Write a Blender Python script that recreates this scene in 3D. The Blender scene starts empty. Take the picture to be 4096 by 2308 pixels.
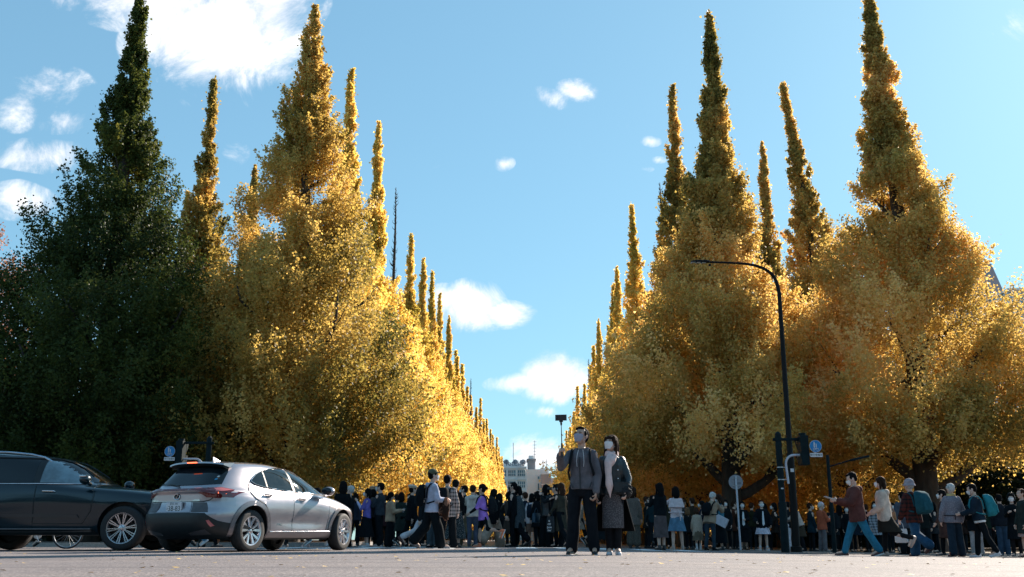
import bpy, bmesh, math, random, sys
import numpy as np
from mathutils import Vector, Matrix, Euler, noise as mnoise
from mathutils.bvhtree import BVHTree

R = math.radians
scene = bpy.context.scene
COL = scene.collection

# ---------------------------------------------------------------- camera, sky, sun, exposure
PITCH = R(14.15); FPX = 3982.2; EYE = 0.20
cam_data = bpy.data.cameras.new('camera'); cam_data.lens = 35.0; cam_data.sensor_width = 36.0
cam_data.clip_start = 0.05; cam_data.clip_end = 3000
cam = bpy.data.objects.new('camera', cam_data); COL.objects.link(cam)
cam.location = (0, 0, EYE); cam.rotation_euler = (R(90) + PITCH, 0, 0)
scene.camera = cam

SUN_AZ = R(38.0)      # to the right of +Y
SUN_EL = R(29.0)
sun_dir = Vector((math.sin(SUN_AZ) * math.cos(SUN_EL), math.cos(SUN_AZ) * math.cos(SUN_EL), math.sin(SUN_EL)))
sl = bpy.data.lights.new('sun', 'SUN'); sl.energy = 4.5; sl.angle = R(0.5); sl.color = (1.0, 0.89, 0.76)
sun = bpy.data.objects.new('sun', sl); COL.objects.link(sun); sun.location = (20, 40, 60)
sun.rotation_euler = (-sun_dir).to_track_quat('-Z', 'Y').to_euler()

scene.view_settings.view_transform = 'Standard'; scene.view_settings.look = 'None'
scene.view_settings.exposure = 1.32; scene.view_settings.gamma = 1.0
cy = scene.cycles
cy.max_bounces = 8; cy.diffuse_bounces = 5; cy.glossy_bounces = 3; cy.transmission_bounces = 5
cy.transparent_max_bounces = 8; cy.caustics_reflective = False; cy.caustics_refractive = False
cy.use_denoising = True; cy.sample_clamp_indirect = 6.0


class NT:
    """small helper to write node trees"""
    def __init__(s, nt): s.nt = nt; s.nt.nodes.clear()
    def n(s, t, **kw):
        nd = s.nt.nodes.new(t)
        for k, v in kw.items():
            if k.startswith('i_'):
                nd.inputs[int(k[2:])].default_value = v
            else: setattr(nd, k, v)
        return nd
    def l(s, a, b): s.nt.links.new(a, b)
    def math(s, op, a, b=None, c=None, clamp=False):
        nd = s.nt.nodes.new('ShaderNodeMath'); nd.operation = op; nd.use_clamp = clamp
        for i, v in enumerate((a, b, c)):
            if v is None: continue
            if isinstance(v, (int, float)): nd.inputs[i].default_value = v
            else: s.l(v, nd.inputs[i])
        return nd.outputs[0]
    def mix(s, f, a, b, mode='MIX'):
        nd = s.nt.nodes.new('ShaderNodeMix'); nd.data_type = 'RGBA'; nd.blend_type = mode
        for i, v in ((0, f), (6, a), (7, b)):
            if isinstance(v, (int, float)): nd.inputs[i].default_value = v
            elif isinstance(v, (tuple, list)): nd.inputs[i].default_value = (v[0], v[1], v[2], 1)
            else: s.l(v, nd.inputs[i])
        return nd.outputs[2]
    def ramp(s, f, stops, interp='LINEAR'):
        nd = s.nt.nodes.new('ShaderNodeValToRGB'); cr = nd.color_ramp; cr.interpolation = interp
        while len(cr.elements) < len(stops): cr.elements.new(0.5)
        for e, (p, c) in zip(cr.elements, stops):
            e.position = p; e.color = (c[0], c[1], c[2], 1)
        s.l(f, nd.inputs[0]); return nd.outputs[0]
    def smooth(s, v, lo, hi):
        nd = s.nt.nodes.new('ShaderNodeMapRange'); nd.interpolation_type = 'SMOOTHSTEP'
        s.l(v, nd.inputs[0]); nd.inputs[1].default_value = lo; nd.inputs[2].default_value = hi
        return nd.outputs[0]
    def noise(s, vec, scale, detail=3, rough=0.55, dist=0.0):
        nd = s.nt.nodes.new('ShaderNodeTexNoise'); nd.inputs['Scale'].default_value = scale
        nd.inputs['Detail'].default_value = detail; nd.inputs['Roughness'].default_value = rough
        nd.inputs['Distortion'].default_value = dist
        if vec is not None: s.l(vec, nd.inputs['Vector'])
        return nd


def make_world():
    w = bpy.data.worlds.new('World'); scene.world = w; w.use_nodes = True
    t = NT(w.node_tree)
    out = t.n('ShaderNodeOutputWorld'); bg = t.n('ShaderNodeBackground'); t.l(bg.outputs[0], out.inputs[0])
    sky = t.n('ShaderNodeTexSky', sky_type='NISHITA', sun_disc=False, sun_elevation=SUN_EL, sun_rotation=SUN_AZ,
              altitude=30, air_density=1.0, dust_density=0.35, ozone_density=2.2)
    bg.inputs[1].default_value = 0.075
    tc = t.n('ShaderNodeTexCoord'); sep = t.n('ShaderNodeSeparateXYZ'); t.l(tc.outputs['Generated'], sep.inputs[0])
    yy = t.math('MAXIMUM', sep.outputs[1], 0.08)
    u = t.math('DIVIDE', sep.outputs[0], yy); v = t.math('DIVIDE', sep.outputs[2], yy)
    comb = t.n('ShaderNodeCombineXYZ'); t.l(u, comb.inputs[0]); t.l(v, comb.inputs[1])
    # clouds: ellipses of cumulus, the last one a painted haze for sun glow, by direction (u, v half-width, half-height, strength), broken up by noise
    def uv(dx, dy):
        fx = dx * 1.59 - 2048; fy = 1154 - dy * 1.59
        Y = FPX * math.cos(PITCH) - fy * math.sin(PITCH)
        return fx / Y, (FPX * math.sin(PITCH) + fy * math.cos(PITCH)) / Y
    blobs = [(440, -45, 300, 115, 1.6), (575, 75, 215, 175, 1.8), (450, 75, 150, 130, 1.4), (690, 5, 135, 110, 1.5), (590, 160, 130, 85, 1.3), (120, 215, 115, 65, .85), (70, 245, 75, 80, .8), (165, 290, 90, 36, .7),
             (115, 385, 130, 45, .9), (60, 510, 100, 55, .8), (540, 150, 70, 70, .5), (440, 265, 45, 22, .35), (600, 255, 60, 16, .35), (595, 380, 40, 40, .32),
             (1185, 780, 90, 74, 1.7), (1255, 797, 92, 38, 1.4), (1110, 765, 60, 50, 1.0), (1400, 955, 92, 66, 2.1), (1330, 962, 115, 28, 1.3), (1450, 965, 75, 50, 1.5),
             (1345, 1150, 110, 62, 1.3), (1290, 1185, 80, 60, .9), (1370, 1035, 48, 18, .8), (1372, 250, 62, 28, .66), (1445, 222, 52, 30, .62), (1275, 415, 28, 20, .62), (1635, 355, 32, 15, .62),
             (1110, 424, 55, 13, .42), (1575, 312, 40, 14, .32), (1615, 422, 26, 9, .45), (1655, 400, 22, 10, .4), (1495, 400, 60, 30, .2), (2500, 60, 130, 90, .12)]
    nz = t.noise(comb.outputs[0], 12.0, 14, 0.68, 0.5)
    nz2 = t.noise(comb.outputs[0], 5.0, 3, 0.5, 0.0)
    warp = t.n('ShaderNodeVectorMath', operation='MULTIPLY_ADD')
    t.l(nz2.outputs['Color'], warp.inputs[0]); warp.inputs[1].default_value = (0.05, 0.04, 0); t.l(comb.outputs[0], warp.inputs[2])
    acc = None
    for dx, dy, hw, hh, st in blobs:
        cu, cv = uv(dx, dy); eu, ev = uv(dx + hw, dy); gu, gv = uv(dx, dy + hh)
        au = abs(eu - cu); av = abs(gv - cv)
        sub = t.n('ShaderNodeVectorMath', operation='SUBTRACT'); t.l(warp.outputs[0], sub.inputs[0])
        sub.inputs[1].default_value = (cu + 0.025, cv + 0.02, 0)
        mul = t.n('ShaderNodeVectorMath', operation='MULTIPLY'); t.l(sub.outputs[0], mul.inputs[0]); mul.inputs[1].default_value = (1 / au, 1 / av, 0)
        ln = t.n('ShaderNodeVectorMath', operation='LENGTH'); t.l(mul.outputs[0], ln.inputs[0])
        m = t.math('MULTIPLY', t.math('SUBTRACT', 1.15, ln.outputs['Value'], clamp=True), st)
        acc = m if acc is None else t.math('MAXIMUM', acc, m)
    dens = t.math('ADD', acc, t.math('MULTIPLY', t.math('SUBTRACT', nz.outputs[0], 0.5), 3.8))
    dens = t.math('MULTIPLY', dens, t.smooth(acc, 0.0, 0.12))
    alpha = t.smooth(dens, 0.10, 1.30)
    shade = t.noise(warp.outputs[0], 7.0, 5, 0.5, 0.0)
    lit = t.math('ADD', t.math('MULTIPLY', shade.outputs[0], 1.0), t.math('MULTIPLY', nz.outputs[0], 0.9))
    ccol = t.mix(t.smooth(lit, 0.70, 1.15), (4.7, 5.05, 5.7), (7.2, 7.1, 7.1))
    gm = t.n('ShaderNodeGamma'); t.l(sky.outputs[0], gm.inputs[0]); gm.inputs[1].default_value = 0.50
    tint = t.mix(1.0, gm.outputs[0], (1.06, 1.72, 1.98), 'MULTIPLY')
    t.l(t.mix(alpha, tint, ccol), bg.inputs[0])
make_world()


# ---------------------------------------------------------------- photograph pixel (of 4096 x 2308) -> place
def scr(fx, fy, Y):
    x = (fx - 2048) / FPX; y = (1154 - fy) / FPX
    dy = math.cos(PITCH) - y * math.sin(PITCH); dz = math.sin(PITCH) + y * math.cos(PITCH)
    return Vector((x / dy * Y, Y, EYE + dz / dy * Y))

def gz(x, y=0):
    """the ground falls gently to the right"""
    if x < 1: return 0.0
    if x > 13: return -0.24
    return -0.02 * (x - 1)

def smooth_all(me, ang=None):
    n = len(me.polygons)
    me.polygons.foreach_set('use_smooth', [True] * n)
    if ang is not None:
        me.set_sharp_from_angle(angle=R(ang))

def tag(o, label=None, cat=None, group=None, kind=None):
    if label: o['label'] = label
    if cat: o['category'] = cat
    if group: o['group'] = group
    if kind: o['kind'] = kind
    return o

def link(name, me, mat=None, parent=None, loc=None, rot=None):
    o = bpy.data.objects.new(name, me); COL.objects.link(o)
    if mat is not None and me is not None:
        me.materials.clear(); me.materials.append(mat)
    if parent is not None: o.parent = parent
    if loc is not None: o.location = loc
    if rot is not None: o.rotation_euler = rot
    return o

def empty(name, loc=(0, 0, 0), rz=0.0):
    o = bpy.data.objects.new(name, None); COL.objects.link(o); o.location = loc; o.rotation_euler = (0, 0, rz)
    o.empty_display_size = 0.2
    return o


class MB:
    """collects plain geometry and links it as one mesh object"""
    def __init__(s): s.v = []; s.f = []
    def add(s, vs, fs):
        o = len(s.v); s.v += [tuple(p) for p in vs]; s.f += [tuple(i + o for i in f) for f in fs]; return s
    def box(s, x0, x1, y0, y1, z0, z1):
        return s.add([(x0, y0, z0), (x1, y0, z0), (x1, y1, z0), (x0, y1, z0), (x0, y0, z1), (x1, y0, z1), (x1, y1, z1), (x0, y1, z1)],
                     [(0, 3, 2, 1), (4, 5, 6, 7), (0, 1, 5, 4), (1, 2, 6, 5), (2, 3, 7, 6), (3, 0, 4, 7)])
    def obox(s, c, ax, ay, az):
        c, ax, ay, az = map(Vector, (c, ax, ay, az)); vs = []
        for k in (-1, 1):
            for i, j in ((-1, -1), (1, -1), (1, 1), (-1, 1)): vs.append(c + ax * i + ay * j + az * k)
        return s.add(vs, [(0, 3, 2, 1), (4, 5, 6, 7), (0, 1, 5, 4), (1, 2, 6, 5), (2, 3, 7, 6), (3, 0, 4, 7)])
    def rings(s, rings, cap=True):
        """rings: list of lists of points with the same count"""
        n = len(rings[0]); o = len(s.v)
        for r in rings: s.v += [tuple(p) for p in r]
        for k in range(len(rings) - 1):
            for i in range(n):
                j = (i + 1) % n
                s.f.append((o + k * n + i, o + k * n + j, o + (k + 1) * n + j, o + (k + 1) * n + i))
        if cap:
            s.f.append(tuple(o + i for i in reversed(range(n)))); s.f.append(tuple(o + (len(rings) - 1) * n + i for i in range(n)))
        return s
    def tube(s, pts, rad, n=10, cap=True):
        pts = [Vector(p) for p in pts]
        if isinstance(rad, (int, float)): rad = [rad] * len(pts)
        rs = []; ref = Vector((0.13, 0.21, 0.97)).normalized()
        d0 = (pts[1] - pts[0]).normalized()
        if abs(d0.dot(ref)) > 0.95: ref = Vector((1, 0.1, 0)).normalized()
        u = d0.cross(ref).normalized()
        for i, p in enumerate(pts):
            a = pts[max(i - 1, 0)]; b = pts[min(i + 1, len(pts) - 1)]
            d = (b - a).normalized(); u = (u - d * u.dot(d)).normalized(); w = d.cross(u)
            rs.append([p + (u * math.cos(2 * math.pi * k / n) + w * math.sin(2 * math.pi * k / n)) * rad[i] for k in range(n)])
        return s.rings(rs, cap)
    def capsule(s, a, b, ra, rb, n=10):
        a = Vector(a); b = Vector(b); d = b - a
        if d.length < 1e-5: d = Vector((0, 0, 1e-3))
        dn = d.normalized(); pts = []; rd = []
        for t in (-1, -.85, -.5, 0):
            pts.append(a + dn * ra * t); rd.append(max(ra * math.sqrt(max(1 - t * t, 0)), ra * .05))
        for t in (0, .5, .85, 1):
            pts.append(b + dn * rb * t); rd.append(max(rb * math.sqrt(max(1 - t * t, 0)), rb * .05))
        pts[3] = a; 
        return s.tube(pts, rd, n)
    def ell(s, c, rx, ry, rz, M=None, n=14, m=9):
        c = Vector(c); rs = []
        for k in range(m + 1):
            ph = -math.pi / 2 + math.pi * (k + .0) / m
            ph = max(min(ph, math.pi / 2 - .06), -math.pi / 2 + .06)
            ring = []
            for i in range(n):
                th = 2 * math.pi * i / n
                p = Vector((rx * math.cos(ph) * math.cos(th), ry * math.cos(ph) * math.sin(th), rz * math.sin(ph)))
                ring.append(c + (M @ p if M is not None else p))
            rs.append(ring)
        return s.rings(rs)
    def lathe(s, prof, c, axis='y', n=48, cap=False):
        """prof: list of (radius, offset along the axis)"""
        c = Vector(c); rs = []
        for r, h in prof:
            ring = []
            for i in range(n):
                a = 2 * math.pi * i / n
                if axis == 'y': p = Vector((r * math.cos(a), h, r * math.sin(a)))
                elif axis == 'z': p = Vector((r * math.cos(a), r * math.sin(a), h))
                else: p = Vector((h, r * math.cos(a), r * math.sin(a)))
                ring.append(c + p)
            rs.append(ring)
        return s.rings(rs, cap)
    def mesh(s, name):
        me = bpy.data.meshes.new(name); me.from_pydata(s.v, [], s.f); me.validate(); me.update(); return me
    def fixn(s, me):
        bm = bmesh.new(); bm.from_mesh(me); bmesh.ops.recalc_face_normals(bm, faces=bm.faces); bm.to_mesh(me); bm.free(); return me
    def build(s, name, mat, parent=None, loc=None, rz=None, smooth=35, bevel=0.0):
        me = s.fixn(s.mesh(name))
        if bevel > 0:
            bm = bmesh.new(); bm.from_mesh(me)
            es = [e for e in bm.edges if len(e.link_faces) == 2 and e.calc_face_angle(0) > R(50)]
            bmesh.ops.bevel(bm, geom=es, offset=bevel, segments=2, affect='EDGES', profile=0.6); bm.to_mesh(me); bm.free()
        if smooth: smooth_all(me, smooth)
        return link(name, me, mat, parent, loc, (0, 0, rz) if rz is not None else None)


# ---------------------------------------------------------------- materials
_mats = {}
def mat(name, col, rough=0.6, metal=0.0, var=0.15, scale=12.0, bump=0.0, bscale=60.0, coat=0.0, emit=None, estr=0, spec=None, coords='Object', sheen=0.0, trans=0.0, stretch=None):
    if name in _mats: return _mats[name]
    m = bpy.data.materials.new(name); m.use_nodes = True; t = NT(m.node_tree)
    out = t.n('ShaderNodeOutputMaterial'); b = t.n('ShaderNodeBsdfPrincipled'); t.l(b.outputs[0], out.inputs[0])
    tc = t.n('ShaderNodeTexCoord'); vec = tc.outputs[coords]
    if stretch:
        mp = t.n('ShaderNodeMapping'); mp.inputs['Scale'].default_value = stretch; t.l(vec, mp.inputs[0]); vec = mp.outputs[0]
    nz = t.noise(vec, scale, 4, 0.6)
    f = t.smooth(nz.outputs[0], 0.3, 0.7)
    lo = tuple(c * (1 - var) for c in col); hi = tuple(min(c * (1 + var), 1) for c in col)
    t.l(t.mix(f, lo, hi), b.inputs['Base Color'])
    rr = t.math('ADD', t.math('MULTIPLY', nz.outputs[0], 0.12), rough - 0.06); t.l(rr, b.inputs['Roughness'])
    b.inputs['Metallic'].default_value = metal
    if coat: b.inputs['Coat Weight'].default_value = coat; b.inputs['Coat Roughness'].default_value = 0.04
    if spec is not None: b.inputs['Specular IOR Level'].default_value = spec
    if sheen: b.inputs['Sheen Weight'].default_value = sheen
    if emit: b.inputs['Emission Color'].default_value = (*emit, 1); b.inputs['Emission Strength'].default_value = estr
    if bump:
        n2 = t.noise(vec, bscale, 5, 0.6); bp = t.n('ShaderNodeBump'); bp.inputs['Strength'].default_value = 1.0
        bp.inputs['Distance'].default_value = bump; t.l(n2.outputs[0], bp.inputs['Height']); t.l(bp.outputs[0], b.inputs['Normal'])
    _mats[name] = m; return m

def text_mesh(txt, size, extrude=0.002, font=None, spacing=1.0, align='CENTER'):
    cu = bpy.data.curves.new('lettering', 'FONT'); cu.body = txt; cu.size = size; cu.extrude = extrude
    cu.align_x = align; cu.align_y = 'CENTER'; cu.space_character = spacing; cu.resolution_u = 3
    o = bpy.data.objects.new('lettering', cu); COL.objects.link(o)
    dg = bpy.context.evaluated_depsgraph_get()
    me = bpy.data.meshes.new_from_object(o.evaluated_get(dg)); bpy.data.objects.remove(o); bpy.data.curves.remove(cu)
    return me

def vnoise(P, seed, f):
    """cheap smooth noise from summed sines, about -1..1"""
    rng = np.random.default_rng(seed); out = np.zeros(len(P))
    for k in range(7):
        d = rng.normal(size=3); d /= np.linalg.norm(d); out += np.sin((P @ d) * f * (0.6 + 0.25 * k) + rng.uniform(0, 6.28)) / (1 + .25 * k)
    return out / 2.6

# ---------------------------------------------------------------- ground, road, pavements
def sheet(name, x0, x1, y0, y1, dz, m, nx=60, ny=2, kind='structure'):
    xs = np.linspace(x0, x1, nx + 1); ys = np.linspace(y0, y1, ny + 1)
    vs = [(x, y, gz(x) + dz) for y in ys for x in xs]
    fs = [(j * (nx + 1) + i, j * (nx + 1) + i + 1, (j + 1) * (nx + 1) + i + 1, (j + 1) * (nx + 1) + i) for j in range(ny) for i in range(nx)]
    me = bpy.data.meshes.new(name); me.from_pydata(vs, [], fs); me.update(); smooth_all(me)
    return tag(link(name, me, m), kind=kind)

def asphalt(name, base, warm):
    m = bpy.data.materials.new(name); m.use_nodes = True; t = NT(m.node_tree)
    out = t.n('ShaderNodeOutputMaterial'); b = t.n('ShaderNodeBsdfPrincipled'); t.l(b.outputs[0], out.inputs[0])
    tc = t.n('ShaderNodeTexCoord'); P = tc.outputs['Object']
    big = t.noise(P, 0.6, 5, 0.6); mid = t.noise(P, 9, 4, 0.6)
    vor = t.n('ShaderNodeTexVoronoi'); vor.inputs['Scale'].default_value = 75; t.l(P, vor.inputs['Vector'])
    stone = t.ramp(vor.outputs['Color'], [(0.0, [c * 0.45 for c in base]), (0.5, base), (1.0, [c * 1.7 for c in warm])])
    c1 = t.mix(t.smooth(big.outputs[0], 0.35, 0.7), stone, t.mix(1.0, stone, (1.22, 1.18, 1.12), 'MULTIPLY'))
    spots = t.n('ShaderNodeTexVoronoi'); spots.inputs['Scale'].default_value = 3.1; t.l(P, spots.inputs['Vector'])
    sp = t.smooth(spots.outputs['Distance'], 0.03, 0.055)
    c2 = t.mix(sp, (base[0] * .35, base[1] * .35, base[2] * .35), c1)
    c3 = t.mix(t.math('MULTIPLY', t.smooth(mid.outputs[0], 0.55, 0.75), 0.25), c2, (base[0] * .6, base[1] * .6, base[2] * .6))
    mp = t.n('ShaderNodeMapping'); mp.inputs['Scale'].default_value = (.05, 1.1, 1); mp.inputs['Rotation'].default_value = (0, 0, .05); t.l(P, mp.inputs[0])
    trk = t.noise(mp.outputs[0], 1.6, 4, .5); c3 = t.mix(t.math('MULTIPLY', t.smooth(trk.outputs[0], .45, .62), .34), c3, [c * .55 for c in base])
    mp2 = t.n('ShaderNodeMapping'); mp2.inputs['Scale'].default_value = (.5, 1.4, 1); t.l(P, mp2.inputs[0]); wv = t.noise(mp2.outputs[0], 1.3, 6, .65)
    crk = t.math('ABSOLUTE', t.math('SUBTRACT', wv.outputs[0], .5)); c3 = t.mix(t.math('MULTIPLY', t.math('SUBTRACT', 1.0, t.smooth(crk, .0, .0035)), .7), c3, (.02, .018, .018))
    t.l(c3, b.inputs['Base Color']); b.inputs['Roughness'].default_value = 0.82
    b.inputs['Specular IOR Level'].default_value = 0.35
    bp = t.n('ShaderNodeBump'); bp.inputs['Distance'].default_value = 0.004
    t.l(vor.outputs['Distance'], bp.inputs['Height']); t.l(bp.outputs[0], b.inputs['Normal'])
    return m
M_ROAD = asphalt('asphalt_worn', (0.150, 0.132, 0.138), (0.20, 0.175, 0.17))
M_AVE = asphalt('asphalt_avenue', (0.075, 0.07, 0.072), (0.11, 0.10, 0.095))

def litter_mat():
    m = bpy.data.materials.new('leaf_littered_earth'); m.use_nodes = True; t = NT(m.node_tree)
    out = t.n('ShaderNodeOutputMaterial'); b = t.n('ShaderNodeBsdfPrincipled'); t.l(b.outputs[0], out.inputs[0])
    tc = t.n('ShaderNodeTexCoord'); P = tc.outputs['Object']
    n1 = t.noise(P, 0.5, 5, 0.6); v = t.n('ShaderNodeTexVoronoi'); v.inputs['Scale'].default_value = 14; t.l(P, v.inputs['Vector'])
    leaf = t.ramp(v.outputs['Color'], [(0, (0.09, 0.05, 0.02)), (0.45, (0.16, 0.10, 0.045)), (0.75, (0.30, 0.18, 0.04)), (1, (0.5, 0.33, 0.06))])
    t.l(t.mix(t.smooth(n1.outputs[0], 0.35, 0.65), (0.085, 0.07, 0.06), leaf), b.inputs['Base Color']); b.inputs['Roughness'].default_value = 0.9
    bp = t.n('ShaderNodeBump'); bp.inputs['Distance'].default_value = 0.02; t.l(v.outputs['Distance'], bp.inputs['Height']); t.l(bp.outputs[0], b.inputs['Normal'])
    return m
M_LITTER = litter_mat()
M_WHITE = mat('road_paint', (0.72, 0.72, 0.72), 0.7, var=0.2, scale=25, bump=0.002)
M_KERB = mat('granite_kerb', (0.30, 0.28, 0.27), 0.8, var=0.3, scale=30, bump=0.003)

AVX = -1.1; AVS = 0.022            # avenue axis: x = AVX + AVS*y
sheet('ground', -900, 900, -300, 1500, -0.03, M_LITTER, 360, 2)
sheet('road', -120, 120, -40, 27.5, 0.0, M_ROAD, 240, 2)
def strip(name, xa, xb, y0, y1, dz, m, n=2):
    vs = []; fs = []
    for k in range(n + 1):
        y = y0 + (y1 - y0) * k / n
        for x in (xa, xb):
            X = x + AVX + AVS * y; vs.append((X, y, gz(X) + dz))
    for k in range(n): fs.append((2 * k, 2 * k + 1, 2 * k + 3, 2 * k + 2))
    me = bpy.data.meshes.new(name); me.from_pydata(vs, [], fs); me.update()
    return tag(link(name, me, m), kind='structure')
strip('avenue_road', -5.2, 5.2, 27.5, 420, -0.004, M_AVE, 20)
# pavement slabs with granite kerbs either side of the avenue
def pavement(name, pts, h, m):
    mb = MB(); n = len(pts)
    top = [(x, y, gz(x) + h) for x, y in pts]; bot = [(x, y, gz(x) - 0.1) for x, y in pts]
    mb.add(bot + top, [tuple(range(n, 2 * n)), tuple(reversed(range(n)))] + [(i, (i + 1) % n, n + (i + 1) % n, n + i) for i in range(n)])
    o = mb.build(name, m, smooth=0); o['kind'] = 'structure'; return o
M_PAVE = mat('pavement_shade', (0.15, 0.125, 0.11), 0.85, var=0.35, scale=3, bump=0.004, bscale=40)
axl = lambda y, s: AVX + AVS * y + s
pavement('pavement', [(-40, 29.5), (axl(29.5, -7.6), 29.5), (axl(32, -5.2), 32), (axl(260, -5.2), 260), (axl(260, -30), 260), (-40, 100)], 0.10, M_PAVE)
pavement('kerb', [(-40, 29.3), (axl(29.3, -7.5), 29.3), (axl(32, -5.0), 32.0), (axl(260, -5.0), 260), (axl(260, -5.2), 260), (axl(32, -5.2), 32.02), (axl(29.5, -7.6), 29.5), (-40, 29.5)], 0.115, M_KERB)
# right hand walk: sheets follow the slope, flush kerb
sheet('pavement', 5.6, 60, 24.2, 34, 0.006, M_PAVE, 60, 1)
sheet('kerb', 5.5, 60, 24.0, 24.2, 0.012, M_KERB, 60, 1)
# zebra crossing over the mouth of the avenue
for k in range(11):
    x0 = -5.6 + k * 0.95
    sheet('road_marking', x0, x0 + 0.48, 23.0, 26.6, 0.004, M_WHITE, 2, 1)
sheet('road_marking', -6.5, 5.2, 27.0, 27.3, 0.004, M_WHITE, 10, 1)

# fallen ginkgo leaves lying about on the road
def scattered_leaves():
    rng = np.random.default_rng(7); vs = []; fs = []
    for k in range(620):
        if k < 180: x = rng.uniform(-4.5, 5.5); y = rng.uniform(5.2, 13)
        else: x = rng.uniform(-14, 14); y = rng.uniform(12, 27)
        s = rng.uniform(0.018, 0.034); a = rng.uniform(0, 6.28); tl = rng.uniform(-.3, .9)
        c = np.array([x, y, gz(x) + 0.006]); d = np.array([math.cos(a), math.sin(a), 0]); e = np.array([-math.sin(a), math.cos(a), 0]); up = np.array([0, 0, 1.])
        o = len(vs); vs += [tuple(c), tuple(c + d * s + e * s * .9 + up * s * abs(tl) * .5), tuple(c + d * s * 1.3 + up * s * .25), tuple(c + d * s - e * s * .9 + up * s * .1)]
        fs.append((o, o + 1, o + 2, o + 3))
    me = bpy.data.meshes.new('fallen_leaves'); me.from_pydata(vs, [], fs); me.update()
    o = link('fallen_leaves', me, mat('fallen_leaf', (0.55, 0.36, 0.12), 0.7, var=0.5, scale=3))
    tag(o, 'yellow ginkgo leaves scattered over the road', 'leaves', kind='stuff')
scattered_leaves()
# ---------------------------------------------------------------- trees
def leaf_mat(name, stops, trans=0.6, gloss=0.15):
    m = bpy.data.materials.new(name); m.use_nodes = True; t = NT(m.node_tree)
    out = t.n('ShaderNodeOutputMaterial'); at = t.n('ShaderNodeAttribute', attribute_name='hue')
    col = t.ramp(at.outputs['Fac'], stops)
    b = t.n('ShaderNodeBsdfPrincipled'); b.inputs['Roughness'].default_value = 0.5; b.inputs['Specular IOR Level'].default_value = gloss
    t.l(col, b.inputs['Base Color'])
    tr = t.n('ShaderNodeBsdfTranslucent'); t.l(t.mix(1.0, col, (1.52, 1.33, 0.98), 'MULTIPLY'), tr.inputs[0])
    mx = t.n('ShaderNodeMixShader'); mx.inputs[0].default_value = trans
    t.l(b.outputs[0], mx.inputs[1]); t.l(tr.outputs[0], mx.inputs[2]); t.l(mx.outputs[0], out.inputs[0])
    return m
G_DARK = (0.022, 0.036, 0.014); G_OLIVE = (0.13, 0.125, 0.018); G_GOLD = (0.42, 0.25, 0.028); G_YEL = (0.62, 0.43, 0.045); G_OR = (0.50, 0.25, 0.04)
M_LEAF = {
    'green': leaf_mat('leaf_green', [(0, (0.026, 0.046, 0.018)), (0.55, (0.080, 0.105, 0.028)), (0.85, (0.19, 0.19, 0.045)), (1, (0.42, 0.29, 0.06))], 0.45, 0.12),
    'mixed': leaf_mat('leaf_mixed', [(0, (0.055, 0.066, 0.022)), (0.3, (0.20, 0.18, 0.055)), (0.6, (0.44, 0.335, 0.105)), (1, (0.70, 0.53, 0.20))]),
    'amber': leaf_mat('leaf_amber', [(0, (0.17, 0.155, 0.05)), (0.35, (0.44, 0.345, 0.115)), (0.7, (0.66, 0.49, 0.19)), (1, (0.84, 0.65, 0.33))]),
    'yellow': leaf_mat('leaf_yellow', [(0, (0.40, 0.34, 0.07)), (0.4, (0.66, 0.535, 0.16)), (1, (0.84, 0.70, 0.30))]),
    'pink': leaf_mat('leaf_pink', [(0, (0.22, 0.10, 0.06)), (0.6, (0.40, 0.20, 0.13)), (1, (0.55, 0.33, 0.22))], 0.45),
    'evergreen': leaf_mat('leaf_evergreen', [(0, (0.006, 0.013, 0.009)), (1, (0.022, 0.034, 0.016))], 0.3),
}
M_BARK = mat('bark', (0.050, 0.038, 0.032), 0.9, var=0.4, scale=5, bump=0.03, bscale=8, stretch=(1, 1, 0.25))

PROF = [(1.0, .06), (.95, .34), (.90, .55), (.83, .85), (.75, 1.25), (.67, 1.75), (.6, 2.25), (.525, 2.85), (.45, 3.4), (.375, 4.0), (.29, 4.7), (.21, 5.2), (.15, 5.0), (.10, 4.4), (.07, 3.6), (.05, 2.8)]
PROF_WIDE = [(1.0, .06), (.95, .30), (.90, .42), (.83, .62), (.75, .92), (.67, 1.4), (.6, 2.0), (.525, 2.9), (.45, 3.8), (.375, 4.7), (.29, 5.7), (.21, 6.2), (.15, 6.0), (.10, 5.2), (.05, 3.8)]
PROF_RIGHT = [(1.0, .05), (.95, .28), (.90, .40), (.83, .58), (.75, .85), (.67, 1.3), (.6, 1.75), (.525, 2.35), (.45, 3.0), (.375, 3.85), (.29, 4.9), (.21, 5.7), (.15, 5.4), (.10, 4.4)]
PROF_SLIM = [(1.0, .05), (.95, .24), (.90, .34), (.83, .46), (.75, .70), (.67, 1.05), (.6, 1.42), (.525, 1.95), (.45, 2.55), (.375, 3.3), (.29, 4.2), (.21, 5.0), (.15, 5.0), (.10, 4.4), (.07, 3.6), (.05, 2.8)]

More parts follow.
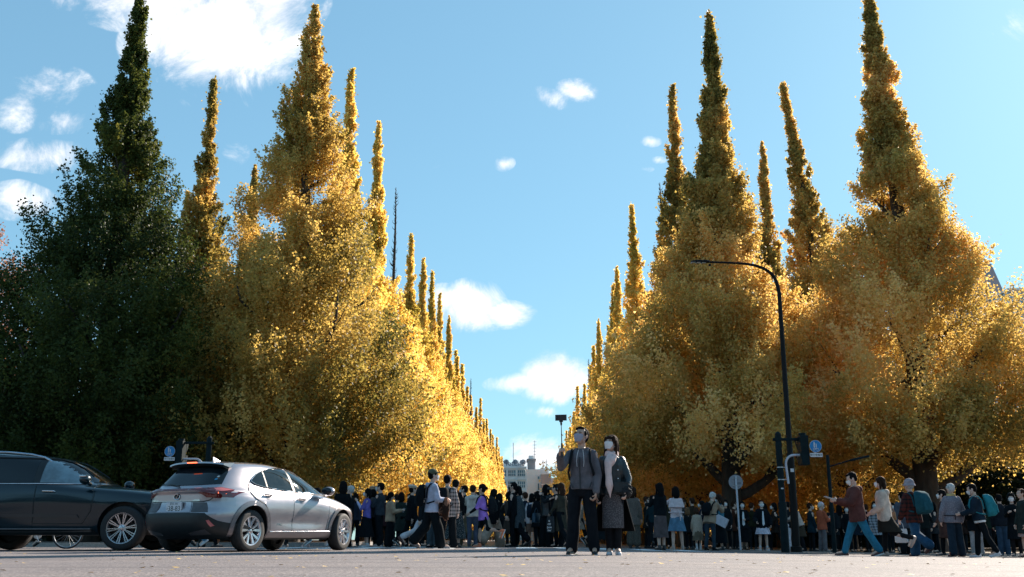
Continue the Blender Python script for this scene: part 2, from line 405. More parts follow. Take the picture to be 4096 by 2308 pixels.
def leaves_mesh(name, C, D, hue, size, seed, droop=0.3, coh=.9):
    """C centres, D clump axis, one fan-shaped quad per leaf"""
    rng = np.random.default_rng(seed); n = len(C)
    nn = D * coh + rng.normal(size=(n, 3)) * .62; nn /= np.linalg.norm(nn, axis=1)[:, None]
    a = rng.normal(size=(n, 3)); a[:, 2] -= droop; a -= (a * nn).sum(1)[:, None] * nn; a /= np.linalg.norm(a, axis=1)[:, None]
    b = np.cross(nn, a)
    s = (size * rng.uniform(.65, 1.25, n))[:, None]
    V = np.empty((n, 4, 3), np.float32)
    V[:, 0] = C - a * s * .5; V[:, 1] = C + a * s * .35 + b * s * .55 + nn * s * .12; V[:, 2] = C + a * s * .55; V[:, 3] = C + a * s * .35 - b * s * .55 + nn * s * .12
    me = bpy.data.meshes.new(name)
    me.vertices.add(n * 4); me.vertices.foreach_set('co', V.reshape(-1))
    me.loops.add(n * 4); me.loops.foreach_set('vertex_index', np.arange(n * 4, dtype=np.int32))
    me.polygons.add(n); me.polygons.foreach_set('loop_start', np.arange(0, n * 4, 4, dtype=np.int32))
    at = me.attributes.new('hue', 'FLOAT', 'FACE'); at.data.foreach_set('value', hue.astype(np.float32))
    me.update(); return me

def prof_at(prof, t):
    ts = [p[0] for p in reversed(prof)]; rs = [p[1] for p in reversed(prof)]
    return np.interp(t, ts, rs)

def make_crown(name, H, prof, nclump, per, size, seed, width=1.0, lean=(0, 0), hue_mid=0.5, hue_amp=0.35, holes=0.25, zmin=0.075, top_bare=0.0, hue_z=0.0, lump=.22, inner=0.5):
    rng = np.random.default_rng(seed)
    ts = np.linspace(zmin, 1.0 - top_bare, 400); rr = prof_at(prof, ts) * width
    w = rr ** 1.15 + 0.60; w /= w.sum()
    N = int(nclump * 1.6)
    t = rng.choice(ts, N, p=w) + rng.uniform(-.003, .003, N); th = rng.uniform(0, 2 * np.pi, N)
    r0 = prof_at(prof, t) * width
    # lumps: vertical sprays sticking out
    Pn = np.stack([np.cos(th) * r0, np.sin(th) * r0, t * H], 1)
    thick = np.clip((r0 - .5) / 1.5, 0, 1); lumps = 1 + lump * (.35 + .65 * thick) * vnoise(Pn, seed + 1, 1.1) + 0.14 * vnoise(Pn, seed + 2, 2.9)
    q = rng.uniform(0, 1, N) ** inner
    zj = t * H; lumps = lumps + (1 - thick) * (.34 * np.sin(zj * 3.1 + 1.3 * np.sin(th + seed) + seed) * np.sin(zj * 1.27 + seed * 2) + .22 * vnoise(Pn, seed + 4, 4.5)) + .10 * thick * np.sin(zj * 2.2 + 2 * np.sin(th * 2 + seed))
    rad = np.maximum(r0 * lumps * (0.2 + 0.80 * q) - .12, .02)
    C = np.stack([np.cos(th) * rad, np.sin(th) * rad, t * H], 1)
    keep = vnoise(C, seed + 3, 1.9) > (-1 + 2 * holes * (.25 + .75 * thick) * rng.uniform(.6, 1.1, N)) * .55 - 1.2 * (1 - thick)
    C = C[keep][:nclump]; th = th[keep][:nclump]; rad = rad[keep][:nclump]; t = t[keep][:nclump]; q = q[keep][:nclump]
    n = len(C)
    out = np.stack([np.cos(th), np.sin(th), np.full(n, 1.0) + t * 1.2], 1); out /= np.linalg.norm(out, axis=1)[:, None]
    big = np.clip(.22 + prof_at(prof, t) * width / 4.5, 0.32, 1.0)
    L = rng.uniform(.35, 1.05, n) * big; W = rng.uniform(.10, .25, n) * big
    zz_ = vnoise(C, seed + 7, 3.6)
    if True:
        dr = (.30 * zz_ * np.clip((rad - .5) / 1.5, 0, 1))
        C[:, 0] += np.cos(th) * dr; C[:, 1] += np.sin(th) * dr; C[:, 2] += .25 * zz_ * np.clip((rad - .5) / 1.5, 0, 1)
    # leaves within clumps
    idx = np.repeat(np.arange(n), per); m = len(idx)
    g = rng.normal(size=(m, 3)) * W[idx][:, None]
    al = rng.uniform(-1, 1, m) * L[idx]
    P = C[idx] + out[idx] * al[:, None] + g * (1 - .45 * (al / L[idx]))[:, None]
    # stray leaves
    st = rng.uniform(size=m) < .03; P[st] += rng.normal(size=(st.sum(), 3)) * (.35 * big[idx][st])[:, None]
    hc = hue_mid + hue_amp * vnoise(C, seed + 5, .55) + .22 * vnoise(C, seed + 6, 1.7) + rng.normal(size=n) * .07 + hue_z * (t - .4)
    hue = np.clip(hc[idx] + rng.normal(size=m) * .065, 0, 1)
    zz = P[:, 2] / H
    P[:, 0] += lean[0] * zz ** 2; P[:, 1] += lean[1] * zz ** 2
    P[:, 2] = np.maximum(P[:, 2], 0.8)
    face = np.stack([np.cos(th), np.sin(th), np.full(n, .55)], 1) + rng.normal(size=(n, 3)) * .7
    face /= np.linalg.norm(face, axis=1)[:, None]
    return leaves_mesh(name, P, face[idx], hue, size, seed + 9)

def make_trunk(name, H, seed, prof, width=1.0, lean=(0, 0), r0=0.42, nlimb=18, fork=0.085, twigs=False):
    rng = random.Random(seed); mb = MB(); pts = []; rd = []
    for k in range(13):
        t = k / 12; z = t * H * (1.0 if twigs else .985)
        pts.append((lean[0] * t * t + rng.uniform(-.06, .06) * min(1, 3 * (1 - t)), lean[1] * t * t + rng.uniform(-.06, .06), z)); rd.append(r0 * (1 - t) ** .8 + .02)
    rd[0] = r0 * 1.35; mb.tube([(0, 0, -.3)] + pts, [r0 * 1.5] + rd, 12)
    for k in range(nlimb):
        t = fork + (0.72 - fork) * (k / nlimb) ** 1.2; a = k * 2.4 + rng.uniform(-.4, .4)
        rr = float(prof_at(prof, min(t + .12, 1))) * width * rng.uniform(.75, .98); rise = rr * rng.uniform(.55, 1.1)
        b = Vector((lean[0] * t * t, lean[1] * t * t, t * H)); p = []; q = []
        nseg = 7; rb = (r0 * .62) * (1 - t) ** .8
        for i in range(nseg + 1):
            s = i / nseg
            p.append(b + Vector((math.cos(a) * rr * s, math.sin(a) * rr * s, rise * (s ** 1.25))) + Vector((rng.uniform(-.14, .14), rng.uniform(-.14, .14), rng.uniform(-.08, .08))) * (rr * .35) * s)
            q.append(rb * (1 - .88 * s) + .006)
        mb.tube(p, q, 7)
        for j in range(4):
            i0 = rng.randint(2, nseg - 2); st = p[i0]; d = (p[i0 + 1] - st).normalized(); side = Vector((rng.uniform(-1, 1), rng.uniform(-1, 1), rng.uniform(.2, 1.1))).normalized()
            L = rr * rng.uniform(.25, .5)
            mb.tube([st, st + (d * .5 + side * .6) * L * .5, st + (d * .5 + side * .8) * L * 1.0 + Vector((0, 0, L * .15))], [q[i0] * .6, q[i0] * .38, .008], 5)
    if twigs:
        for k in range(150):
            t = rng.uniform(.55, .995); a = rng.uniform(0, 6.28); L = rng.uniform(.25, .7) * (1.25 - t)*1.6
            b = Vector((lean[0] * t * t, lean[1] * t * t, t * H))
            mb.tube([b, b + Vector((math.cos(a) * L * .5, math.sin(a) * L * .5, L * .35)), b + Vector((math.cos(a) * L * .7, math.sin(a) * L * .7, L * .9))], [.03, .018, .006], 4)
    me = mb.mesh(name); smooth_all(me); return me

ORD = 'first second third fourth fifth sixth seventh eighth ninth tenth eleventh twelfth thirteenth fourteenth fifteenth sixteenth seventeenth eighteenth nineteenth twentieth'.split() + ['twenty-first', 'twenty-second', 'twenty-third', 'twenty-fourth', 'twenty-fifth', 'twenty-sixth', 'twenty-seventh', 'twenty-eighth', 'twenty-ninth', 'thirtieth', 'thirty-first']
def plant_tree(x, y, crown, trunk, mk, label, cat='ginkgo tree', group='ginkgo trees lining the avenue', rz=0.0, sc=(1, 1, 1), name='ginkgo_tree'):
    e = empty(name, (x, y, gz(x) - .02), rz); e.scale = sc; tag(e, label, cat, group)
    tk = bpy.data.objects.new('trunk', trunk); COL.objects.link(tk); tk.parent = e
    if not trunk.materials: trunk.materials.append(M_BARK)
    if crown is not None:
        if not crown.materials: crown.materials.append(M_LEAF['yellow'])
        c = bpy.data.objects.new('crown', crown); COL.objects.link(c); c.parent = e
        c.material_slots[0].link = 'OBJECT'; c.material_slots[0].material = M_LEAF[mk]
    return e
    return e
LX = -10.0; RX = 7.6; LO = -17.7; RO = 14.6
ax = lambda base, y: base + AVS * y
def near(key, base, y, H, prof, mk, label, seed, width=1.0, lean=(0, 0), nc=2300, per=88, size=.098, r0=.42, **kw):
    x = ax(base, y)
    plant_tree(x, y, make_crown('crown', H, prof, nc, per, size, seed, width, lean, **kw), make_trunk('trunk', H, seed, prof, width, lean, r0), mk, label)
near('', LO, 40.5, 24.8, PROF_WIDE, 'green', 'dark green ginkgo at far left with its crown reaching down behind the black car', 11, 1.0, hue_mid=.36, hue_amp=.22, holes=.06, zmin=.05, nc=3600, lump=.14)
near('', LX, 41.5, 24.0, PROF, 'mixed', 'tall olive and gold ginkgo rising behind the silver car', 21, 1.08, hue_mid=.52, hue_amp=.38, holes=.10, nc=3300, lump=.16, zmin=.07)
near('', LO + .3, 50.0, 24.6, PROF_SLIM, 'mixed', 'slender olive ginkgo spire between the dark green ginkgo and the tall gold one', 31, .95, hue_mid=.34, hue_amp=.25, holes=.2, nc=1900, size=.11)
near('', RX + .6, 42.0, 24.0, PROF_SLIM, 'amber', 'tall amber ginkgo standing directly behind the street lamp arm', 41, 1.08, hue_mid=.58, hue_amp=.40, holes=.27, nc=3000, zmin=.15, lean=(.1, 0), inner=.32)
near('', RO + 1.0, 40.2, 24.6, PROF_RIGHT, 'amber', 'tallest amber ginkgo at the right with a hazy brown spire', 51, 1.0, hue_mid=.50, hue_amp=.38, holes=.28, nc=3400, zmin=.15, lean=(-.5, 0), r0=.48, inner=.32)
near('', RO + .6, 50.0, 24.4, PROF_SLIM, 'amber', 'golden ginkgo whose thin top leans to the left', 61, 1.0, lean=(-1.5, 0), hue_mid=.5, hue_amp=.3, holes=.25, nc=1800, size=.11)

# further trees share three crowns and two trunks
CR = [make_crown('crown', 24.0, PROF_SLIM, 1900, 56, .13, 100 + k, 1.0, hue_mid=.55, hue_amp=.22, holes=.22) for k in range(3)]
CRF = [make_crown('crown', 24.0, PROF_SLIM, 900, 34, .26, 120 + k, 1.0, hue_mid=.58, hue_amp=.2, holes=.12) for k in range(2)]
CRB = make_crown('crown', 24.0, PROF_SLIM, 1300, 46, .16, 131, 1.0, hue_mid=.6, hue_amp=.2, holes=.2, top_bare=.33)
TR = [make_trunk('trunk', 24.0, 200 + k, PROF_SLIM, 1.0, (0, 0), .38, 14) for k in range(2)]
TRB = make_trunk('trunk', 24.0, 210, PROF_SLIM, 1.0, (0, 0), .27, 14, twigs=True)
def row(base, y0, n, hs, side, bare=(), start=1, mk=None):
    for i in range(start, start + n):
        y = 41.5 + 9.0 * i
        H = hs.get(i, 24.0 + 1.6 * math.sin(i * 2.3 + base)); r = random.Random(i * 7 + int(base * 10))
        far = y > 120
        cr = CRB if i in bare else (CRF[i % 2] if far else CR[i % 3]); tk = TRB if i in bare else TR[i % 2]
        w = r.uniform(.95, 1.06)
        m = mk(i) if mk else 'yellow'
        lab = ('bare topped' if i in bare else 'bright yellow' if m == 'yellow' else 'golden') + ' ginkgo, ' + ORD[i] + ' from the crossing in the %s row' % side
        plant_tree(ax(base, y) + r.uniform(-.15, .15), y + r.uniform(-.3, .3), cr, tk, m, lab, rz=r.uniform(0, 6.28), sc=(w * r.uniform(.9, 1.05), w, H / 24.0)).rotation_euler.x = R(r.uniform(-1.6, 1.6))
row(LX, 0, 30, {1: 25.2, 2: 26.4, 3: 25.0, 4: 24.2, 5: 24.6, 6: 26.1, 7: 25.9}, 'left inner', bare=(3, 13), mk=lambda i: 'yellow')
row(RX, 0, 30, {1: 24.2, 2: 22.2, 3: 23.8, 4: 22.6, 5: 24.0, 6: 24.7}, 'right inner', bare=(2, 4, 11), mk=lambda i: 'amber' if i < 2 else 'yellow')
row(LO, 0, 8, {}, 'left outer', start=2, mk=lambda i: 'mixed')
row(RO, 0, 8, {2: 25.0}, 'right outer', start=2, mk=lambda i: 'amber' if i < 4 else 'yellow')

# a pink-leaved tree at the far left and dark evergreens beyond the outer rows
PR_ROUND = [(1.0, .3), (.93, 2.0), (.8, 3.6), (.65, 4.6), (.5, 5.0), (.35, 4.8), (.22, 3.6), (.14, 1.5)]
crp = make_crown('crown', 17.0, PR_ROUND, 700, 30, .11, 301, .9, hue_mid=.5, hue_amp=.3, holes=.55, zmin=.3)
plant_tree(-30.5, 54, crp, make_trunk('trunk', 17.0, 301, PR_ROUND, 1.0, (0, 0), .25, 14), 'pink', 'sparse pink leaved tree at the far left behind the dark green ginkgo', 'tree', None, sc=(1.1, 1.1, 1.06), name='pink_leaved_tree')
cre = make_crown('crown', 11.0, PR_ROUND, 1400, 44, .16, 311, 1.0, hue_mid=.5, hue_amp=.3, holes=.12, zmin=.03)
tre = make_trunk('trunk', 11.0, 311, PR_ROUND, 1.0, (0, 0), .22, 10)
evs = [(-33, 42, 'dark evergreen tree at the left edge behind the black car'), (-26, 56, 'dark evergreen tree behind the dark green ginkgo'), (-27, 68, 'dark evergreen tree deepest behind the left outer row'),
       (26, 52, 'dark evergreen tree behind the people at the right edge'), (33, 57, 'dark evergreen tree at the far right edge of the picture'), (24, 64, 'dark evergreen tree between the right ginkgo trunks'), (40, 62, 'dark evergreen tree under the glass tower')]
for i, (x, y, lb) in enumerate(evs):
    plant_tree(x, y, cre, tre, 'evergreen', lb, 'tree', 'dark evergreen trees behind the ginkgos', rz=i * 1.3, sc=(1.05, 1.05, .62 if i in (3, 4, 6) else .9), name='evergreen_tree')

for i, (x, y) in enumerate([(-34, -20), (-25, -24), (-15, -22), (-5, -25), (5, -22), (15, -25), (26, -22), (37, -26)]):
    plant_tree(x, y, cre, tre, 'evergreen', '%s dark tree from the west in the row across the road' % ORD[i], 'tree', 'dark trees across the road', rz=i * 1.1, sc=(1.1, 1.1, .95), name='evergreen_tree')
def hedge(x0, x1, y, h, label, seed):  # added dark mass that blocks the bright horizon sky between the trunks
    rng = np.random.default_rng(seed); n = int((x1 - x0) * 420); u = rng.uniform(0, 1, n)
    X = rng.uniform(0, x1 - x0, n); hh = h * (1 + .16 * np.sin(X * .9 + seed) + .10 * np.sin(X * 2.7)); Z = hh * (1 - (1 - u) ** 1.6); Yj = rng.uniform(-.6, .6, n) + .15 * np.sin(X * 1.7)
    C_ = np.stack([X, Yj, Z], 1); D_ = np.stack([np.zeros(n), -np.ones(n), np.full(n, .5)], 1)
    me = leaves_mesh('leaves', C_, D_, np.clip(.35 + .3 * vnoise(C_, seed, 1.5) + rng.normal(size=n) * .12, 0, 1), .24, seed); me.materials.append(M_LEAF['hedge'])
    e = empty('hedge', (x0, y, gz(x0))); tag(e, label, 'hedge'); o = bpy.data.objects.new('foliage', me); COL.objects.link(o); o.parent = e
    mb = MB(); mb.box(0, x1 - x0, -.35, .35, -.2, h * .72); mb.build('stems', mat('hedge_inside', (.010, .012, .008), .95), e, smooth=0)
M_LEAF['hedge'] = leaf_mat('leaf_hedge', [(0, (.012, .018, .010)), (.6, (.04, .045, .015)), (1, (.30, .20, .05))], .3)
hedge(-75, -13.5, 63.5, 2.3, 'dark hedge added to close the bright gaps between trunks left of the avenue', 5)
hedge(12.5, 75, 63.5, 2.3, 'dark hedge added to close the bright gaps between trunks right of the avenue', 6)
# ---------------------------------------------------------------- far buildings
def facade_mat(name, col): return mat(name, col, 0.8, var=0.08, scale=.2, bump=0.01, bscale=2)
M_GLASSB = mat('window_glass_far', (0.10, 0.16, 0.20), 0.15, var=0.4, scale=.3)
M_CONC = facade_mat('render_white', (0.82, 0.80, 0.78)); M_BEIGE = facade_mat('render_beige', (0.80, 0.73, 0.69)); M_BRN = facade_mat('tile_brown', (0.34, 0.28, 0.27)); M_GREYB = facade_mat('plant_grey', (0.30, 0.31, 0.33))
def bx_between(mb, fx0, fx1, fytop, Y, depth, z0=-.3):
    a = scr(fx0, 2100, Y); b = scr(fx1, 2100, Y); top = scr((fx0 + fx1) / 2, fytop, Y).z
    mb.box(a.x, b.x, Y, Y + depth, z0, top); return a.x, b.x, top
def city():
    Y = 330
    e = empty('office_building', (-1.5, Y, 0)); tag(e, 'white office block with strip windows and a rooftop sign at the end of the avenue', 'building')
    def local(mb): mb.v = [(v[0] + 1.5, v[1] - Y, v[2]) for v in mb.v]; return mb
    mb = MB(); x0, x1, top = bx_between(mb, 1990, 2105, 1866, Y, 25); local(mb).build('wall', M_CONC, e, smooth=0)
    # projecting floor bands and piers, windows between
    mb = MB(); n = 7; fh = 3.65; w = x1 - x0
    for k in range(n): z = top - .2 - k * fh; mb.box(x0 - .1, x1 + .1, Y - .5, Y - .02, z - .45, z)
    for k in range(4): xx = x0 + w * k / 3; mb.box(xx - .18, xx + .18, Y - .7, Y - .52, 0, top)
    local(mb).build('floor_band', M_CONC, e, smooth=0)
    for k in range(n - 1):
        for j in range(3):
            mb = MB(); a = x0 + w * j / 3 + .3; b = x0 + w * (j + 1) / 3 - .3; z = top - .2 - k * fh
            mb.box(a, b, Y - .12, Y - .03, z - 2.9, z - 1.0); wd = local(mb).build('window', M_GLASSB, e, smooth=0)
            mf = MB()
            for q in range(5): xx = a + (b - a) * q / 4; mf.box(xx - .07, xx + .07, Y - .2, Y - .125, z - 2.9, z - 1.0)
            mf.box(a, b, Y - .22, Y - .205, z - 2.05, z - 1.93); local(mf).build('window_frame', M_CONC, wd, smooth=0)
    mb = MB(); mb.box(x0 + .1, x1 - .5, Y + 1, Y + 1.3, top, top + 1.1); local(mb).build('parapet', M_CONC, e, smooth=0)
    me = text_mesh('MetLife', 2.5, .08); sg = link('rooftop_sign', me, mat('sign_letters', (0.10, 0.12, 0.16), .5), e, (scr(2060, 1858, Y).x + 1.5 - .6, -.6, top + 1.0), (R(90), 0, 0))
    mb = MB()
    for xx in (.3, .62, .9):
        X = x0 + w * xx; mb.lathe([(0, 0), (.9, .25)], (X, Y + .8, top + 1.5), 'y', 14); mb.tube([(X, Y + 2, top), (X, Y + 1.2, top + 1.5)], .1, 5)
    mb.tube([(x0 + w * .55, Y + 3, top), (x0 + w * .55, Y + 3, top + 8)], .12, 5)
    local(mb).build('antenna', M_GREYB, e)
    e = empty('beige_building', (5.0, Y - 14, 0)); tag(e, 'plain beige tower block with grey rooftop plant house at the end of the avenue', 'building')
    Y2 = Y - 14
    def local2(mb, ox=5.0, oy=Y2): mb.v = [(v[0] - ox, v[1] - oy, v[2]) for v in mb.v]; return mb
    mb = MB(); x0, x1, top = bx_between(mb, 2107, 2164, 1877, Y2, 30); local2(mb).build('wall', M_BEIGE, e, smooth=0)
    mb = MB()
    for k in range(6): mb.box(x1 - .9, x1 - .5, Y2 - .12, Y2 - .02, top - 3 - k * 3.4, top - 2.2 - k * 3.4 + (1.2 if k % 2 else 0))
    local2(mb).build('window', M_GLASSB, e, smooth=0)
    mb = MB(); a, b, t2 = bx_between(mb, 2112, 2142, 1836, Y2 + 4, 10, top - .5)
    mb.box(a - .3, b + .3, Y2 + 3.8, Y2 + 14.5, t2 - .4, t2 + .1)
    for k in range(5): xx = a + (b - a) * k / 4; mb.box(xx - .06, xx + .06, Y2 + 3.6, Y2 + 3.75, top, t2)
    local2(mb).build('plant_house', M_GREYB, e, smooth=0)
    mb = MB(); a, b, t3 = bx_between(mb, 2116, 2137, 1822, Y2 + 6, 6, t2 + .05); local2(mb).build('water_tank', M_CONC, e, smooth=0)
    mb = MB(); X = scr(2139, 1850, Y2 + 5).x; mb.tube([(X, Y2 + 5, top), (X, Y2 + 5, top + 9.5)], [.16, .06], 5)
    for k in range(5): mb.tube([(X - .6, Y2 + 5, top + 5 + k), (X + .6, Y2 + 5, top + 5 + k)], .06, 4)
    X = scr(2086, 1850, Y2 + 5).x
    local2(mb).build('mast', M_GREYB, e)
    e = empty('brown_building', (10.0, Y - 20, 0)); tag(e, 'narrow brown tiled building right of the beige tower block', 'building')
    Y3 = Y - 20
    mb = MB(); x0, x1, top = bx_between(mb, 2166, 2206, 1894, Y3, 25); local2(mb, 10, Y3).build('wall', M_BRN, e, smooth=0)
    mb = MB(); bx_between(mb, 2163, 2197, 1872, Y3 + 8, 12, top - .5); local2(mb, 10, Y3).build('penthouse', M_BEIGE, e, smooth=0)
    mb = MB()
    for k in range(6): mb.box(x0 - .06, x1 + .06, Y3 - .08, Y3 - .02, top - .25 - k * 3.1, top - .05 - k * 3.1)
    local2(mb, 10, Y3).build('cornice', M_BEIGE, e, smooth=0)
    mb = MB()
    for fx in (2172, 2185): X = scr(fx, 1850, Y3 + 9).x; mb.tube([(X, Y3 + 9, top), (X, Y3 + 9, top + 5)], .1, 4); mb.tube([(X - .5, Y3 + 9, top + 4.2), (X + .5, Y3 + 9, top + 4.2)], .07, 4)
    local2(mb, 10, Y3).build('antenna', M_GREYB, e)
    e = empty('pink_building', (14, Y + 60, 0)); tag(e, 'small pinkish building glimpsed beside the right row of ginkgos', 'building')
    mb = MB(); bx_between(mb, 2207, 2240, 1912, Y + 60, 20); local2(mb, 14, Y + 60).build('wall', facade_mat('render_pink', (0.5, 0.36, 0.33)), e, smooth=0)
    mb = MB(); a = scr(2212, 1912, Y + 60).x
    for k in range(4): mb.box(a, a + 1.8, Y + 59.7, Y + 59.95, 14 - k * 3.2, 15.6 - k * 3.2)
    local2(mb, 14, Y + 60).build('window', M_GLASSB, e, smooth=0)
    # glass tower at the right
    Yt = 210
    e = empty('glass_tower', (100, Yt, 0)); tag(e, 'blue glass office tower at the right edge above the trees', 'building')
    mb = MB(); xl = scr(4040, 1200, Yt).x; top = scr(4050, 1163, Yt).z; ox = 100
    mb.box(xl, xl + 40, Yt, Yt + 30, 0, top); local2(mb, ox, Yt).build('wall', mat('curtain_glass', (0.25, 0.42, 0.50), 0.12, metal=.5, var=.25, scale=.15), e, smooth=0)
    mb = MB()
    for k in range(30): mb.box(xl + k * 1.35 - .06, xl + k * 1.35 + .06, Yt - .14, Yt - .02, 0, top - .05)
    for k in range(16): mb.box(xl - .1, xl + 40, Yt - .25, Yt - .16, top - .3 - k * 4.0, top - .05 - k * 4.0)
    for k in range(20): mb.box(xl - .14, xl - .02, Yt + k * 1.5, Yt + k * 1.5 + .12, 0, top)
    local2(mb, ox, Yt).build('mullion', mat('mullion_grey', (.42, .48, .52), .5), e, smooth=0)
    mb = MB(); mb.box(xl - .4, xl + 40.4, Yt - .4, Yt + 30, top, top + .5); local2(mb, ox, Yt).build('roof_edge', M_CONC, e, smooth=0)
    # slanted tower with two masts
    Ys = 240
    e = empty('slanted_tower', (105, Ys, 0)); tag(e, 'dark tower with sloping shoulder and two thin masts behind the right ginkgo', 'building')
    p0 = scr(3880, 1040, Ys); p1 = scr(3965, 1055, Ys); p2 = scr(4030, 1200, Ys); p3 = scr(4010, 1330, Ys)
    xs = [p0.x - 14, p0.x, p1.x, p2.x, p3.x + 3]; zs = [p0.z, p0.z, p1.z, p2.z, 0]
    vs = [(xs[0], Ys, 0)] + [(x, Ys, z) for x, z in zip(xs, zs)]; n = len(vs); vs2 = [(v[0], v[1] + 20, v[2]) for v in vs]
    mb = MB(); mb.add(vs + vs2, [tuple(range(n)), tuple(reversed(range(n, 2 * n)))] + [(i, (i + 1) % n, n + (i + 1) % n, n + i) for i in range(n)])
    local2(mb, 105, Ys).build('wall', facade_mat('tower_stone', (0.20, 0.19, 0.22)), e, smooth=0)
    mb = MB()
    for k in range(14): mb.box(xs[0] + .3, xs[2] - 1, Ys - .1, Ys - .02, p1.z - 3 - k * 4, p1.z - 1.4 - k * 4)
    local2(mb, 105, Ys).build('window_band', M_GLASSB, e, smooth=0)
    mb = MB()
    for fx, fb, ft in ((3890, 985, 910), (3921, 985, 912)):
        a = scr(fx + 8, 1040, Ys); b = scr(fx, fb, Ys); c = scr(fx - 10, ft, Ys)
        mb.tube([(a.x, Ys + 5, a.z - 3), (b.x, Ys + 5, b.z)], .55, 6); mb.tube([(b.x, Ys + 5, b.z), (b.x, Ys + 5, c.z)], [.2, .06], 5)
    local2(mb, 105, Ys).build('mast', M_GREYB, e)
city()
# ---------------------------------------------------------------- cars
M_SILVER = mat('paint_silver', (0.42, 0.385, 0.41), 0.32, metal=0.8, var=0.04, scale=3, coat=1.0)
M_DARKP = mat('paint_dark_blue', (0.002, 0.018, 0.028), 0.22, metal=0.2, var=0.05, scale=3, coat=.5)
M_CLAD = mat('cladding_grey', (0.10, 0.095, 0.10), 0.38, metal=0.35, var=0.1)
M_CLADS = mat('arch_grey', (0.22, 0.205, 0.22), 0.34, metal=0.7, var=0.05, coat=.4)
M_BLACKP = mat('plastic_black', (0.010, 0.014, 0.016), 0.5, var=0.2)
M_CGLASS = mat('car_glass', (0.006, 0.012, 0.016), 0.03, var=0.1, spec=.5)
M_CHROME = mat('chrome', (0.75, 0.75, 0.78), 0.12, metal=1.0, var=0.05)
M_RIM = mat('rim_metal', (0.60, 0.58, 0.60), 0.25, metal=0.9, var=0.1)
M_TYRE = mat('tyre_rubber', (0.022, 0.022, 0.023), 0.75, var=0.25, scale=30, bump=.001, bscale=120)
M_LAMP = mat('tail_lamp_glass', (0.14, 0.010, 0.012), 0.08, var=0.2, coat=1.0)
M_LAMPON = mat('tail_lamp_lit', (0.7, 0.08, 0.03), 0.3, var=0.1, emit=(1, 0.16, 0.06), estr=1.3)
M_LAMPP = mat('tail_lamp_pale', (0.62, 0.16, 0.15), 0.12, var=0.1, coat=1.0)
M_HEAD = mat('headlight_glass', (0.30, 0.40, 0.46), 0.06, metal=.4, var=0.3, coat=1.0)
M_PLATE = mat('plate_white', (0.72, 0.70, 0.74), 0.45, var=0.03)
M_INK = mat('plate_ink', (0.05, 0.09, 0.09), 0.6, var=0.1)

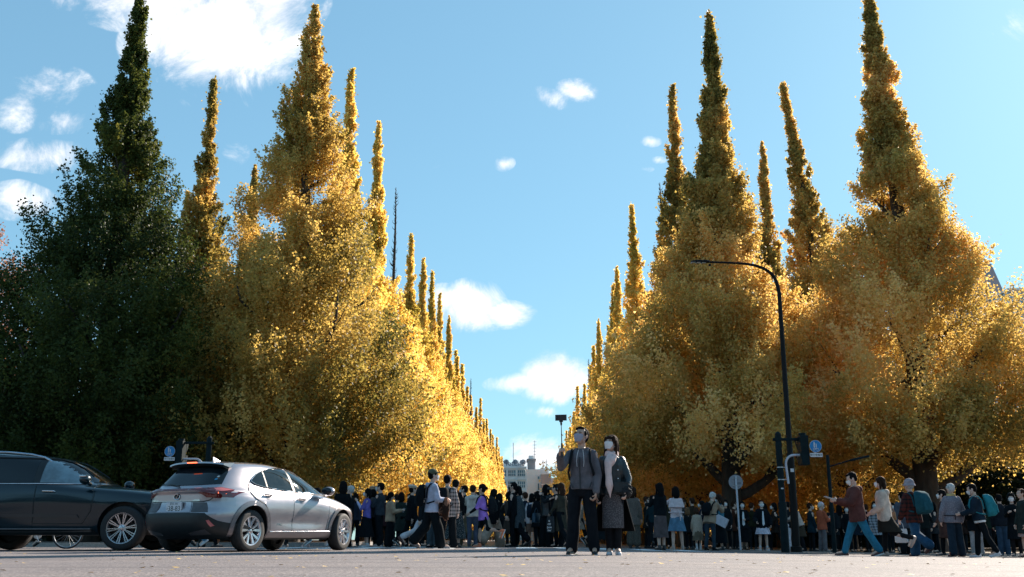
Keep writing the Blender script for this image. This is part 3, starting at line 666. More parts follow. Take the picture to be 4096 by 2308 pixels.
class Car:
    def __init__(s, spec):
        s.sp = spec; s.root = empty(spec['name']); 
        zs = spec['z']; fi = lambda k, z: float(np.interp(z, [a for a, b in spec[k]], [b for a, b in spec[k]]))
        N = 192; rings = []
        for z in zs:
            xr, xf, w, n = fi('xr', z), fi('xf', z), fi('w', z), fi('n', z)
            a = (xf - xr) / 2; c = (xf + xr) / 2; ring = []
            for i in range(N):
                th = 2 * math.pi * i / N; cx, sx = math.cos(th), math.sin(th)
                nn = n if cx < 0 else n * spec.get('nose', .8)
                k = (abs(cx) ** nn + abs(sx) ** nn) ** (-1 / nn)
                x = c + a * cx * k; y = w * sx * k
                y *= spec['bulge'](x, z)
                ring.append((x, y, z))
            rings.append(ring)
        mb = MB(); mb.rings(rings); me = mb.fixn(mb.mesh('body'))
        s.bvh_me = me.copy()
        bm = bmesh.new(); bm.from_mesh(me); s.bvh = BVHTree.FromBMesh(bm); bm.free()
        body = link('body', me, spec['paint'], s.root)
        # wheel arches cut out of the shell
        cut = MB(); R0 = spec['arch']
        for ax_ in (0, spec['wb']):
            for sg in (-1, 1):
                y0 = sg * (spec['track'] - .20); y1 = sg * (spec['track'] + .6)
                cut.lathe([(R0, min(y0, y1)), (R0, max(y0, y1))], (ax_, 0, spec['wr'] + .02), 'y', 48, True)
                cut.box(ax_ - R0 * .98, ax_ + R0 * .98, min(y0, y1) + .001, max(y0, y1), -.2, spec['wr'] - .1)
        cm = cut.fixn(cut.mesh('cut')); co = link('cut', cm, M_BLACKP)
        body.data.materials.append(M_BLACKP)
        md = body.modifiers.new('b', 'BOOLEAN'); md.object = co; md.operation = 'DIFFERENCE'; md.solver = 'EXACT'; md.use_self = True
        dg = bpy.context.evaluated_depsgraph_get(); dg.update()
        new = bpy.data.meshes.new_from_object(body.evaluated_get(dg)); body.modifiers.clear(); body.data = new; bpy.data.objects.remove(co)
        new.materials.clear(); new.materials.append(spec['paint']); new.materials.append(M_BLACKP)
        for p in new.polygons:
            c = p.center; ins = False
            for ax_ in (0, spec['wb']):
                d = math.hypot(c.x - ax_, c.z - spec['wr'] - .02)
                if d < R0 + .006 and abs(c.y) > spec['track'] - .215 and (abs(p.normal.y) < .6 or abs(c.y) < spec['track'] - .19): ins = True
                if c.z < spec['wr'] - .05 and abs(abs(c.x - ax_) - R0 * .98) < .01: ins = True
            p.material_index = 1 if ins or c.z < spec['zlow'] else 0
        smooth_all(new, 30); s.body = body
        for i, (ax_, sg, st) in enumerate([(0, -1, 0), (0, 1, 0), (spec['wb'], -1, spec['steer']), (spec['wb'], 1, spec['steer'])]): s.wheel(ax_, sg, st)
    def hit(s, axis, a, b, side=-1):
        """axis 'y': a=x, b=z seen from the side; 'x': a=y, b=z seen from behind (side -1) or the front; 'z': from above"""
        if axis == 'y': o = Vector((a, side * 3, b)); d = Vector((0, -side, 0))
        elif axis == 'x': o = Vector((side * 8, a, b)); d = Vector((-side, 0, 0))
        else: o = Vector((a, b, 4)); d = Vector((0, 0, -1))
        loc, nor, _, _ = s.bvh.ray_cast(o, d)
        if loc is None: return None, None
        if nor.dot(d) > 0: nor = -nor
        return loc, nor
    def patch(s, name, poly, m, axis='y', side=-1, off=.004, thick=.006, step=.05, parent=None, smooth=40):
        """a panel that lies on the shell: outline in a side/rear view, carried onto the surface"""
        bm = bmesh.new(); vs = [bm.verts.new((p[0], 0, p[1])) for p in poly]; bm.faces.new(vs)
        xs = [p[0] for p in poly]; zs = [p[1] for p in poly]
        for lo, hi, k in ((min(xs), max(xs), 0), (min(zs), max(zs), 2)):
            v = math.floor(lo / step) * step + step
            while v < hi - 1e-4:
                co = [0, 0, 0]; co[k] = v; no = [0, 0, 0]; no[k] = 1
                bmesh.ops.bisect_plane(bm, geom=bm.verts[:] + bm.edges[:] + bm.faces[:], plane_co=co, plane_no=no); v += step
        bmesh.ops.triangulate(bm, faces=bm.faces[:])
        bad = []; sd_ = side; dv = {'x': Vector((side, 0, 0)), 'y': Vector((0, side, 0)), 'z': Vector((0, 0, 1))}[axis]; top = {}
        def nor_at(a, b, n0):
            h = .05; q = [s.hit(axis, a + u * h, b + w * h, side)[0] for u, w in ((1, 0), (-1, 0), (0, 1), (0, -1))]
            if any(t is None for t in q) or (q[0] - q[1]).length > .3 or (q[2] - q[3]).length > .3: return n0
            n = (q[0] - q[1]).cross(q[2] - q[3]).normalized()
            return n if n.dot(n0) > 0 else -n
        vn = []
        for v in bm.verts:
            a, b = v.co.x, v.co.z; loc, nor = s.hit(axis, a, b, side)
            if loc is None: bad.append(v); continue
            n = nor_at(a, b, nor); v.co = loc + dv * off + n * .0005; top[v] = n
        bmesh.ops.delete(bm, geom=bad, context='VERTS')
        key = {tuple(round(c, 6) for c in v.co): n for v, n in top.items() if v.is_valid}
        lay = bm.verts.layers.float_vector.new('n0')
        for v in bm.verts: v[lay] = key.get(tuple(round(c, 6) for c in v.co), Vector(dv))
        if thick:
            r = bmesh.ops.extrude_face_region(bm, geom=bm.faces[:])
            for g in r['geom']:
                if isinstance(g, bmesh.types.BMVert): g.co += dv * thick
        bmesh.ops.recalc_face_normals(bm, faces=bm.faces)
        bm.normal_update(); f = bm.faces[:]; flip = sum(1 for q in f if q.normal.dot(dv) > .3) 
        me = bpy.data.meshes.new(name); N_ = [tuple(v[lay]) for v in bm.verts]; bm.to_mesh(me); bm.free(); smooth_all(me)
        me.normals_split_custom_set_from_vertices(N_)
        return link(name, me, m, parent or s.root)
    def line(s, name, pts, m, rad=.007, axis='y', side=-1, off=.006, close=False, parent=None, step=.06, flat=False):
        P = []
        pp = list(pts) + ([pts[0]] if close else [])
        for (a, b), (c, d) in zip(pp[:-1], pp[1:]):
            n = max(1, int(math.hypot(c - a, d - b) / step))
            for k in range(n):
                t = k / n; loc, nor = s.hit(axis, a + (c - a) * t, b + (d - b) * t, side)
                if loc is not None: P.append(loc + nor * off)
        loc, nor = s.hit(axis, pp[-1][0], pp[-1][1], side)
        if loc is not None: P.append(loc + nor * off)
        mb = MB(); mb.tube(P, rad, 6); return mb.build(name, m, parent or s.root, smooth=60)
    def wheel(s, x, sg, steer):
        sp = s.sp; R0 = sp['wr']; rr = sp['rim']; W = sp['tw']; y = sg * sp['track']
        e = empty('wheel', (x, y - sg * W / 2, R0)); e.parent = s.root; e.rotation_euler = (0, 0, steer)
        o = sg
        mb = MB(); h = W / 2
        prof = [(rr - .01, -h * .9), (R0 * .86, -h), (R0 * .965, -h * .86), (R0 - .004, -h * .72), (R0, -h * .2), (R0, h * .2), (R0 - .004, h * .72), (R0 * .965, h * .86), (R0 * .86, h), (rr + .012, h * .93), (rr - .01, h * .82)]
        mb.lathe(prof, (0, 0, 0), 'y', 56)
        mb.build('tyre', M_TYRE, e, smooth=40)
        mb = MB(); f = o * h * .86
        mb.lathe([(rr + .006, f), (rr + .004, f + o * .008), (rr - .012, f + o * .004), (rr - .03, f - o * .03), (rr - .045, f - o * .14)], (0, 0, 0), 'y', 56)
        ns = sp['spokes']
        for k in range(ns):
            a0 = 2 * math.pi * k / ns + sp['phase']
            for d in (-1, 1):
                a1 = a0 + d * sp['split']; a2 = a0 + d * .10
                p = Vector((math.cos(a2) * rr * .22, f - o * .035, math.sin(a2) * rr * .22)); q = Vector((math.cos(a1) * (rr - .008), f - o * .012, math.sin(a1) * (rr - .008)))
                dr = (q - p).normalized(); t = Vector((0, 1, 0)).cross(dr).normalized()
                w0, w1 = sp['sw']
                mb.add([p - t * w0 - Vector((0, o * .012, 0)), p + t * w0 - Vector((0, o * .012, 0)), q + t * w1 - Vector((0, o * .01, 0)), q - t * w1 - Vector((0, o * .01, 0)),
                        p - t * w0 * .6 + Vector((0, o * .012, 0)), p + t * w0 * .6 + Vector((0, o * .012, 0)), q + t * w1 * .75 + Vector((0, o * .01, 0)), q - t * w1 * .75 + Vector((0, o * .01, 0))],
                       [(0, 1, 2, 3), (4, 5, 6, 7), (0, 1, 5, 4), (1, 2, 6, 5), (2, 3, 7, 6), (3, 0, 4, 7)])
        mb.lathe([(.001, f - o * .005), (.026, f - o * .008), (.034, f - o * .02), (rr * .26, f - o * .03), (rr * .28, f - o * .06)], (0, 0, 0), 'y', 24)
        for k in range(5):
            a = 2 * math.pi * k / 5 + .6; mb.lathe([(.001, f - o * .012), (.009, f - o * .014), (.010, f - o * .04)], (math.cos(a) * .056, 0, math.sin(a) * .056), 'y', 8)
        mb.build('rim', M_RIM, e, smooth=30)
        mb = MB(); mb.lathe([(.001, f - o * .10), (rr * .72, f - o * .10), (rr * .72, f - o * .12)], (0, 0, 0), 'y', 32); mb.lathe([(rr - .03, f - o * .15), (.001, f - o * .16)], (0, 0, 0), 'y', 32)
        mb.build('brake_disc', mat('brake_dark', (.03, .032, .035), .5, metal=.5), e, smooth=30)

def gauss(v, c, w): return math.exp(-((v - c) / w) ** 2)
def arc(cx, cz, r, a0, a1, n=24): return [(cx + r * math.cos(R(a0 + (a1 - a0) * k / n)), cz + r * math.sin(R(a0 + (a1 - a0) * k / n))) for k in range(n + 1)]

def crossover():
    zs = sorted(set([round(z, 4) for z in list(np.arange(.20, .82, .035)) + list(np.arange(.82, 1.06, .0125)) + list(np.arange(1.06, 1.44, .03)) + [1.44, 1.46, 1.475, 1.49, 1.50, 1.51, 1.52, 1.528, 1.534, 1.538, 1.54]]))
    def bulge(x, z):
        k = 1 + .030 * gauss(x, 0, .55) * gauss(z, .72, .22) + .026 * gauss(x, 2.64, .5) * gauss(z, .68, .2)
        k -= .030 * gauss(x, 1.35, .75) * gauss(z, .50, .10)
        k += .012 * gauss(x, 1.3, 1.6) * gauss(z, .84 + .05 * (1.3 - x) * .3, .06)
        return k
    sp = dict(name='silver_crossover', paint=M_SILVER, z=zs, wb=2.64, wr=.345, rim=.238, tw=.225, track=.905, arch=.395, steer=R(9), spokes=5, phase=R(90), split=.30, sw=(.020, .030), zlow=.29, nose=.62,
              xr=[(.2, -.66), (.28, -.80), (.36, -.88), (.45, -.92), (.6, -.93), (.67, -.90), (.70, -.865), (.8, -.845), (.93, -.85), (.975, -.875), (1.0, -.87), (1.03, -.80), (1.08, -.755), (1.3, -.55), (1.42, -.41), (1.47, -.33), (1.5, -.16), (1.52, .15), (1.53, .5), (1.54, .94)],
              xf=[(.2, 3.30), (.3, 3.48), (.45, 3.56), (.6, 3.55), (.7, 3.53), (.78, 3.46), (.83, 3.34), (.87, 3.22), (.91, 3.07), (.95, 2.90), (.98, 2.74), (1.0, 2.65), (1.03, 2.57), (1.1, 2.43), (1.2, 2.22), (1.3, 2.0), (1.4, 1.76), (1.46, 1.58), (1.5, 1.42), (1.52, 1.25), (1.54, 1.0)],
              w=[(.2, .80), (.28, .875), (.4, .895), (.6, .91), (.75, .912), (.9, .89), (.98, .87), (1.02, .845), (1.1, .80), (1.2, .755), (1.3, .705), (1.4, .645), (1.45, .60), (1.49, .52), (1.52, .38), (1.535, .22), (1.54, .1)],
              n=[(.2, 5), (.6, 5.0), (.95, 5.0), (1.05, 4.2), (1.4, 4), (1.54, 2.5)], bulge=bulge)
    c = Car(sp); r = c.root
    tag(r, 'silver grey compact crossover seen from behind, turning into the crowd', 'car')
    for sd in (-1, 1):
        dlo = [(2.38, 1.010), (2.28, 1.085), (2.06, 1.20), (1.76, 1.335), (1.50, 1.405), (1.22, 1.437), (.9, 1.435), (.62, 1.405), (.40, 1.36), (.20, 1.28), (.08, 1.20), (.06, 1.165), (.14, 1.12), (.34, 1.08), (.7, 1.05), (1.2, 1.025), (1.8, 1.01)]
        def seg(a, b):
            from_poly = bmesh.new(); vs = [from_poly.verts.new((p[0], 0, p[1])) for p in dlo]; from_poly.faces.new(vs)
            for x, sgn in ((a, -1), (b, 1)):
                bmesh.ops.bisect_plane(from_poly, geom=from_poly.verts[:] + from_poly.edges[:] + from_poly.faces[:], plane_co=(x, 0, 0), plane_no=(sgn, 0, 0), clear_outer=True)
            f = from_poly.faces[:][0]; out = [(v.co.x, v.co.z) for v in f.verts]; from_poly.free(); return out
        c.patch('window_surround', [(p[0] * 1.0 + (.012 if p[0] > .8 else -.014), p[1] + (.012 if p[1] > 1.2 else -.010)) for p in dlo], M_BLACKP, side=sd, off=.001, thick=.003)
        c.patch('window', seg(-.5, .42), M_CGLASS, side=sd, off=.005, thick=.003)
        c.patch('window', seg(.465, 1.13), M_CGLASS, side=sd, off=.005, thick=.003)
        c.patch('window', seg(1.20, 2.5), M_CGLASS, side=sd, off=.005, thick=.003)
        c.line('window_trim', dlo, M_CHROME, .009, side=sd, off=.010, close=True)
        # doors with handles
        dr = c.patch('door', [(1.08, .36), (2.06, .36), (2.12, .55), (2.15, .80), (2.12, .97), (1.08, 1.01)], M_SILVER, side=sd, off=.002, thick=.004)
        c.line('panel_gap', [(1.075, .30), (1.075, 1.01)], M_BLACKP, .006, side=sd, off=.004, parent=dr)
        c.line('panel_gap', [(1.08, .34), (2.08, .34), (2.12, .55), (2.15, .80), (2.08, .98)], M_BLACKP, .006, side=sd, off=.003, parent=dr)
        dr2 = c.patch('door', [(.50, .36), (1.07, .36), (1.07, 1.015), (.30, 1.05), (.06, 1.10), (-.06, 1.0), (.06, .88), (.28, .80), (.42, .62)], M_SILVER, side=sd, off=.002, thick=.004)
        c.line('panel_gap', [(.49, .34), (.41, .61), (.27, .79), (.05, .87), (-.08, 1.0), (.02, 1.16)], M_BLACKP, .005, side=sd, off=.003, parent=dr2)
        for hx, hz, dd in ((1.19, .90, dr), (.26, .945, dr2)):
            l0, n0 = c.hit('y', hx, hz, sd); l1, n1 = c.hit('y', hx + .21, hz - .01, sd)
            mb = MB(); mb.tube([l0 + n0 * .012, l0.lerp(l1, .1) + n0 * .035, l0.lerp(l1, .9) + n0 * .035, l1 + n0 * .012], [.010, .015, .015, .010], 8)
            mb.build('door_handle', M_CHROME, dd)
            c.patch('handle_cup', arc(hx + .11, hz, .075, 0, 345, 16), M_CLADS, side=sd, off=.007, thick=.002, parent=dd)
        # sill cladding with bright line
        c.patch('sill_cladding', [(.40, .23), (2.26, .23), (2.22, .345), (.44, .335)], M_CLADS, side=sd, off=.004, thick=.018)
        c.line('sill_trim', [(.46, .335), (1.3, .342), (2.2, .352)], M_CHROME, .007, side=sd, off=.026)
        for ax_ in (0, 2.64):
            poly = arc(ax_, .365, .475, -14, 194, 30) + list(reversed(arc(ax_, .365, .398, -18, 198, 30)))
            c.patch('arch_cladding', poly, M_CLADS, side=sd, off=.002, thick=.016, step=.06)
        # mirror
        mx = Vector((2.0, sd * .97, 1.075))
        mb = MB(); mb.ell(mx, .10, .13, .085, None, 18, 10); mb.tube([(2.1, sd * .85, 1.01), (2.03, sd * .91, 1.04)], [.03, .026], 8)
        mi = mb.build('mirror', M_SILVER, r); mb = MB(); mb.ell(mx - Vector((.06, 0, -.002)), .05, .115, .07, None, 16, 8); mb.build('mirror_glass', M_CGLASS, mi)
        # side part of the tail lamp and headlight
        c.patch('tail_lamp', [(-.845, .955), (-.80, .87), (-.66, .86), (-.60, .93), (-.40, 1.005), (-.60, 1.045), (-.78, 1.03)], M_LAMP, side=sd, off=.006, thick=.022, step=.03)
        c.patch('tail_lamp', [(-.74, .965), (-.44, 1.003), (-.60, 1.04), (-.70, 1.03)], M_LAMPP, side=sd, off=.024, thick=.010, step=.03)
        c.patch('headlight', [(3.42, .70), (3.30, .80), (3.02, .875), (3.12, .79)], M_HEAD, side=sd, off=.006, thick=.01, step=.03)
        c.line('bonnet_gap', [(2.6, .985), (2.85, .94), (3.1, .88)], M_BLACKP, .004, side=sd, off=.001)
        t = text_mesh('HYBRID', .045, .001); l, n = c.hit('y', .72, .455, sd)
        link('badge', t, M_CHROME, r, l + n * .010, (R(90), 0, R(180 if sd > 0 else 0)))
    # rear: hatch glass, spoiler, lamp bar, emblem, plate, bumper
    c.patch('rear_window', [(-.66, 1.095), (-.35, 1.08), (.35, 1.08), (.66, 1.095), (.60, 1.30), (.54, 1.405), (-.54, 1.405), (-.60, 1.30)], M_CGLASS, 'x', -1, .006, .004)
    mb = MB(); rs = []
    for k in range(13):
        y = -.60 + 1.2 * k / 12; e_ = (abs(y) / .60) ** 3; z = 1.475 - .035 * e_; x0 = -.56 + .10 * e_; rs.append([(-.20, y, z + .030), (x0, y, z + .004), (x0 - .005, y, z - .022), (-.30, y, z - .055)])
    mb.rings(rs); sp_ = mb.build('spoiler', M_SILVER, r, smooth=50)
    mb = MB(); rs = []
    for k in range(13):
        y = -.57 + 1.14 * k / 12; e_ = (abs(y) / .60) ** 3; z = 1.445 - .035 * e_; rs.append([(-.25, y, z - .00), (-.545 + .10 * e_, y, z - .004), (-.50 + .1 * e_, y, z - .035), (-.36, y, z - .045)])
    mb.rings(rs); mb.build('spoiler_underside', M_BLACKP, sp_, smooth=50)
    mb = MB(); mb.box(-.585, -.562, -.10, .10, 1.458, 1.475); mb.build('brake_light', M_LAMPON, sp_, smooth=0, bevel=.004)
    c.patch('lamp_bar', [(-.80, .955), (-.3, .985), (.3, .985), (.80, .955), (.82, .985), (.6, 1.02), (-.6, 1.02), (-.82, .985)], M_LAMP, 'x', -1, .010, .022, step=.06)
    for sd in (-1, 1):
        c.patch('tail_lamp', [(sd * .84, .875), (sd * .60, .885), (sd * .42, .965), (sd * .80, .985), (sd * .86, .975)], M_LAMP, 'x', -1, .006, .02, step=.05)
        c.patch('turn_signal', [(sd * .80, .932), (sd * .74, .935), (sd * .74, .962), (sd * .80, .962)], M_LAMPON, 'x', -1, .034, .008, step=.04)
        c.patch('reflector', [(sd * .74, .42), (sd * .70, .40), (sd * .66, .50), (sd * .69, .51)], M_LAMPP, 'x', -1, .03, .008, step=.04)
        c.patch('exhaust_surround', [(sd * .62, .36), (sd * .30, .30), (sd * .30, .26), (sd * .66, .28)], M_CLAD, 'x', -1, .02, .01, step=.05)
    c.patch('bumper', [(-.88, .27), (.88, .27), (.88, .44), (.76, .50), (.62, .62), (.36, .625), (-.36, .625), (-.62, .62), (-.76, .50), (-.88, .44)], M_BLACKP, 'x', -1, .003, .022, step=.06)
    c.patch('plate_recess', [(-.36, .635), (.36, .635), (.32, .80), (-.32, .80)], M_SILVER, 'x', -1, .003, .006)
    c.patch('bumper_panel', [(-.66, .635), (-.38, .635), (-.35, .79), (-.60, .79)], M_CLAD, 'x', -1, .003, .005)
    c.patch('bumper_panel', [(.66, .635), (.38, .635), (.35, .79), (.60, .79)], M_CLAD, 'x', -1, .003, .005)
    c.line('hatch_gap', [(-.72, .93), (-.64, .83), (-.54, .803), (0, .80), (.54, .803), (.64, .83), (.72, .93)], M_BLACKP, .008, 'x', -1, .003)
    l, n = c.hit('x', 0, .715, -1)
    mb = MB(); X = l.x - .045; mb.box(X - .004, X + .03, -.165, .165, .635, .800); pl = mb.build('number_plate', M_PLATE, r, smooth=0, bevel=.006)
    for txt, sz, y, z, spc in (('38-83', .115, -.012, .692, 1.02), ('足立 332', .046, .0, .772, 1.0), ('さ', .035, .137, .69, 1)):
        t = text_mesh(txt, sz, .0008, spacing=spc); link('lettering', t, M_INK, pl, (X - .0055, y, z), (R(90), 0, R(-90)))
    l, n = c.hit('x', 0, .885, -1); ev = Vector((l.x - .012, 0, .885))
    mb = MB(); ring = [(ev.x, .062 * math.cos(a), ev.z + .046 * math.sin(a)) for a in np.linspace(0, 2 * math.pi, 33)]
    mb.tube(ring, .0065, 6); mb.tube([(ev.x - .002, -.028, ev.z + .030), (ev.x - .002, .016, ev.z - .022)], .007, 6); mb.tube([(ev.x - .002, .022, ev.z - .022), (ev.x - .002, -.040, ev.z - .022)], .007, 6)
    em = mb.build('emblem', M_CHROME, r); mb = MB(); mb.v = []
    mb.add([(ev.x + .006, .058 * math.cos(a), ev.z + .043 * math.sin(a)) for a in np.linspace(0, 2 * math.pi, 28)[:-1]] , [tuple(range(27))]); mb.build('emblem_disc', M_BLACKP, em, smooth=0)
    for txt, y in (('LEXUS', .50), ('UX250h', -.42)):
        t = text_mesh(txt, .042, .001, spacing=1.05); l, n = c.hit('x', y, .825, -1); link('badge', t, M_CHROME, r, (l.x - .012, y, .825), (R(90), 0, R(-90)))
    mb = MB(); l, n = c.hit('x', -.56, 1.17, -1)
    for z, m_ in ((1.17, 'b'), (1.215, 'w')):
        l, n = c.hit('x', -.55, z, -1); mm = mat('sticker_' + m_, (.05, .35, .6) if m_ == 'b' else (.7, .72, .7), .5)
        q = n.cross(Vector((0, 1, 0))).normalized(); mb = MB(); mb.add([l + n * .014 + Vector((0, 1, 0)) * .04 * math.cos(a) + q * .022 * math.sin(a) for a in np.linspace(0, 2 * math.pi, 21)[:-1]], [tuple(range(20))]); mb.build('window_sticker', mm, r, smooth=0)
    # wiper, fin antenna
    mb = MB(); P = [c.hit('x', y, z, -1)[0] + Vector((-.02, 0, .0)) for y, z in ((.02, 1.06), (.2, 1.09), (.5, 1.11))]; mb.tube(P, .008, 5); mb.build('wiper', M_BLACKP, r)
    mb = MB(); mb.rings([[(-.06, -.03, 1.525), (.12, -.006, 1.53), (.12, .006, 1.53), (-.06, .03, 1.525)], [(-.07, -.012, 1.57), (.04, -.004, 1.56), (.04, .004, 1.56), (-.07, .012, 1.57)], [(-.075, -.005, 1.60), (-.03, -.003, 1.59), (-.03, .003, 1.59), (-.075, .005, 1.60)]])
    mb.build('roof_antenna', M_SILVER, r, smooth=0)
    return c

def big_suv():
    zs = sorted(set([round(z, 4) for z in list(np.arange(.28, 1.0, .04)) + list(np.arange(1.0, 1.24, .0125)) + list(np.arange(1.25, 1.70, .03)) + [1.70, 1.72, 1.74, 1.755, 1.77, 1.78, 1.79, 1.80, 1.81, 1.815, 1.82]]))
    def bulge(x, z): return 1 + .022 * gauss(x, 0, .6) * gauss(z, .8, .25) + .022 * gauss(x, 2.85, .55) * gauss(z, .8, .22) - .018 * gauss(x, 1.4, .9) * gauss(z, .66, .14)
    sp = dict(name='dark_suv', paint=M_DARKP, z=zs, wb=2.85, wr=.40, rim=.272, tw=.26, track=.965, arch=.455, steer=0, spokes=10, phase=R(80), split=.085, sw=(.010, .013), zlow=.36, nose=.6,
              xr=[(.28, -.9), (.4, -1.12), (.55, -1.2), (1.0, -1.19), (1.15, -1.15), (1.5, -1.0), (1.7, -.86), (1.76, -.68), (1.80, -.4), (1.82, -.2)],
              xf=[(.28, 3.45), (.4, 3.68), (.6, 3.80), (.85, 3.80), (.95, 3.76), (1.02, 3.64), (1.07, 3.42), (1.11, 3.1), (1.14, 2.8), (1.17, 2.52), (1.20, 2.36), (1.24, 2.27), (1.4, 2.02), (1.55, 1.78), (1.65, 1.58), (1.70, 1.44), (1.75, 1.15), (1.79, .7), (1.81, .3), (1.82, 0)],
              w=[(.28, .86), (.4, .94), (.6, .97), (.85, .985), (1.05, .97), (1.17, .94), (1.22, .91), (1.4, .855), (1.55, .80), (1.65, .755), (1.72, .70), (1.77, .60), (1.80, .42), (1.82, .12)],
              n=[(.28, 5), (1.1, 5.5), (1.2, 4.6), (1.7, 4.2), (1.82, 2.6)], bulge=bulge)
    c = Car(sp); r = c.root
    tag(r, 'large dark blue black four wheel drive car at the left edge, cut by the picture', 'car')
    for sd in (-1, 1):
        fr = [(1.24, 1.225), (2.12, 1.22), (2.02, 1.32), (1.80, 1.47), (1.58, 1.58), (1.40, 1.635), (1.24, 1.65)]
        c.patch('window_surround', [(-.98, 1.215), (2.22, 1.21), (2.10, 1.34), (1.86, 1.49), (1.62, 1.61), (1.42, 1.665), (.6, 1.70), (-.4, 1.68), (-.85, 1.60)], M_BLACKP, side=sd, off=.001, thick=.003)
        c.patch('window', fr, mat('car_glass_clear', (.10, .16, .19), .04, var=.4, scale=3, spec=1.0, coat=1), side=sd, off=.005, thick=.003)
        c.patch('window', [(.12, 1.225), (1.12, 1.225), (1.12, 1.655), (.25, 1.665), (.12, 1.66)], M_CGLASS, side=sd, off=.005, thick=.003)
        c.patch('window', [(-.90, 1.225), (.0, 1.225), (.0, 1.66), (-.5, 1.64), (-.80, 1.56)], M_CGLASS, side=sd, off=.005, thick=.003)
        c.line('belt_trim', [(-.98, 1.20), (1.0, 1.195), (2.18, 1.195)], M_CHROME, .009, side=sd, off=.010)
        c.line('window_visor', [(2.02, 1.36), (1.80, 1.51), (1.58, 1.62), (1.40, 1.665), (.3, 1.69)], M_BLACKP, .012, side=sd, off=.012)
        dr = c.patch('door', [(1.22, .50), (2.10, .50), (2.24, .70), (2.28, 1.0), (2.20, 1.18), (1.22, 1.185)], M_DARKP, side=sd, off=.002, thick=.004)
        c.line('panel_gap', [(1.21, .46), (1.21, 1.19)], M_BLACKP, .006, side=sd, off=.002, parent=dr)
        c.line('panel_gap', [(1.22, .48), (2.12, .48), (2.26, .70), (2.30, 1.0), (2.22, 1.19)], M_BLACKP, .006, side=sd, off=.002, parent=dr)
        dr2 = c.patch('door', [(.52, .50), (1.20, .50), (1.20, 1.185), (.1, 1.19), (.12, 1.0), (.42, .80)], M_DARKP, side=sd, off=.002, thick=.004)
        for hx, dd in ((1.34, dr), (.22, dr2)):
            l0, n0 = c.hit('y', hx, 1.055, sd); l1, n1 = c.hit('y', hx + .24, 1.05, sd)
            mb = MB(); mb.tube([l0 + n0 * .012, l0.lerp(l1, .08) + n0 * .04, l0.lerp(l1, .92) + n0 * .04, l1 + n0 * .012], [.010, .014, .014, .010], 8); mb.build('door_handle', M_CHROME, dd)
        c.patch('side_moulding', [(.52, .60), (2.06, .585), (2.02, .64), (.62, .665)], M_DARKP, side=sd, off=.006, thick=.022)
        mb = MB(); mb.box(.52, 2.28, sd * .90 if sd < 0 else .80, sd * .80 if sd < 0 else .90, .33, .37); mb.box(.50, 2.30, min(sd * .99, sd * .78), max(sd * .99, sd * .78), .37, .40)
        mb.build('running_board', M_CLAD, r, smooth=0, bevel=.008)
        for ax_ in (0, 2.85):
            poly = arc(ax_, .42, .51, -10, 190, 30) + list(reversed(arc(ax_, .42, .458, -14, 194, 30)))
            c.patch('arch_trim', poly, M_DARKP, side=sd, off=.002, thick=.014, step=.06)
        mx = Vector((2.16, sd * 1.09, 1.27)); mb = MB(); mb.ell(mx, .10, .13, .095, None, 18, 10); mb.tube([(2.18, sd * .9, 1.19), (2.17, sd * 1.0, 1.22)], [.04, .03], 8)
        mi = mb.build('mirror', M_DARKP, r); mb = MB(); mb.obox(mx + Vector((-.005, sd * .05, .055)), (.06, 0, 0), (0, .075, 0), (0, 0, .012)); mb.build('mirror_signal', M_CHROME, mi, bevel=.004)
        c.patch('headlight', [(3.66, .92), (3.60, 1.02), (3.20, 1.075), (3.40, 1.0)], M_HEAD, side=sd, off=.006, thick=.012, step=.03)
        c.line('fender_gap', [(2.36, 1.17), (3.0, 1.10), (3.4, 1.05)], M_BLACKP, .005, side=sd, off=.001)
        mb = MB(); mb.tube([c.hit('z', x_, sd * .60)[0] + Vector((0, 0, h_)) for x_, h_ in ((-.6, .0), (-.45, .035), (0, .045), (.5, .045), (.9, .04), (1.15, .03), (1.3, 0))], .020, 8); mb.build('roof_rail', mat('rail_metal', (.45, .60, .72), .25, metal=.9), r)
    c.patch('windscreen', [(-.74, 1.25), (.74, 1.25), (.62, 1.64), (-.62, 1.64)], M_CGLASS, 'x', 1, .004, .004)
    c.patch('grille', [(-.5, .62), (.5, .62), (.38, 1.0), (-.38, 1.0)], M_CHROME, 'x', 1, .01, .02)
    c.patch('bumper', [(-.85, .38), (.85, .38), (.80, .56), (-.80, .56)], M_CLAD, 'x', 1, .006, .02)
    # driver's seat back and wheel glimpsed are behind reflective glass
    return c

car1 = crossover()
TH = R(64.0); ref = Vector((-4.47, 17.3, 0)); left = Vector((-math.sin(TH), math.cos(TH), 0))
car1.root.location = ref + left * .80; car1.root.rotation_euler = (0, 0, TH)
car2 = big_suv()
car2.root.location = (-9.985, 19.65, 0)
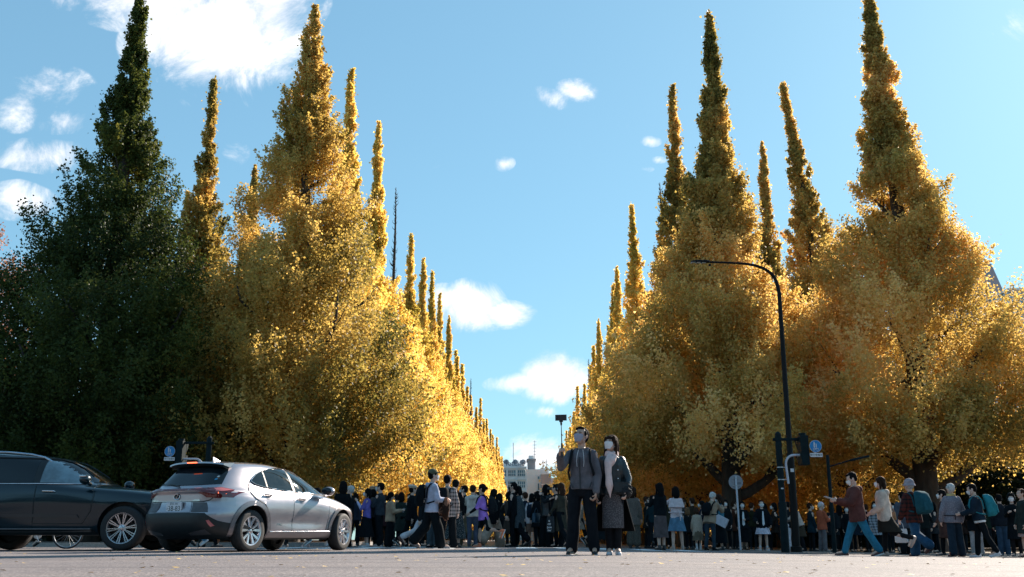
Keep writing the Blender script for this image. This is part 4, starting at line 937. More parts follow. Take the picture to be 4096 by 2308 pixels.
# ---------------------------------------------------------------- people
_tmp = bpy.data.objects.new('tmp', None)
def remesh(mb, voxel, smooth=3, wrinkle=0.0, seed=0, wf=9.0):
    me = mb.fixn(mb.mesh('m')); o = bpy.data.objects.new('tmp', me); COL.objects.link(o)
    r = o.modifiers.new('r', 'REMESH'); r.mode = 'VOXEL'; r.voxel_size = voxel
    if smooth: s_ = o.modifiers.new('s', 'SMOOTH'); s_.iterations = smooth; s_.factor = .5
    dg = bpy.context.evaluated_depsgraph_get(); dg.update()
    out = bpy.data.meshes.new_from_object(o.evaluated_get(dg)); bpy.data.objects.remove(o); bpy.data.meshes.remove(me)
    if wrinkle and len(out.vertices):
        n = len(out.vertices); co = np.empty(n * 3, np.float32); no = np.empty(n * 3, np.float32)
        out.vertices.foreach_get('co', co); out.vertices.foreach_get('normal', no)
        co = co.reshape(-1, 3); no = no.reshape(-1, 3)
        q = co * np.array([1.0, 1.0, .55], np.float32)
        w = np.abs(vnoise(q, seed + 3, wf * 1.6)) * 1.2 + .5 * vnoise(q, seed + 4, wf * 3.5) - .6
        co += no * (w * wrinkle)[:, None]; out.vertices.foreach_set('co', co.reshape(-1)); out.update()
    smooth_all(out); return out

def cloth(name, col, kind='plain', rough=.9):
    key = 'cloth_' + name
    if key in _mats: return _mats[key]
    if kind == 'plain': col = tuple(min(.8, q * 1.25 + .0008) for q in col); return mat(key, col, rough, var=.22, scale=7, bump=.004, bscale=45, spec=.08)
    m = bpy.data.materials.new(key); m.use_nodes = True; t = NT(m.node_tree)
    out = t.n('ShaderNodeOutputMaterial'); b = t.n('ShaderNodeBsdfPrincipled'); t.l(b.outputs[0], out.inputs[0]); b.inputs['Roughness'].default_value = .95; b.inputs['Specular IOR Level'].default_value = .1
    tc = t.n('ShaderNodeTexCoord'); sep = t.n('ShaderNodeSeparateXYZ'); t.l(tc.outputs['Object'], sep.inputs[0])
    def band(o, fr, lo, ph=0.0): return t.smooth(t.math('SINE', t.math('ADD', t.math('MULTIPLY', o, fr), ph)), lo, lo + .35)
    if kind == 'plaid':
        c1, c2, c3 = col
        xy = t.math('ADD', sep.outputs[0], sep.outputs[1]); fr = 2 * math.pi / .085
        f1 = band(xy, fr, .0); f2 = band(sep.outputs[2], fr, .0)
        s_ = t.mix(t.math('MULTIPLY', t.math('ADD', f1, f2), .5), c1, c2)
        f3 = t.math('MULTIPLY', band(xy, fr / 2, .93), 1.0); f4 = band(sep.outputs[2], fr / 2, .93)
        t.l(t.mix(t.math('MAXIMUM', f3, f4), s_, c3), b.inputs['Base Color'])
    else:   # speckled / knitted
        c1, c2, th, sc = col
        nz = t.noise(tc.outputs['Object'], sc, 3, .6)
        t.l(t.mix(t.smooth(nz.outputs[0], th, th + .06), c1, c2), b.inputs['Base Color'])
    n2 = t.noise(tc.outputs['Object'], 40, 4, .6); bp = t.n('ShaderNodeBump'); bp.inputs['Distance'].default_value = .004
    t.l(n2.outputs[0], bp.inputs['Height']); t.l(bp.outputs[0], b.inputs['Normal'])
    _mats[key] = m; return m

BK = cloth('black', (.0045, .0065, .0085)); BK2 = cloth('black_faded', (.0095, .012, .0145))
M_SKIN = mat('skin', (.62, .40, .31), .55, var=.12, scale=14, bump=.0006, bscale=200, spec=.35)
M_SKIN2 = mat('skin_warm', (.55, .34, .25), .55, var=.14, scale=14, bump=.0006, bscale=200, spec=.35)
M_MASKW = mat('mask_white', (.78, .76, .76), .8, var=.05, bump=.002, bscale=30)
M_MASKG = mat('mask_grey', (.36, .36, .44), .8, var=.05, bump=.002, bscale=30)
def hairm(name, col): return mat('hair_' + name, col, .75, var=.5, scale=30, bump=.006, bscale=60, stretch=(3, 3, .35), spec=.06)
H_BLK = hairm('black', (.007, .0065, .007)); H_BRN = hairm('brown', (.045, .022, .014)); H_LBR = hairm('light_brown', (.16, .085, .045)); H_GRY = hairm('grey', (.50, .48, .46)); H_DBR = hairm('dark_brown', (.030, .016, .011))
M_EYE = mat('eye_dark', (.012, .010, .010), .15); M_EYEW = mat('eye_white', (.62, .58, .56), .3)

def ringtube(mb, secs, n=16, M=None):
    """secs: (centre, rx, ry) elliptical sections, stacked"""
    rs = []
    for c, rx, ry in secs:
        rs.append([Vector(c) + Vector((rx * math.cos(2 * math.pi * k / n), ry * math.sin(2 * math.pi * k / n), 0)) for k in range(n)])
    if M is not None: rs = [[M @ p for p in r] for r in rs]
    mb.rings(rs); return mb

class Person:
    """local frame: +y is where the person faces, +x their right, z up; origin on the ground between the feet"""
    def __init__(s, H=1.65, fem=False, legs=((0, 0), (0, 0)), arms=((5, 8, 15, 0), (5, 8, 15, 0)), head=(0, 0), lean=0, spread=.0, bulk=1.0, curl=(.5, .5), voxel=.011, fine=False, curl_dir=None):
        s.H = H; s.fem = fem; s.k = k = H / 1.70; s.fine = fine; s.vox = voxel; s.bulk = bulk
        s.lean = R(lean)
        hw = .085 * k; s.sw = (.148 if fem else .172) * k
        # legs
        Lt, Ls = .405 * k, .40 * k; s.leg = []
        for sg, (hp, kn) in zip((1, -1), legs):
            hip = Vector((sg * hw, 0, 0)); a = R(hp); out = R(spread) * sg
            kd = Vector((math.sin(out), math.sin(a), -math.cos(a))).normalized(); knee = hip + kd * Lt
            b = R(hp - kn); ad = Vector((math.sin(out), math.sin(b), -math.cos(b))).normalized(); ank = knee + ad * Ls
            toe_dn = max(0.0, -(hp - kn) - 12); fd = Vector((sg * .12, math.cos(R(toe_dn)), -math.sin(R(toe_dn)))).normalized()
            s.leg.append([hip, knee, ank, fd])
        low = min(min(l[2].z - .075 * k, (l[2] + l[3] * .16 * k).z - .055 * k - max(0, -l[3].z) * .0) for l in s.leg)
        s.hipz = -low
        for l in s.leg:
            for i in range(3): l[i] = l[i] + Vector((0, 0, s.hipz))
        hz = s.hipz
        # torso frame, leaning about the hips
        s.T = Matrix.Translation((0, 0, hz)) @ Matrix.Rotation(-s.lean, 4, 'X')
        tp = lambda x, y, z: s.T @ Vector((x * k, y * k, z * k))
        s.tp = tp
        s.neck = tp(0, -.01, .555); s.headc = None
        hy, hp_ = head
        s.NB = tp(0, -.015, .50)
        s.Rh = (Matrix.Rotation(R(hy), 4, 'Z') @ Matrix.Rotation(R(hp_), 4, 'X'))
        up = (s.T.to_3x3() @ Vector((0, 0, 1)) * .6 + Vector((0, 0, .4))).normalized()
        s.HC = s.NB + up * .143 * k + (s.Rh.to_3x3() @ Vector((0, .018, .045))) * k
        s.hm = Matrix.Translation(s.HC) @ s.Rh
        s.arm = []
        for sg, (pi, ou, el, inw), cu in zip((1, -1), arms, curl):
            S = tp(sg * s.sw / k, -.005, .455 - .01)
            a = R(pi) - s.lean * .0; o_ = R(ou)
            d = Vector((sg * math.sin(o_), math.sin(a) * math.cos(o_), -math.cos(a) * math.cos(o_))).normalized()
            E = S + d * .285 * k; b = a + R(el); i_ = R(inw)
            f = Vector((-sg * math.sin(i_), math.sin(b) * math.cos(i_), -math.cos(b) * math.cos(i_))).normalized()
            W = E + f * .245 * k; s.arm.append([S, E, W, f, cu, sg])
    def body(s, mskin):
        k = s.k; mb = MB(); b = .92 if s.fem else 1.0; tp = s.tp
        T3 = s.T
        def sec(z, rx, ry, y=0): return ((0, y * k, z * k), rx * k * b, ry * k)
        ringtube(mb, [sec(-.10, .06, .05), sec(-.05, .155, .105), sec(.02, .160, .108), sec(.12, .130, .095), sec(.25, .142, .10), sec(.38, .160, .105), sec(.45, .150, .09), sec(.495, .085, .065), sec(.53, .055, .055)], 16, T3)
        mb.capsule(tp(0, -.01, .46), s.HC + s.hm.to_3x3() @ Vector((0, -.02 * k, -.05 * k)), .056 * k * b, .050 * k * b)
        for hip, kn, an, fd in s.leg:
            mb.capsule(hip, kn, .082 * k, .052 * k); mb.capsule(kn, kn.lerp(an, .3), .052 * k, .053 * k); mb.capsule(kn.lerp(an, .3), an, .053 * k, .033 * k)
            mb.capsule(an, an + Vector((0, 0, -.03 * k)) + fd * .15 * k, .036 * k, .026 * k)
        for S, E, W, f, cu, sg in s.arm:
            mb.capsule(S, E, .048 * k * b, .038 * k * b); mb.capsule(E, W, .038 * k * b, .026 * k * b)
            s.hand(mb, W, f, cu, sg)
        s.head(mb)
        me = remesh(mb, s.vox, 2); return me
    def hand(s, mb, W, f, cu, sg):
        k = s.k * (.93 if s.fem else 1); f = f.normalized()
        nrm = Vector((-sg, 0.15, 0)); nrm = (nrm - f * nrm.dot(f)).normalized()   # palm faces the body
        if abs(f.x) > .75: nrm = Vector((0, -1, -.3)); nrm = (nrm - f * nrm.dot(f)).normalized()
        side = f.cross(nrm).normalized()
        if side.z < -.2 or (abs(side.z) <= .2 and side.y < 0): side = -side       # thumb side up / forward
        P = W + f * .05 * k
        for j in (-1, 0, 1): mb.capsule(W + side * .012 * j * k, W + f * .078 * k + side * .024 * j * k, .016 * k, .0145 * k, 8)
        for i in range(4):
            o = (1.5 - i) * .0185 * k; L = (.040, .045, .042, .032)[i] * k; r_ = .0088 * k
            p0 = W + f * .085 * k + side * o; c1 = cu * .9; d1 = (f * math.cos(c1) + nrm * math.sin(c1)); p1 = p0 + d1 * L
            c2 = cu * 2.0; d2 = (f * math.cos(c2) + nrm * math.sin(c2)); p2 = p1 + d2 * L * .65; c3 = cu * 2.9; d3 = (f * math.cos(c3) + nrm * math.sin(c3)); p3 = p2 + d3 * L * .5
            mb.capsule(p0 - f * .015 * k, p1, r_ * 1.08, r_, 7); mb.capsule(p1, p2, r_, r_ * .95, 7); mb.capsule(p2, p3, r_ * .95, r_ * .8, 7)
        t0 = W + f * .03 * k + side * .026 * k; t1 = t0 + (side * .7 + f * .7 + nrm * .35).normalized() * .038 * k; t2 = t1 + (f * .8 + side * .2 + nrm * (.3 + cu)).normalized() * .032 * k
        mb.capsule(t0, t1, .0125 * k, .0105 * k, 7); mb.capsule(t1, t2, .0105 * k, .0085 * k, 7)
        s.__dict__.setdefault('palm', {})[sg] = (W + f * .095 * k + nrm * .020 * k, f, nrm, side)
    def head(s, mb):
        k = s.k * (1.04 if s.fem else 1.07); m = s.hm.to_3x3(); hp = lambda x, y, z: s.HC + m @ Vector((x * k, y * k, z * k))
        mb.ell(hp(0, -.012, .022), .076 * k, .094 * k, .092 * k, m); mb.ell(hp(0, .012, -.035), .064 * k, .074 * k, .074 * k, m)
        mb.ell(hp(0, .035, -.085), .038 * k, .040 * k, .028 * k, m)
        mb.capsule(hp(0, .080, .018), hp(0, .100, -.022), .009 * k, .014 * k, 8); mb.ell(hp(0, .085, -.06), .024 * k, .012 * k, .010 * k, m)
        for q in (-1, 1): mb.ell(hp(q * .076, -.005, -.008), .010 * k, .020 * k, .032 * k, m); mb.ell(hp(q * .03, .072, .028), .022 * k, .014 * k, .008 * k, m)
        s.hp = hp; s.hk = k
    def eyes(s, parent):
        for q in (-1, 1):
            mb = MB(); mb.ell(s.hp(q * .031, .079, .008), .0145 * s.hk, .008 * s.hk, .0072 * s.hk, s.hm.to_3x3(), 12, 8); ew = mb.build('eye', M_EYEW, parent)
            mb = MB(); mb.ell(s.hp(q * .031, .0842, .008), .0068 * s.hk, .0045 * s.hk, .0068 * s.hk, s.hm.to_3x3(), 12, 8); mb.build('iris', M_EYE, ew)
            if s.fine:
                mb = MB(); mb.tube([s.hp(q * .046, .078, .026), s.hp(q * .030, .087, .032), s.hp(q * .015, .087, .028)], [.002 * s.hk, .0035 * s.hk, .003 * s.hk], 6); mb.build('eyebrow', H_BLK, parent)
                mb = MB(); mb.tube([s.hp(q * .045, .080, .010), s.hp(q * .030, .0885, .0165), s.hp(q * .016, .085, .010)], .0018 * s.hk, 6); mb.build('eyelid', H_BLK, parent)
    def mask(s, m, parent):
        k = s.hk; mb = MB(); rs = []
        for v in range(9):
            t = v / 8; z = .002 - .090 * t; w = math.radians(36 + 24 * math.sin(math.pi * min(1, t * .9 + .18)) ** .8); r_ = []
            for u in range(13):
                a = (u / 12 * 2 - 1) * w; bul = math.cos(a) ** 2 * (.018 * math.sin(math.pi * min(1, t * .85 + .25))) + .004
                x = (.078 - .016 * t) * math.sin(a) * 1.06; y = .012 + (.083 - .006 * t) * math.cos(a) + bul + (0 if abs(u - 6) > 2 else .006)
                r_.append(s.hp(x, y, z - .010 * math.cos(a) * (t - .3)))
            rs.append(r_)
        o = len(mb.v); n = 13
        for r_ in rs: mb.v += [tuple(p) for p in r_]
        for r_ in rs: mb.v += [tuple(Vector(p) - s.hm.to_3x3() @ Vector((0, .004 * k, 0))) for p in r_]
        q = len(rs) * n
        for v in range(8):
            for u in range(12):
                a, b, c, d = v * n + u, v * n + u + 1, (v + 1) * n + u + 1, (v + 1) * n + u; mb.f.append((a, d, c, b)); mb.f.append((q + a, q + b, q + c, q + d))
        for sg in (-1, 1):
            for z in (-.012, -.075): mb.tube([s.hp(sg * .066, .050, z), s.hp(sg * .080, .012, (z - .01) * .5 - .004), s.hp(sg * .086, -.012, -.008)], .0022 * k, 5)
        mb.build('face_mask', m, parent, smooth=60)
    def hair(s, style, m, parent, length=.3):
        k = s.hk; M = s.hm.to_3x3(); mb = MB(); hp = s.hp
        if style in ('short', 'crop'): mb.ell(hp(0, -.034, .038), .083 * k, .090 * k, .088 * k, M, 18, 12)
        else: mb.ell(hp(0, -.022, .040), .086 * k, .098 * k, .093 * k, M, 18, 12)
        if style in ('short', 'crop'):
            g = 1.0 if style == 'short' else .6
            mb.ell(hp(0, -.048, .0), .080 * k, .068 * k, .082 * k, M)
            mb.ell(hp(.0, .034, .094), .058 * k, .040 * k, .024 * k * g, M); mb.ell(hp(.032, .030, .090), .038 * k, .035 * k, .026 * k * g, M)
            for q in (-1, 1): mb.ell(hp(q * .074, .018, .030), .012 * k, .026 * k, .036 * k, M)
        elif style in ('long', 'bob', 'tied', 'bun'):
            mb.ell(hp(0, -.04, .0), .088 * k, .078 * k, .095 * k, M)
            mb.ell(hp(0, .050, .065), .062 * k, .032 * k, .036 * k, M)     # fringe
            for q in (-1, 1): mb.ell(hp(q * .066, .042, .040), .020 * k, .030 * k, .060 * k, M)
            if style == 'bun': mb.ell(hp(0, -.125, .02), .045 * k, .045 * k, .045 * k, M)
            elif style == 'tied': mb.tube([hp(0, -.10, .03), hp(0, -.14, -.02), hp(0, -.12, -.03 - length * .6), hp(0, -.10, -.05 - length)], [.02, .035, .032, .01], 8)
            else:
                L = .09 if style == 'bob' else length
                for q in (-1, 1):
                    mb.tube([hp(q * .074, .012, .04), hp(q * .082, -.004, -.04), hp(q * .088, -.006, -.06 - L * .5), hp(q * .070, .01, -.08 - L)], [.024 * k, .024 * k, .026 * k, .010 * k], 10)
                bk = [hp(0, -.06, .03), hp(0, -.075, -.05), hp(0, -.080, -.07 - L * .5), hp(0, -.065, -.09 - L)]
                rs = []
                for p, rx, ry in zip(bk, (.084, .092, .092, .06), (.055, .052, .045, .022)):
                    rs.append([p + M @ Vector((rx * k * math.cos(2 * math.pi * j / 14), ry * k * math.sin(2 * math.pi * j / 14), 0)) for j in range(14)])
                mb.rings(rs)
        me = remesh(mb, s.vox * .8, 2, .004 if s.fine else .003, 5, 22)
        return link('hair', me, m, parent)
    def top(s, kind, m, parent, name='jacket', length=None, puff=0.0, hood=False, collar=True, sleeves=1.0):
        k = s.k; mb = MB(); b = (.87 if s.fem else .93) * s.bulk; p = .012 + puff
        if length is None: length = -.06
        def sec(z, rx, ry, y=0): return ((0, y * k, z * k), (rx * b + p) * k, (ry * b + p) * k)
        secs = []
        if kind == 'coat':
            L = length; secs = [sec(L, .235, .175, .01), sec(L * .75, .222, .165), sec(L * .4, .205, .15), sec(L * .1, .182, .132)]
        else: secs = [sec(length, .170, .125), sec(length + .03, .178, .130)]
        secs += [sec(.06, .168, .122), sec(.16, .155, .115), sec(.28, .168, .122), sec(.38, .176, .124), sec(.44, .168, .108), sec(.485, .115, .080), sec(.515, .068, .062)]
        if kind == 'coat': # hem stays plumb though the body leans
            low = [x for x in secs if x[0][2] < 0]; hi = [x for x in secs if x[0][2] >= 0]
            rs = []; n = 18
            for c, rx, ry in low:
                c = Vector((0, c[1] + math.sin(s.lean) * c[2] * -.2, s.hipz + c[2])); rs.append([c + Vector((rx * math.cos(2 * math.pi * q / n), ry * math.sin(2 * math.pi * q / n), 0)) for q in range(n)])
            for c, rx, ry in hi: rs.append([s.T @ (Vector(c) + Vector((rx * math.cos(2 * math.pi * q / n), ry * math.sin(2 * math.pi * q / n), 0))) for q in range(n)])
            mb.rings(rs)
        else: ringtube(mb, secs, 18, s.T)
        for S, E, W, f, cu, sg in s.arm:
            mb.capsule(S + Vector((-sg * .02 * k, 0, .005 * k)), E, (.056 * b + p * .6) * k, (.048 * b + p * .8) * k, 12)
            if sleeves >= 1: mb.capsule(E, E.lerp(W, .93), (.048 * b + p * .8) * k, (.036 * b + p * .7) * k, 12)
            elif sleeves > .5: mb.capsule(E, E.lerp(W, .35), (.052 * b + p) * k, (.046 * b + p) * k, 12)
        if collar: mb.tube([s.tp(.062 * math.cos(a), .058 * math.sin(a) - .008, .517 + .012 * -math.sin(a)) for a in np.linspace(.35 * math.pi, 2.65 * math.pi, 18)], .019 * k, 8)
        if hood:
            mb.ell(s.tp(0, -.115, .465), .115 * k, .062 * k, .075 * k, s.T.to_3x3()); mb.tube([s.tp(.085 * math.cos(a), .075 * math.sin(a) - .03, .505) for a in np.linspace(.85 * math.pi, 2.15 * math.pi, 12)], .034 * k, 8)
        me = remesh(mb, s.vox * 1.15, 2, .009 if s.fine else .008, int(s.H * 100), 9)
        return link(name, me, m, parent)
    def trousers(s, m, parent, name='trousers', wide=0.0, short=0.0):
        k = s.k; mb = MB()
        ringtube(mb, [((0, 0, -.12 * k), .085 * k, .08 * k), ((0, 0, -.04 * k), .162 * k, .120 * k), ((0, 0, .05 * k), .160 * k, .115 * k)], 16, s.T)
        for hip, kn, an, fd in s.leg:
            e = an.lerp(kn, short) + Vector((0, 0, .012 * k))
            mb.capsule(hip, kn, .093 * k, (.066 + wide) * k, 12); mb.capsule(kn, e, (.066 + wide) * k, (.055 + wide * 1.35) * k, 12)
        me = remesh(mb, s.vox * 1.15, 2, .010, int(s.H * 77), 8); return link(name, me, m, parent)
    def skirt(s, m, parent, hem=.30, flare=.20, pleat=.0, name='skirt'):
        """hem: height of the hem above the ground"""
        k = s.k; hz = s.hipz; rs = []; n = 40
        mid = (s.leg[0][1] + s.leg[1][1]) * .5; low = (s.leg[0][2] + s.leg[1][2]) * .5
        spread = abs(s.leg[0][1].y - s.leg[1][1].y) * .5
        for i in range(9):
            t = i / 8; z = hz + .05 * k - (hz + .05 * k - hem) * t; y = mid.y * min(1, t * 1.6) * .7 + (low.y - mid.y) * max(0, t - .5) * .6
            r_ = .150 * k + (flare - .150 * k) * t ** .8; ry = .11 * k + (flare * .82 + spread * .9 - .11 * k) * t ** .9
            ring = []
            for q in range(n):
                a = 2 * math.pi * q / n; w = 1 + pleat * math.sin(a * 10) * t + .02 * math.sin(a * 3 + 1) * t
                ring.append((r_ * w * math.cos(a), y + ry * w * math.sin(a), z))
            rs.append(ring)
        mb = MB(); mb.rings(rs); me = mb.fixn(mb.mesh(name)); smooth_all(me, 50); return link(name, me, m, parent)
    def shoes(s, m, parent, sole=None, boot=0.0, heel=0.0):
        k = s.k
        for hip, kn, an, fd in s.leg:
            mb = MB(); up = Vector((0, 0, 1)); side = fd.cross(up).normalized(); u2 = side.cross(fd).normalized()
            h = an - u2 * .052 * k - fd * .035 * k; t = h + fd * .225 * k - u2 * .006 * k
            mb.capsule(h, h + fd * .09 * k + u2 * .006 * k, .040 * k, .044 * k, 12); mb.capsule(h + fd * .08 * k, t - fd * .02 * k, .044 * k, .032 * k, 12)
            mb.capsule(h + u2 * .03 * k + fd * .01 * k, an + (kn - an).normalized() * (.02 + boot) * k, .044 * k, .045 * k, 12)
            if heel: mb.capsule(h, h - u2 * heel, .022 * k, .014 * k, 8)
            sh = link('shoe', remesh(mb, .008, 2), m, parent)
            if sole is not None:
                mb = MB(); rs = []
                for z_, sc in ((-.024, .98), (-.012, 1.06), (.0, 1.02)):
                    ring = []
                    for q in range(20):
                        a = 2 * math.pi * q / 20; L = .132 * k; c = h + fd * .095 * k + u2 * (z_ - .014) * k
                        w_ = .043 * k * (1 + .12 * math.cos(a)); ring.append(c + fd * L * sc * math.cos(a) + side * w_ * sc * math.sin(a))
                    rs.append(ring)
                mb.rings(rs); mb.build('sole', sole, sh, smooth=40)
    def cap(s, kind, m, parent):
        k = s.hk; M = s.hm.to_3x3(); mb = MB(); hp = s.hp
        if kind == 'cap':
            mb.ell(hp(0, -.018, .058), .094 * k, .104 * k, .085 * k, M); mb.rings([[hp(x, .06 + y, .055 - .10 * y + z) for x, y in ((-.06, 0), (-.055, .06), (-.02, .095), (.02, .095), (.055, .06), (.06, 0))] for z in (0, .012)]); nm = 'cap'
        elif kind == 'beanie':
            mb.ell(hp(0, -.022, .052), .096 * k, .106 * k, .100 * k, M); mb.tube([hp(.092 * math.cos(a), -.02 + .102 * math.sin(a), .035) for a in np.linspace(0, 2 * math.pi, 22)], .016 * k, 8); nm = 'beanie'
        elif kind == 'hat':
            mb.ell(hp(0, -.02, .060), .100 * k, .112 * k, .092 * k, M)
            mb.rings([[hp((.098 + e) * math.cos(a), -.02 + (.110 + e) * math.sin(a), z) for a in np.linspace(0, 2 * math.pi, 21)[:-1]] for e, z in ((0, .05), (.016, .015), (.030, -.012), (.022, -.016), (0, .02))]); nm = 'hat'
        else:
            mb.ell(hp(.0, -.015, .085), .120 * k, .128 * k, .050 * k, M @ Matrix.Rotation(R(-12), 3, 'X')); mb.ell(hp(0, -.02, .06), .092 * k, .104 * k, .06 * k, M); nm = 'beret'
        return link(nm, remesh(mb, .009, 2, .003, 3, 20), m, parent)
    def scarf(s, m, parent, long=False):
        mb = MB(); k = s.k
        mb.tube([s.tp(.070 * math.cos(a), .068 * math.sin(a) - .002, .545 + .010 * math.sin(3 * a)) for a in np.linspace(0, 2 * math.pi, 22)], .034 * k, 10)
        mb.tube([s.tp(.078 * math.cos(a), .076 * math.sin(a) + .004, .515 + .008 * math.cos(2 * a)) for a in np.linspace(0, 2 * math.pi, 22)], .030 * k, 10)
        return mb

def place(fx, fytop, H, yaw, d=None):
    """stand a person so that the head top is seen at (fx, fytop)"""
    y_ = 1154 - fytop; t = (math.sin(PITCH) * FPX + math.cos(PITCH) * y_) / (math.cos(PITCH) * FPX - math.sin(PITCH) * y_); g = 0.0; dd = d or 20
    for _ in range(4):
        if d is None: dd = (g + H - EYE) / t
        X = (fx - 2048) / FPX * (math.cos(PITCH) * dd + math.sin(PITCH) * (g + H * .6 - EYE)); g = gz(X) + (.0)
    if X < -12: g = 0
    return Vector((X, dd, g)), Matrix.Rotation(R(yaw), 4, 'Z')

PEOPLE = []
def make_person(fx, fytop, label, H=1.65, yaw=0, fem=False, pose=None, hair=('short', H_BLK), skin=None, mask=None, top=('jacket', BK), bottom=('trousers', BK), shoes=(BK, None), hat=None, group='people in the crowd', d=None, extra=None, fine=False, tone='skin', tights=False, **kw):
    args = dict(pose or {}); P = Person(H=H, fem=fem, fine=fine, voxel=.0075 if fine else .0115, **args)
    loc, rot = place(fx, fytop, H - (0 if fine else .0), yaw, d)
    me = P.body(None); root = link('person', me, M_SKIN if tone == 'skin' else M_SKIN2)
    root.matrix_world = Matrix.Translation(loc) @ rot
    tag(root, label, 'person', group)
    if fine or mask is not None or abs(((yaw + 180) % 360) - 180) > 60: P.eyes(root)
    if mask is not None: P.mask(mask, root)
    if hair: P.hair(hair[0], hair[1], root, *(hair[2:] if len(hair) > 2 else ()))
    if hat: P.cap(hat[0], hat[1], root)
    if tights: P.trousers(TIGHTS, root, name='tights', wide=-.002)
    bk, bm = bottom[0], bottom[1]; bo = bottom[2] if len(bottom) > 2 else {}
    if bk == 'trousers': P.trousers(bm, root, **bo)
    elif bk == 'skirt': P.skirt(bm, root, **bo)
    for tt in (top if isinstance(top, list) else [top]):
        tk, tm = tt[0], tt[1]; to = dict(tt[2]) if len(tt) > 2 else {}
        nm = to.pop('name', {'coat': 'coat', 'jacket': 'jacket'}.get(tk, tk))
        P.top('coat' if tk == 'coat' else 'jacket', tm, root, name=nm, **to)
    P.shoes(shoes[0], root, shoes[1] if len(shoes) > 1 else None, *(shoes[2:] if len(shoes) > 2 else ()))
    P.root = root; P.mw = root.matrix_world.copy(); PEOPLE.append(P)
    return P

def carried(P, name, mb_or_mesh, m, label, cat, group=None, smooth=40, bevel=0):
    me = mb_or_mesh.mesh(name) if isinstance(mb_or_mesh, MB) else mb_or_mesh
    if isinstance(mb_or_mesh, MB): mb_or_mesh.fixn(me); smooth_all(me, smooth)
    o = link(name, me, m); o.matrix_world = P.mw.copy(); tag(o, label, cat, group); return o

def backpack(P, m, label, w=.30, h=.44, dpt=.17, straps=True, low=0.0, trim=None):
    k = P.k; mb = MB(); T = P.T
    z0 = .02 - low; secs = []
    for t, sx, sy in ((0, .7, .7), (.08, .95, .95), (.5, 1, 1.05), (.85, .92, .85), (.97, .7, .55), (1.0, .35, .3)):
        secs.append(((0, -.155 * k * P.bulk - .045 - dpt * .5 * sy, (z0 + h * t)), w * .5 * sx, dpt * .5 * sy))
    n = 20; rs = []
    for c, rx, ry in secs:
        rs.append([T @ (Vector(c) + Vector((rx * math.copysign(abs(math.cos(a)) ** .55, math.cos(a)), ry * math.copysign(abs(math.sin(a)) ** .55, math.sin(a)), 0))) for a in [2 * math.pi * (q + .5) / n for q in range(n)]])
    mb.rings(rs); o = carried(P, 'backpack', mb, m, label, 'backpack', 'bags carried in the crowd', 50)
    for sg in (-1, 1):
        st = MB(); pts = [(.075, -.135, .20), (.10, -.135, .40), (.112, -.08, .500), (.112, .02, .508), (.112, .095, .45), (.120, .135, .33), (.15, .10, .20), (.155, -.02, .12), (.12, -.14, .08)]
        b = P.bulk
        st.tube([T @ Vector((sg * x * k * (1.05 if P.fem else 1.12), y * k * 1.10 * b + (.0), z * k)) for x, y, z in pts], .017, 6); st.build('strap', m, o)
    pk = MB(); pk.rings([[T @ Vector((x * w * .38, -.155 * k * P.bulk - .045 - dpt - .02 + e, z0 + h * zz)) for x, zz in ((-1, .12), (1, .12), (1, .48), (-1, .48))] for e in (0, .035)]); pk.build('pocket', trim or m, o, bevel=.01)
    return o

def phone(P, sg, label, m=None, tilt=0, cat='phone'):
    c, f, nrm, side = P.palm[sg]; mb = MB(); a = (f * .6 + side * .8).normalized(); b = a.cross(nrm).normalized()
    mb.obox(c - nrm * .004, a * .070, b * .036, nrm * .0045)
    o = carried(P, 'phone', mb, m or mat('phone_back', (.03, .03, .035), .3), label, cat, 'phones held up in the crowd', 0)
    s_ = MB(); s_.obox(c + nrm * .0014, a * .064, b * .032, nrm * .0006); s_.build('screen', mat('phone_screen', (.25, .30, .34), .12, coat=1), o, smooth=0); return o

def handbag(P, sg, m, label, w=.28, h=.22, dpt=.10, drop=.12, cat='bag', at=None, name='handbag', strap_to=None):
    if at is None: c, f, nrm, side = P.palm[sg]; hp_ = c
    else: hp_ = P.tp(*at)
    top = hp_ - Vector((0, 0, drop)); mb = MB(); rs = []
    for t, sx, sy in ((0, .85, .8), (.06, 1, 1), (.6, .98, .9), (1, .9, .45)):
        z = top.z - h + h * t; n = 16
        rs.append([Vector((top.x + dpt * .5 * sy * math.copysign(abs(math.cos(a)) ** .5, math.cos(a)), top.y + w * .5 * sx * math.copysign(abs(math.sin(a)) ** .5, math.sin(a)), z)) for a in [2 * math.pi * (q + .5) / n for q in range(n)]])
    mb.rings(rs); o = carried(P, name, mb, m, label, cat, 'bags carried in the crowd', 50)
    hd = MB(); e = strap_to
    if e is None: hd.tube([top + Vector((0, -w * .25, -.01)), top + Vector((0, -w * .18, drop * .6)), hp_, top + Vector((0, w * .18, drop * .6)), top + Vector((0, w * .25, -.01))], .007, 6)
    else: hd.tube([top + Vector((0, -w * .4, -.01))] + [P.tp(*q) for q in e] + [top + Vector((0, w * .4, -.01))], .008, 6)
    hd.build('handle', m, o); return o
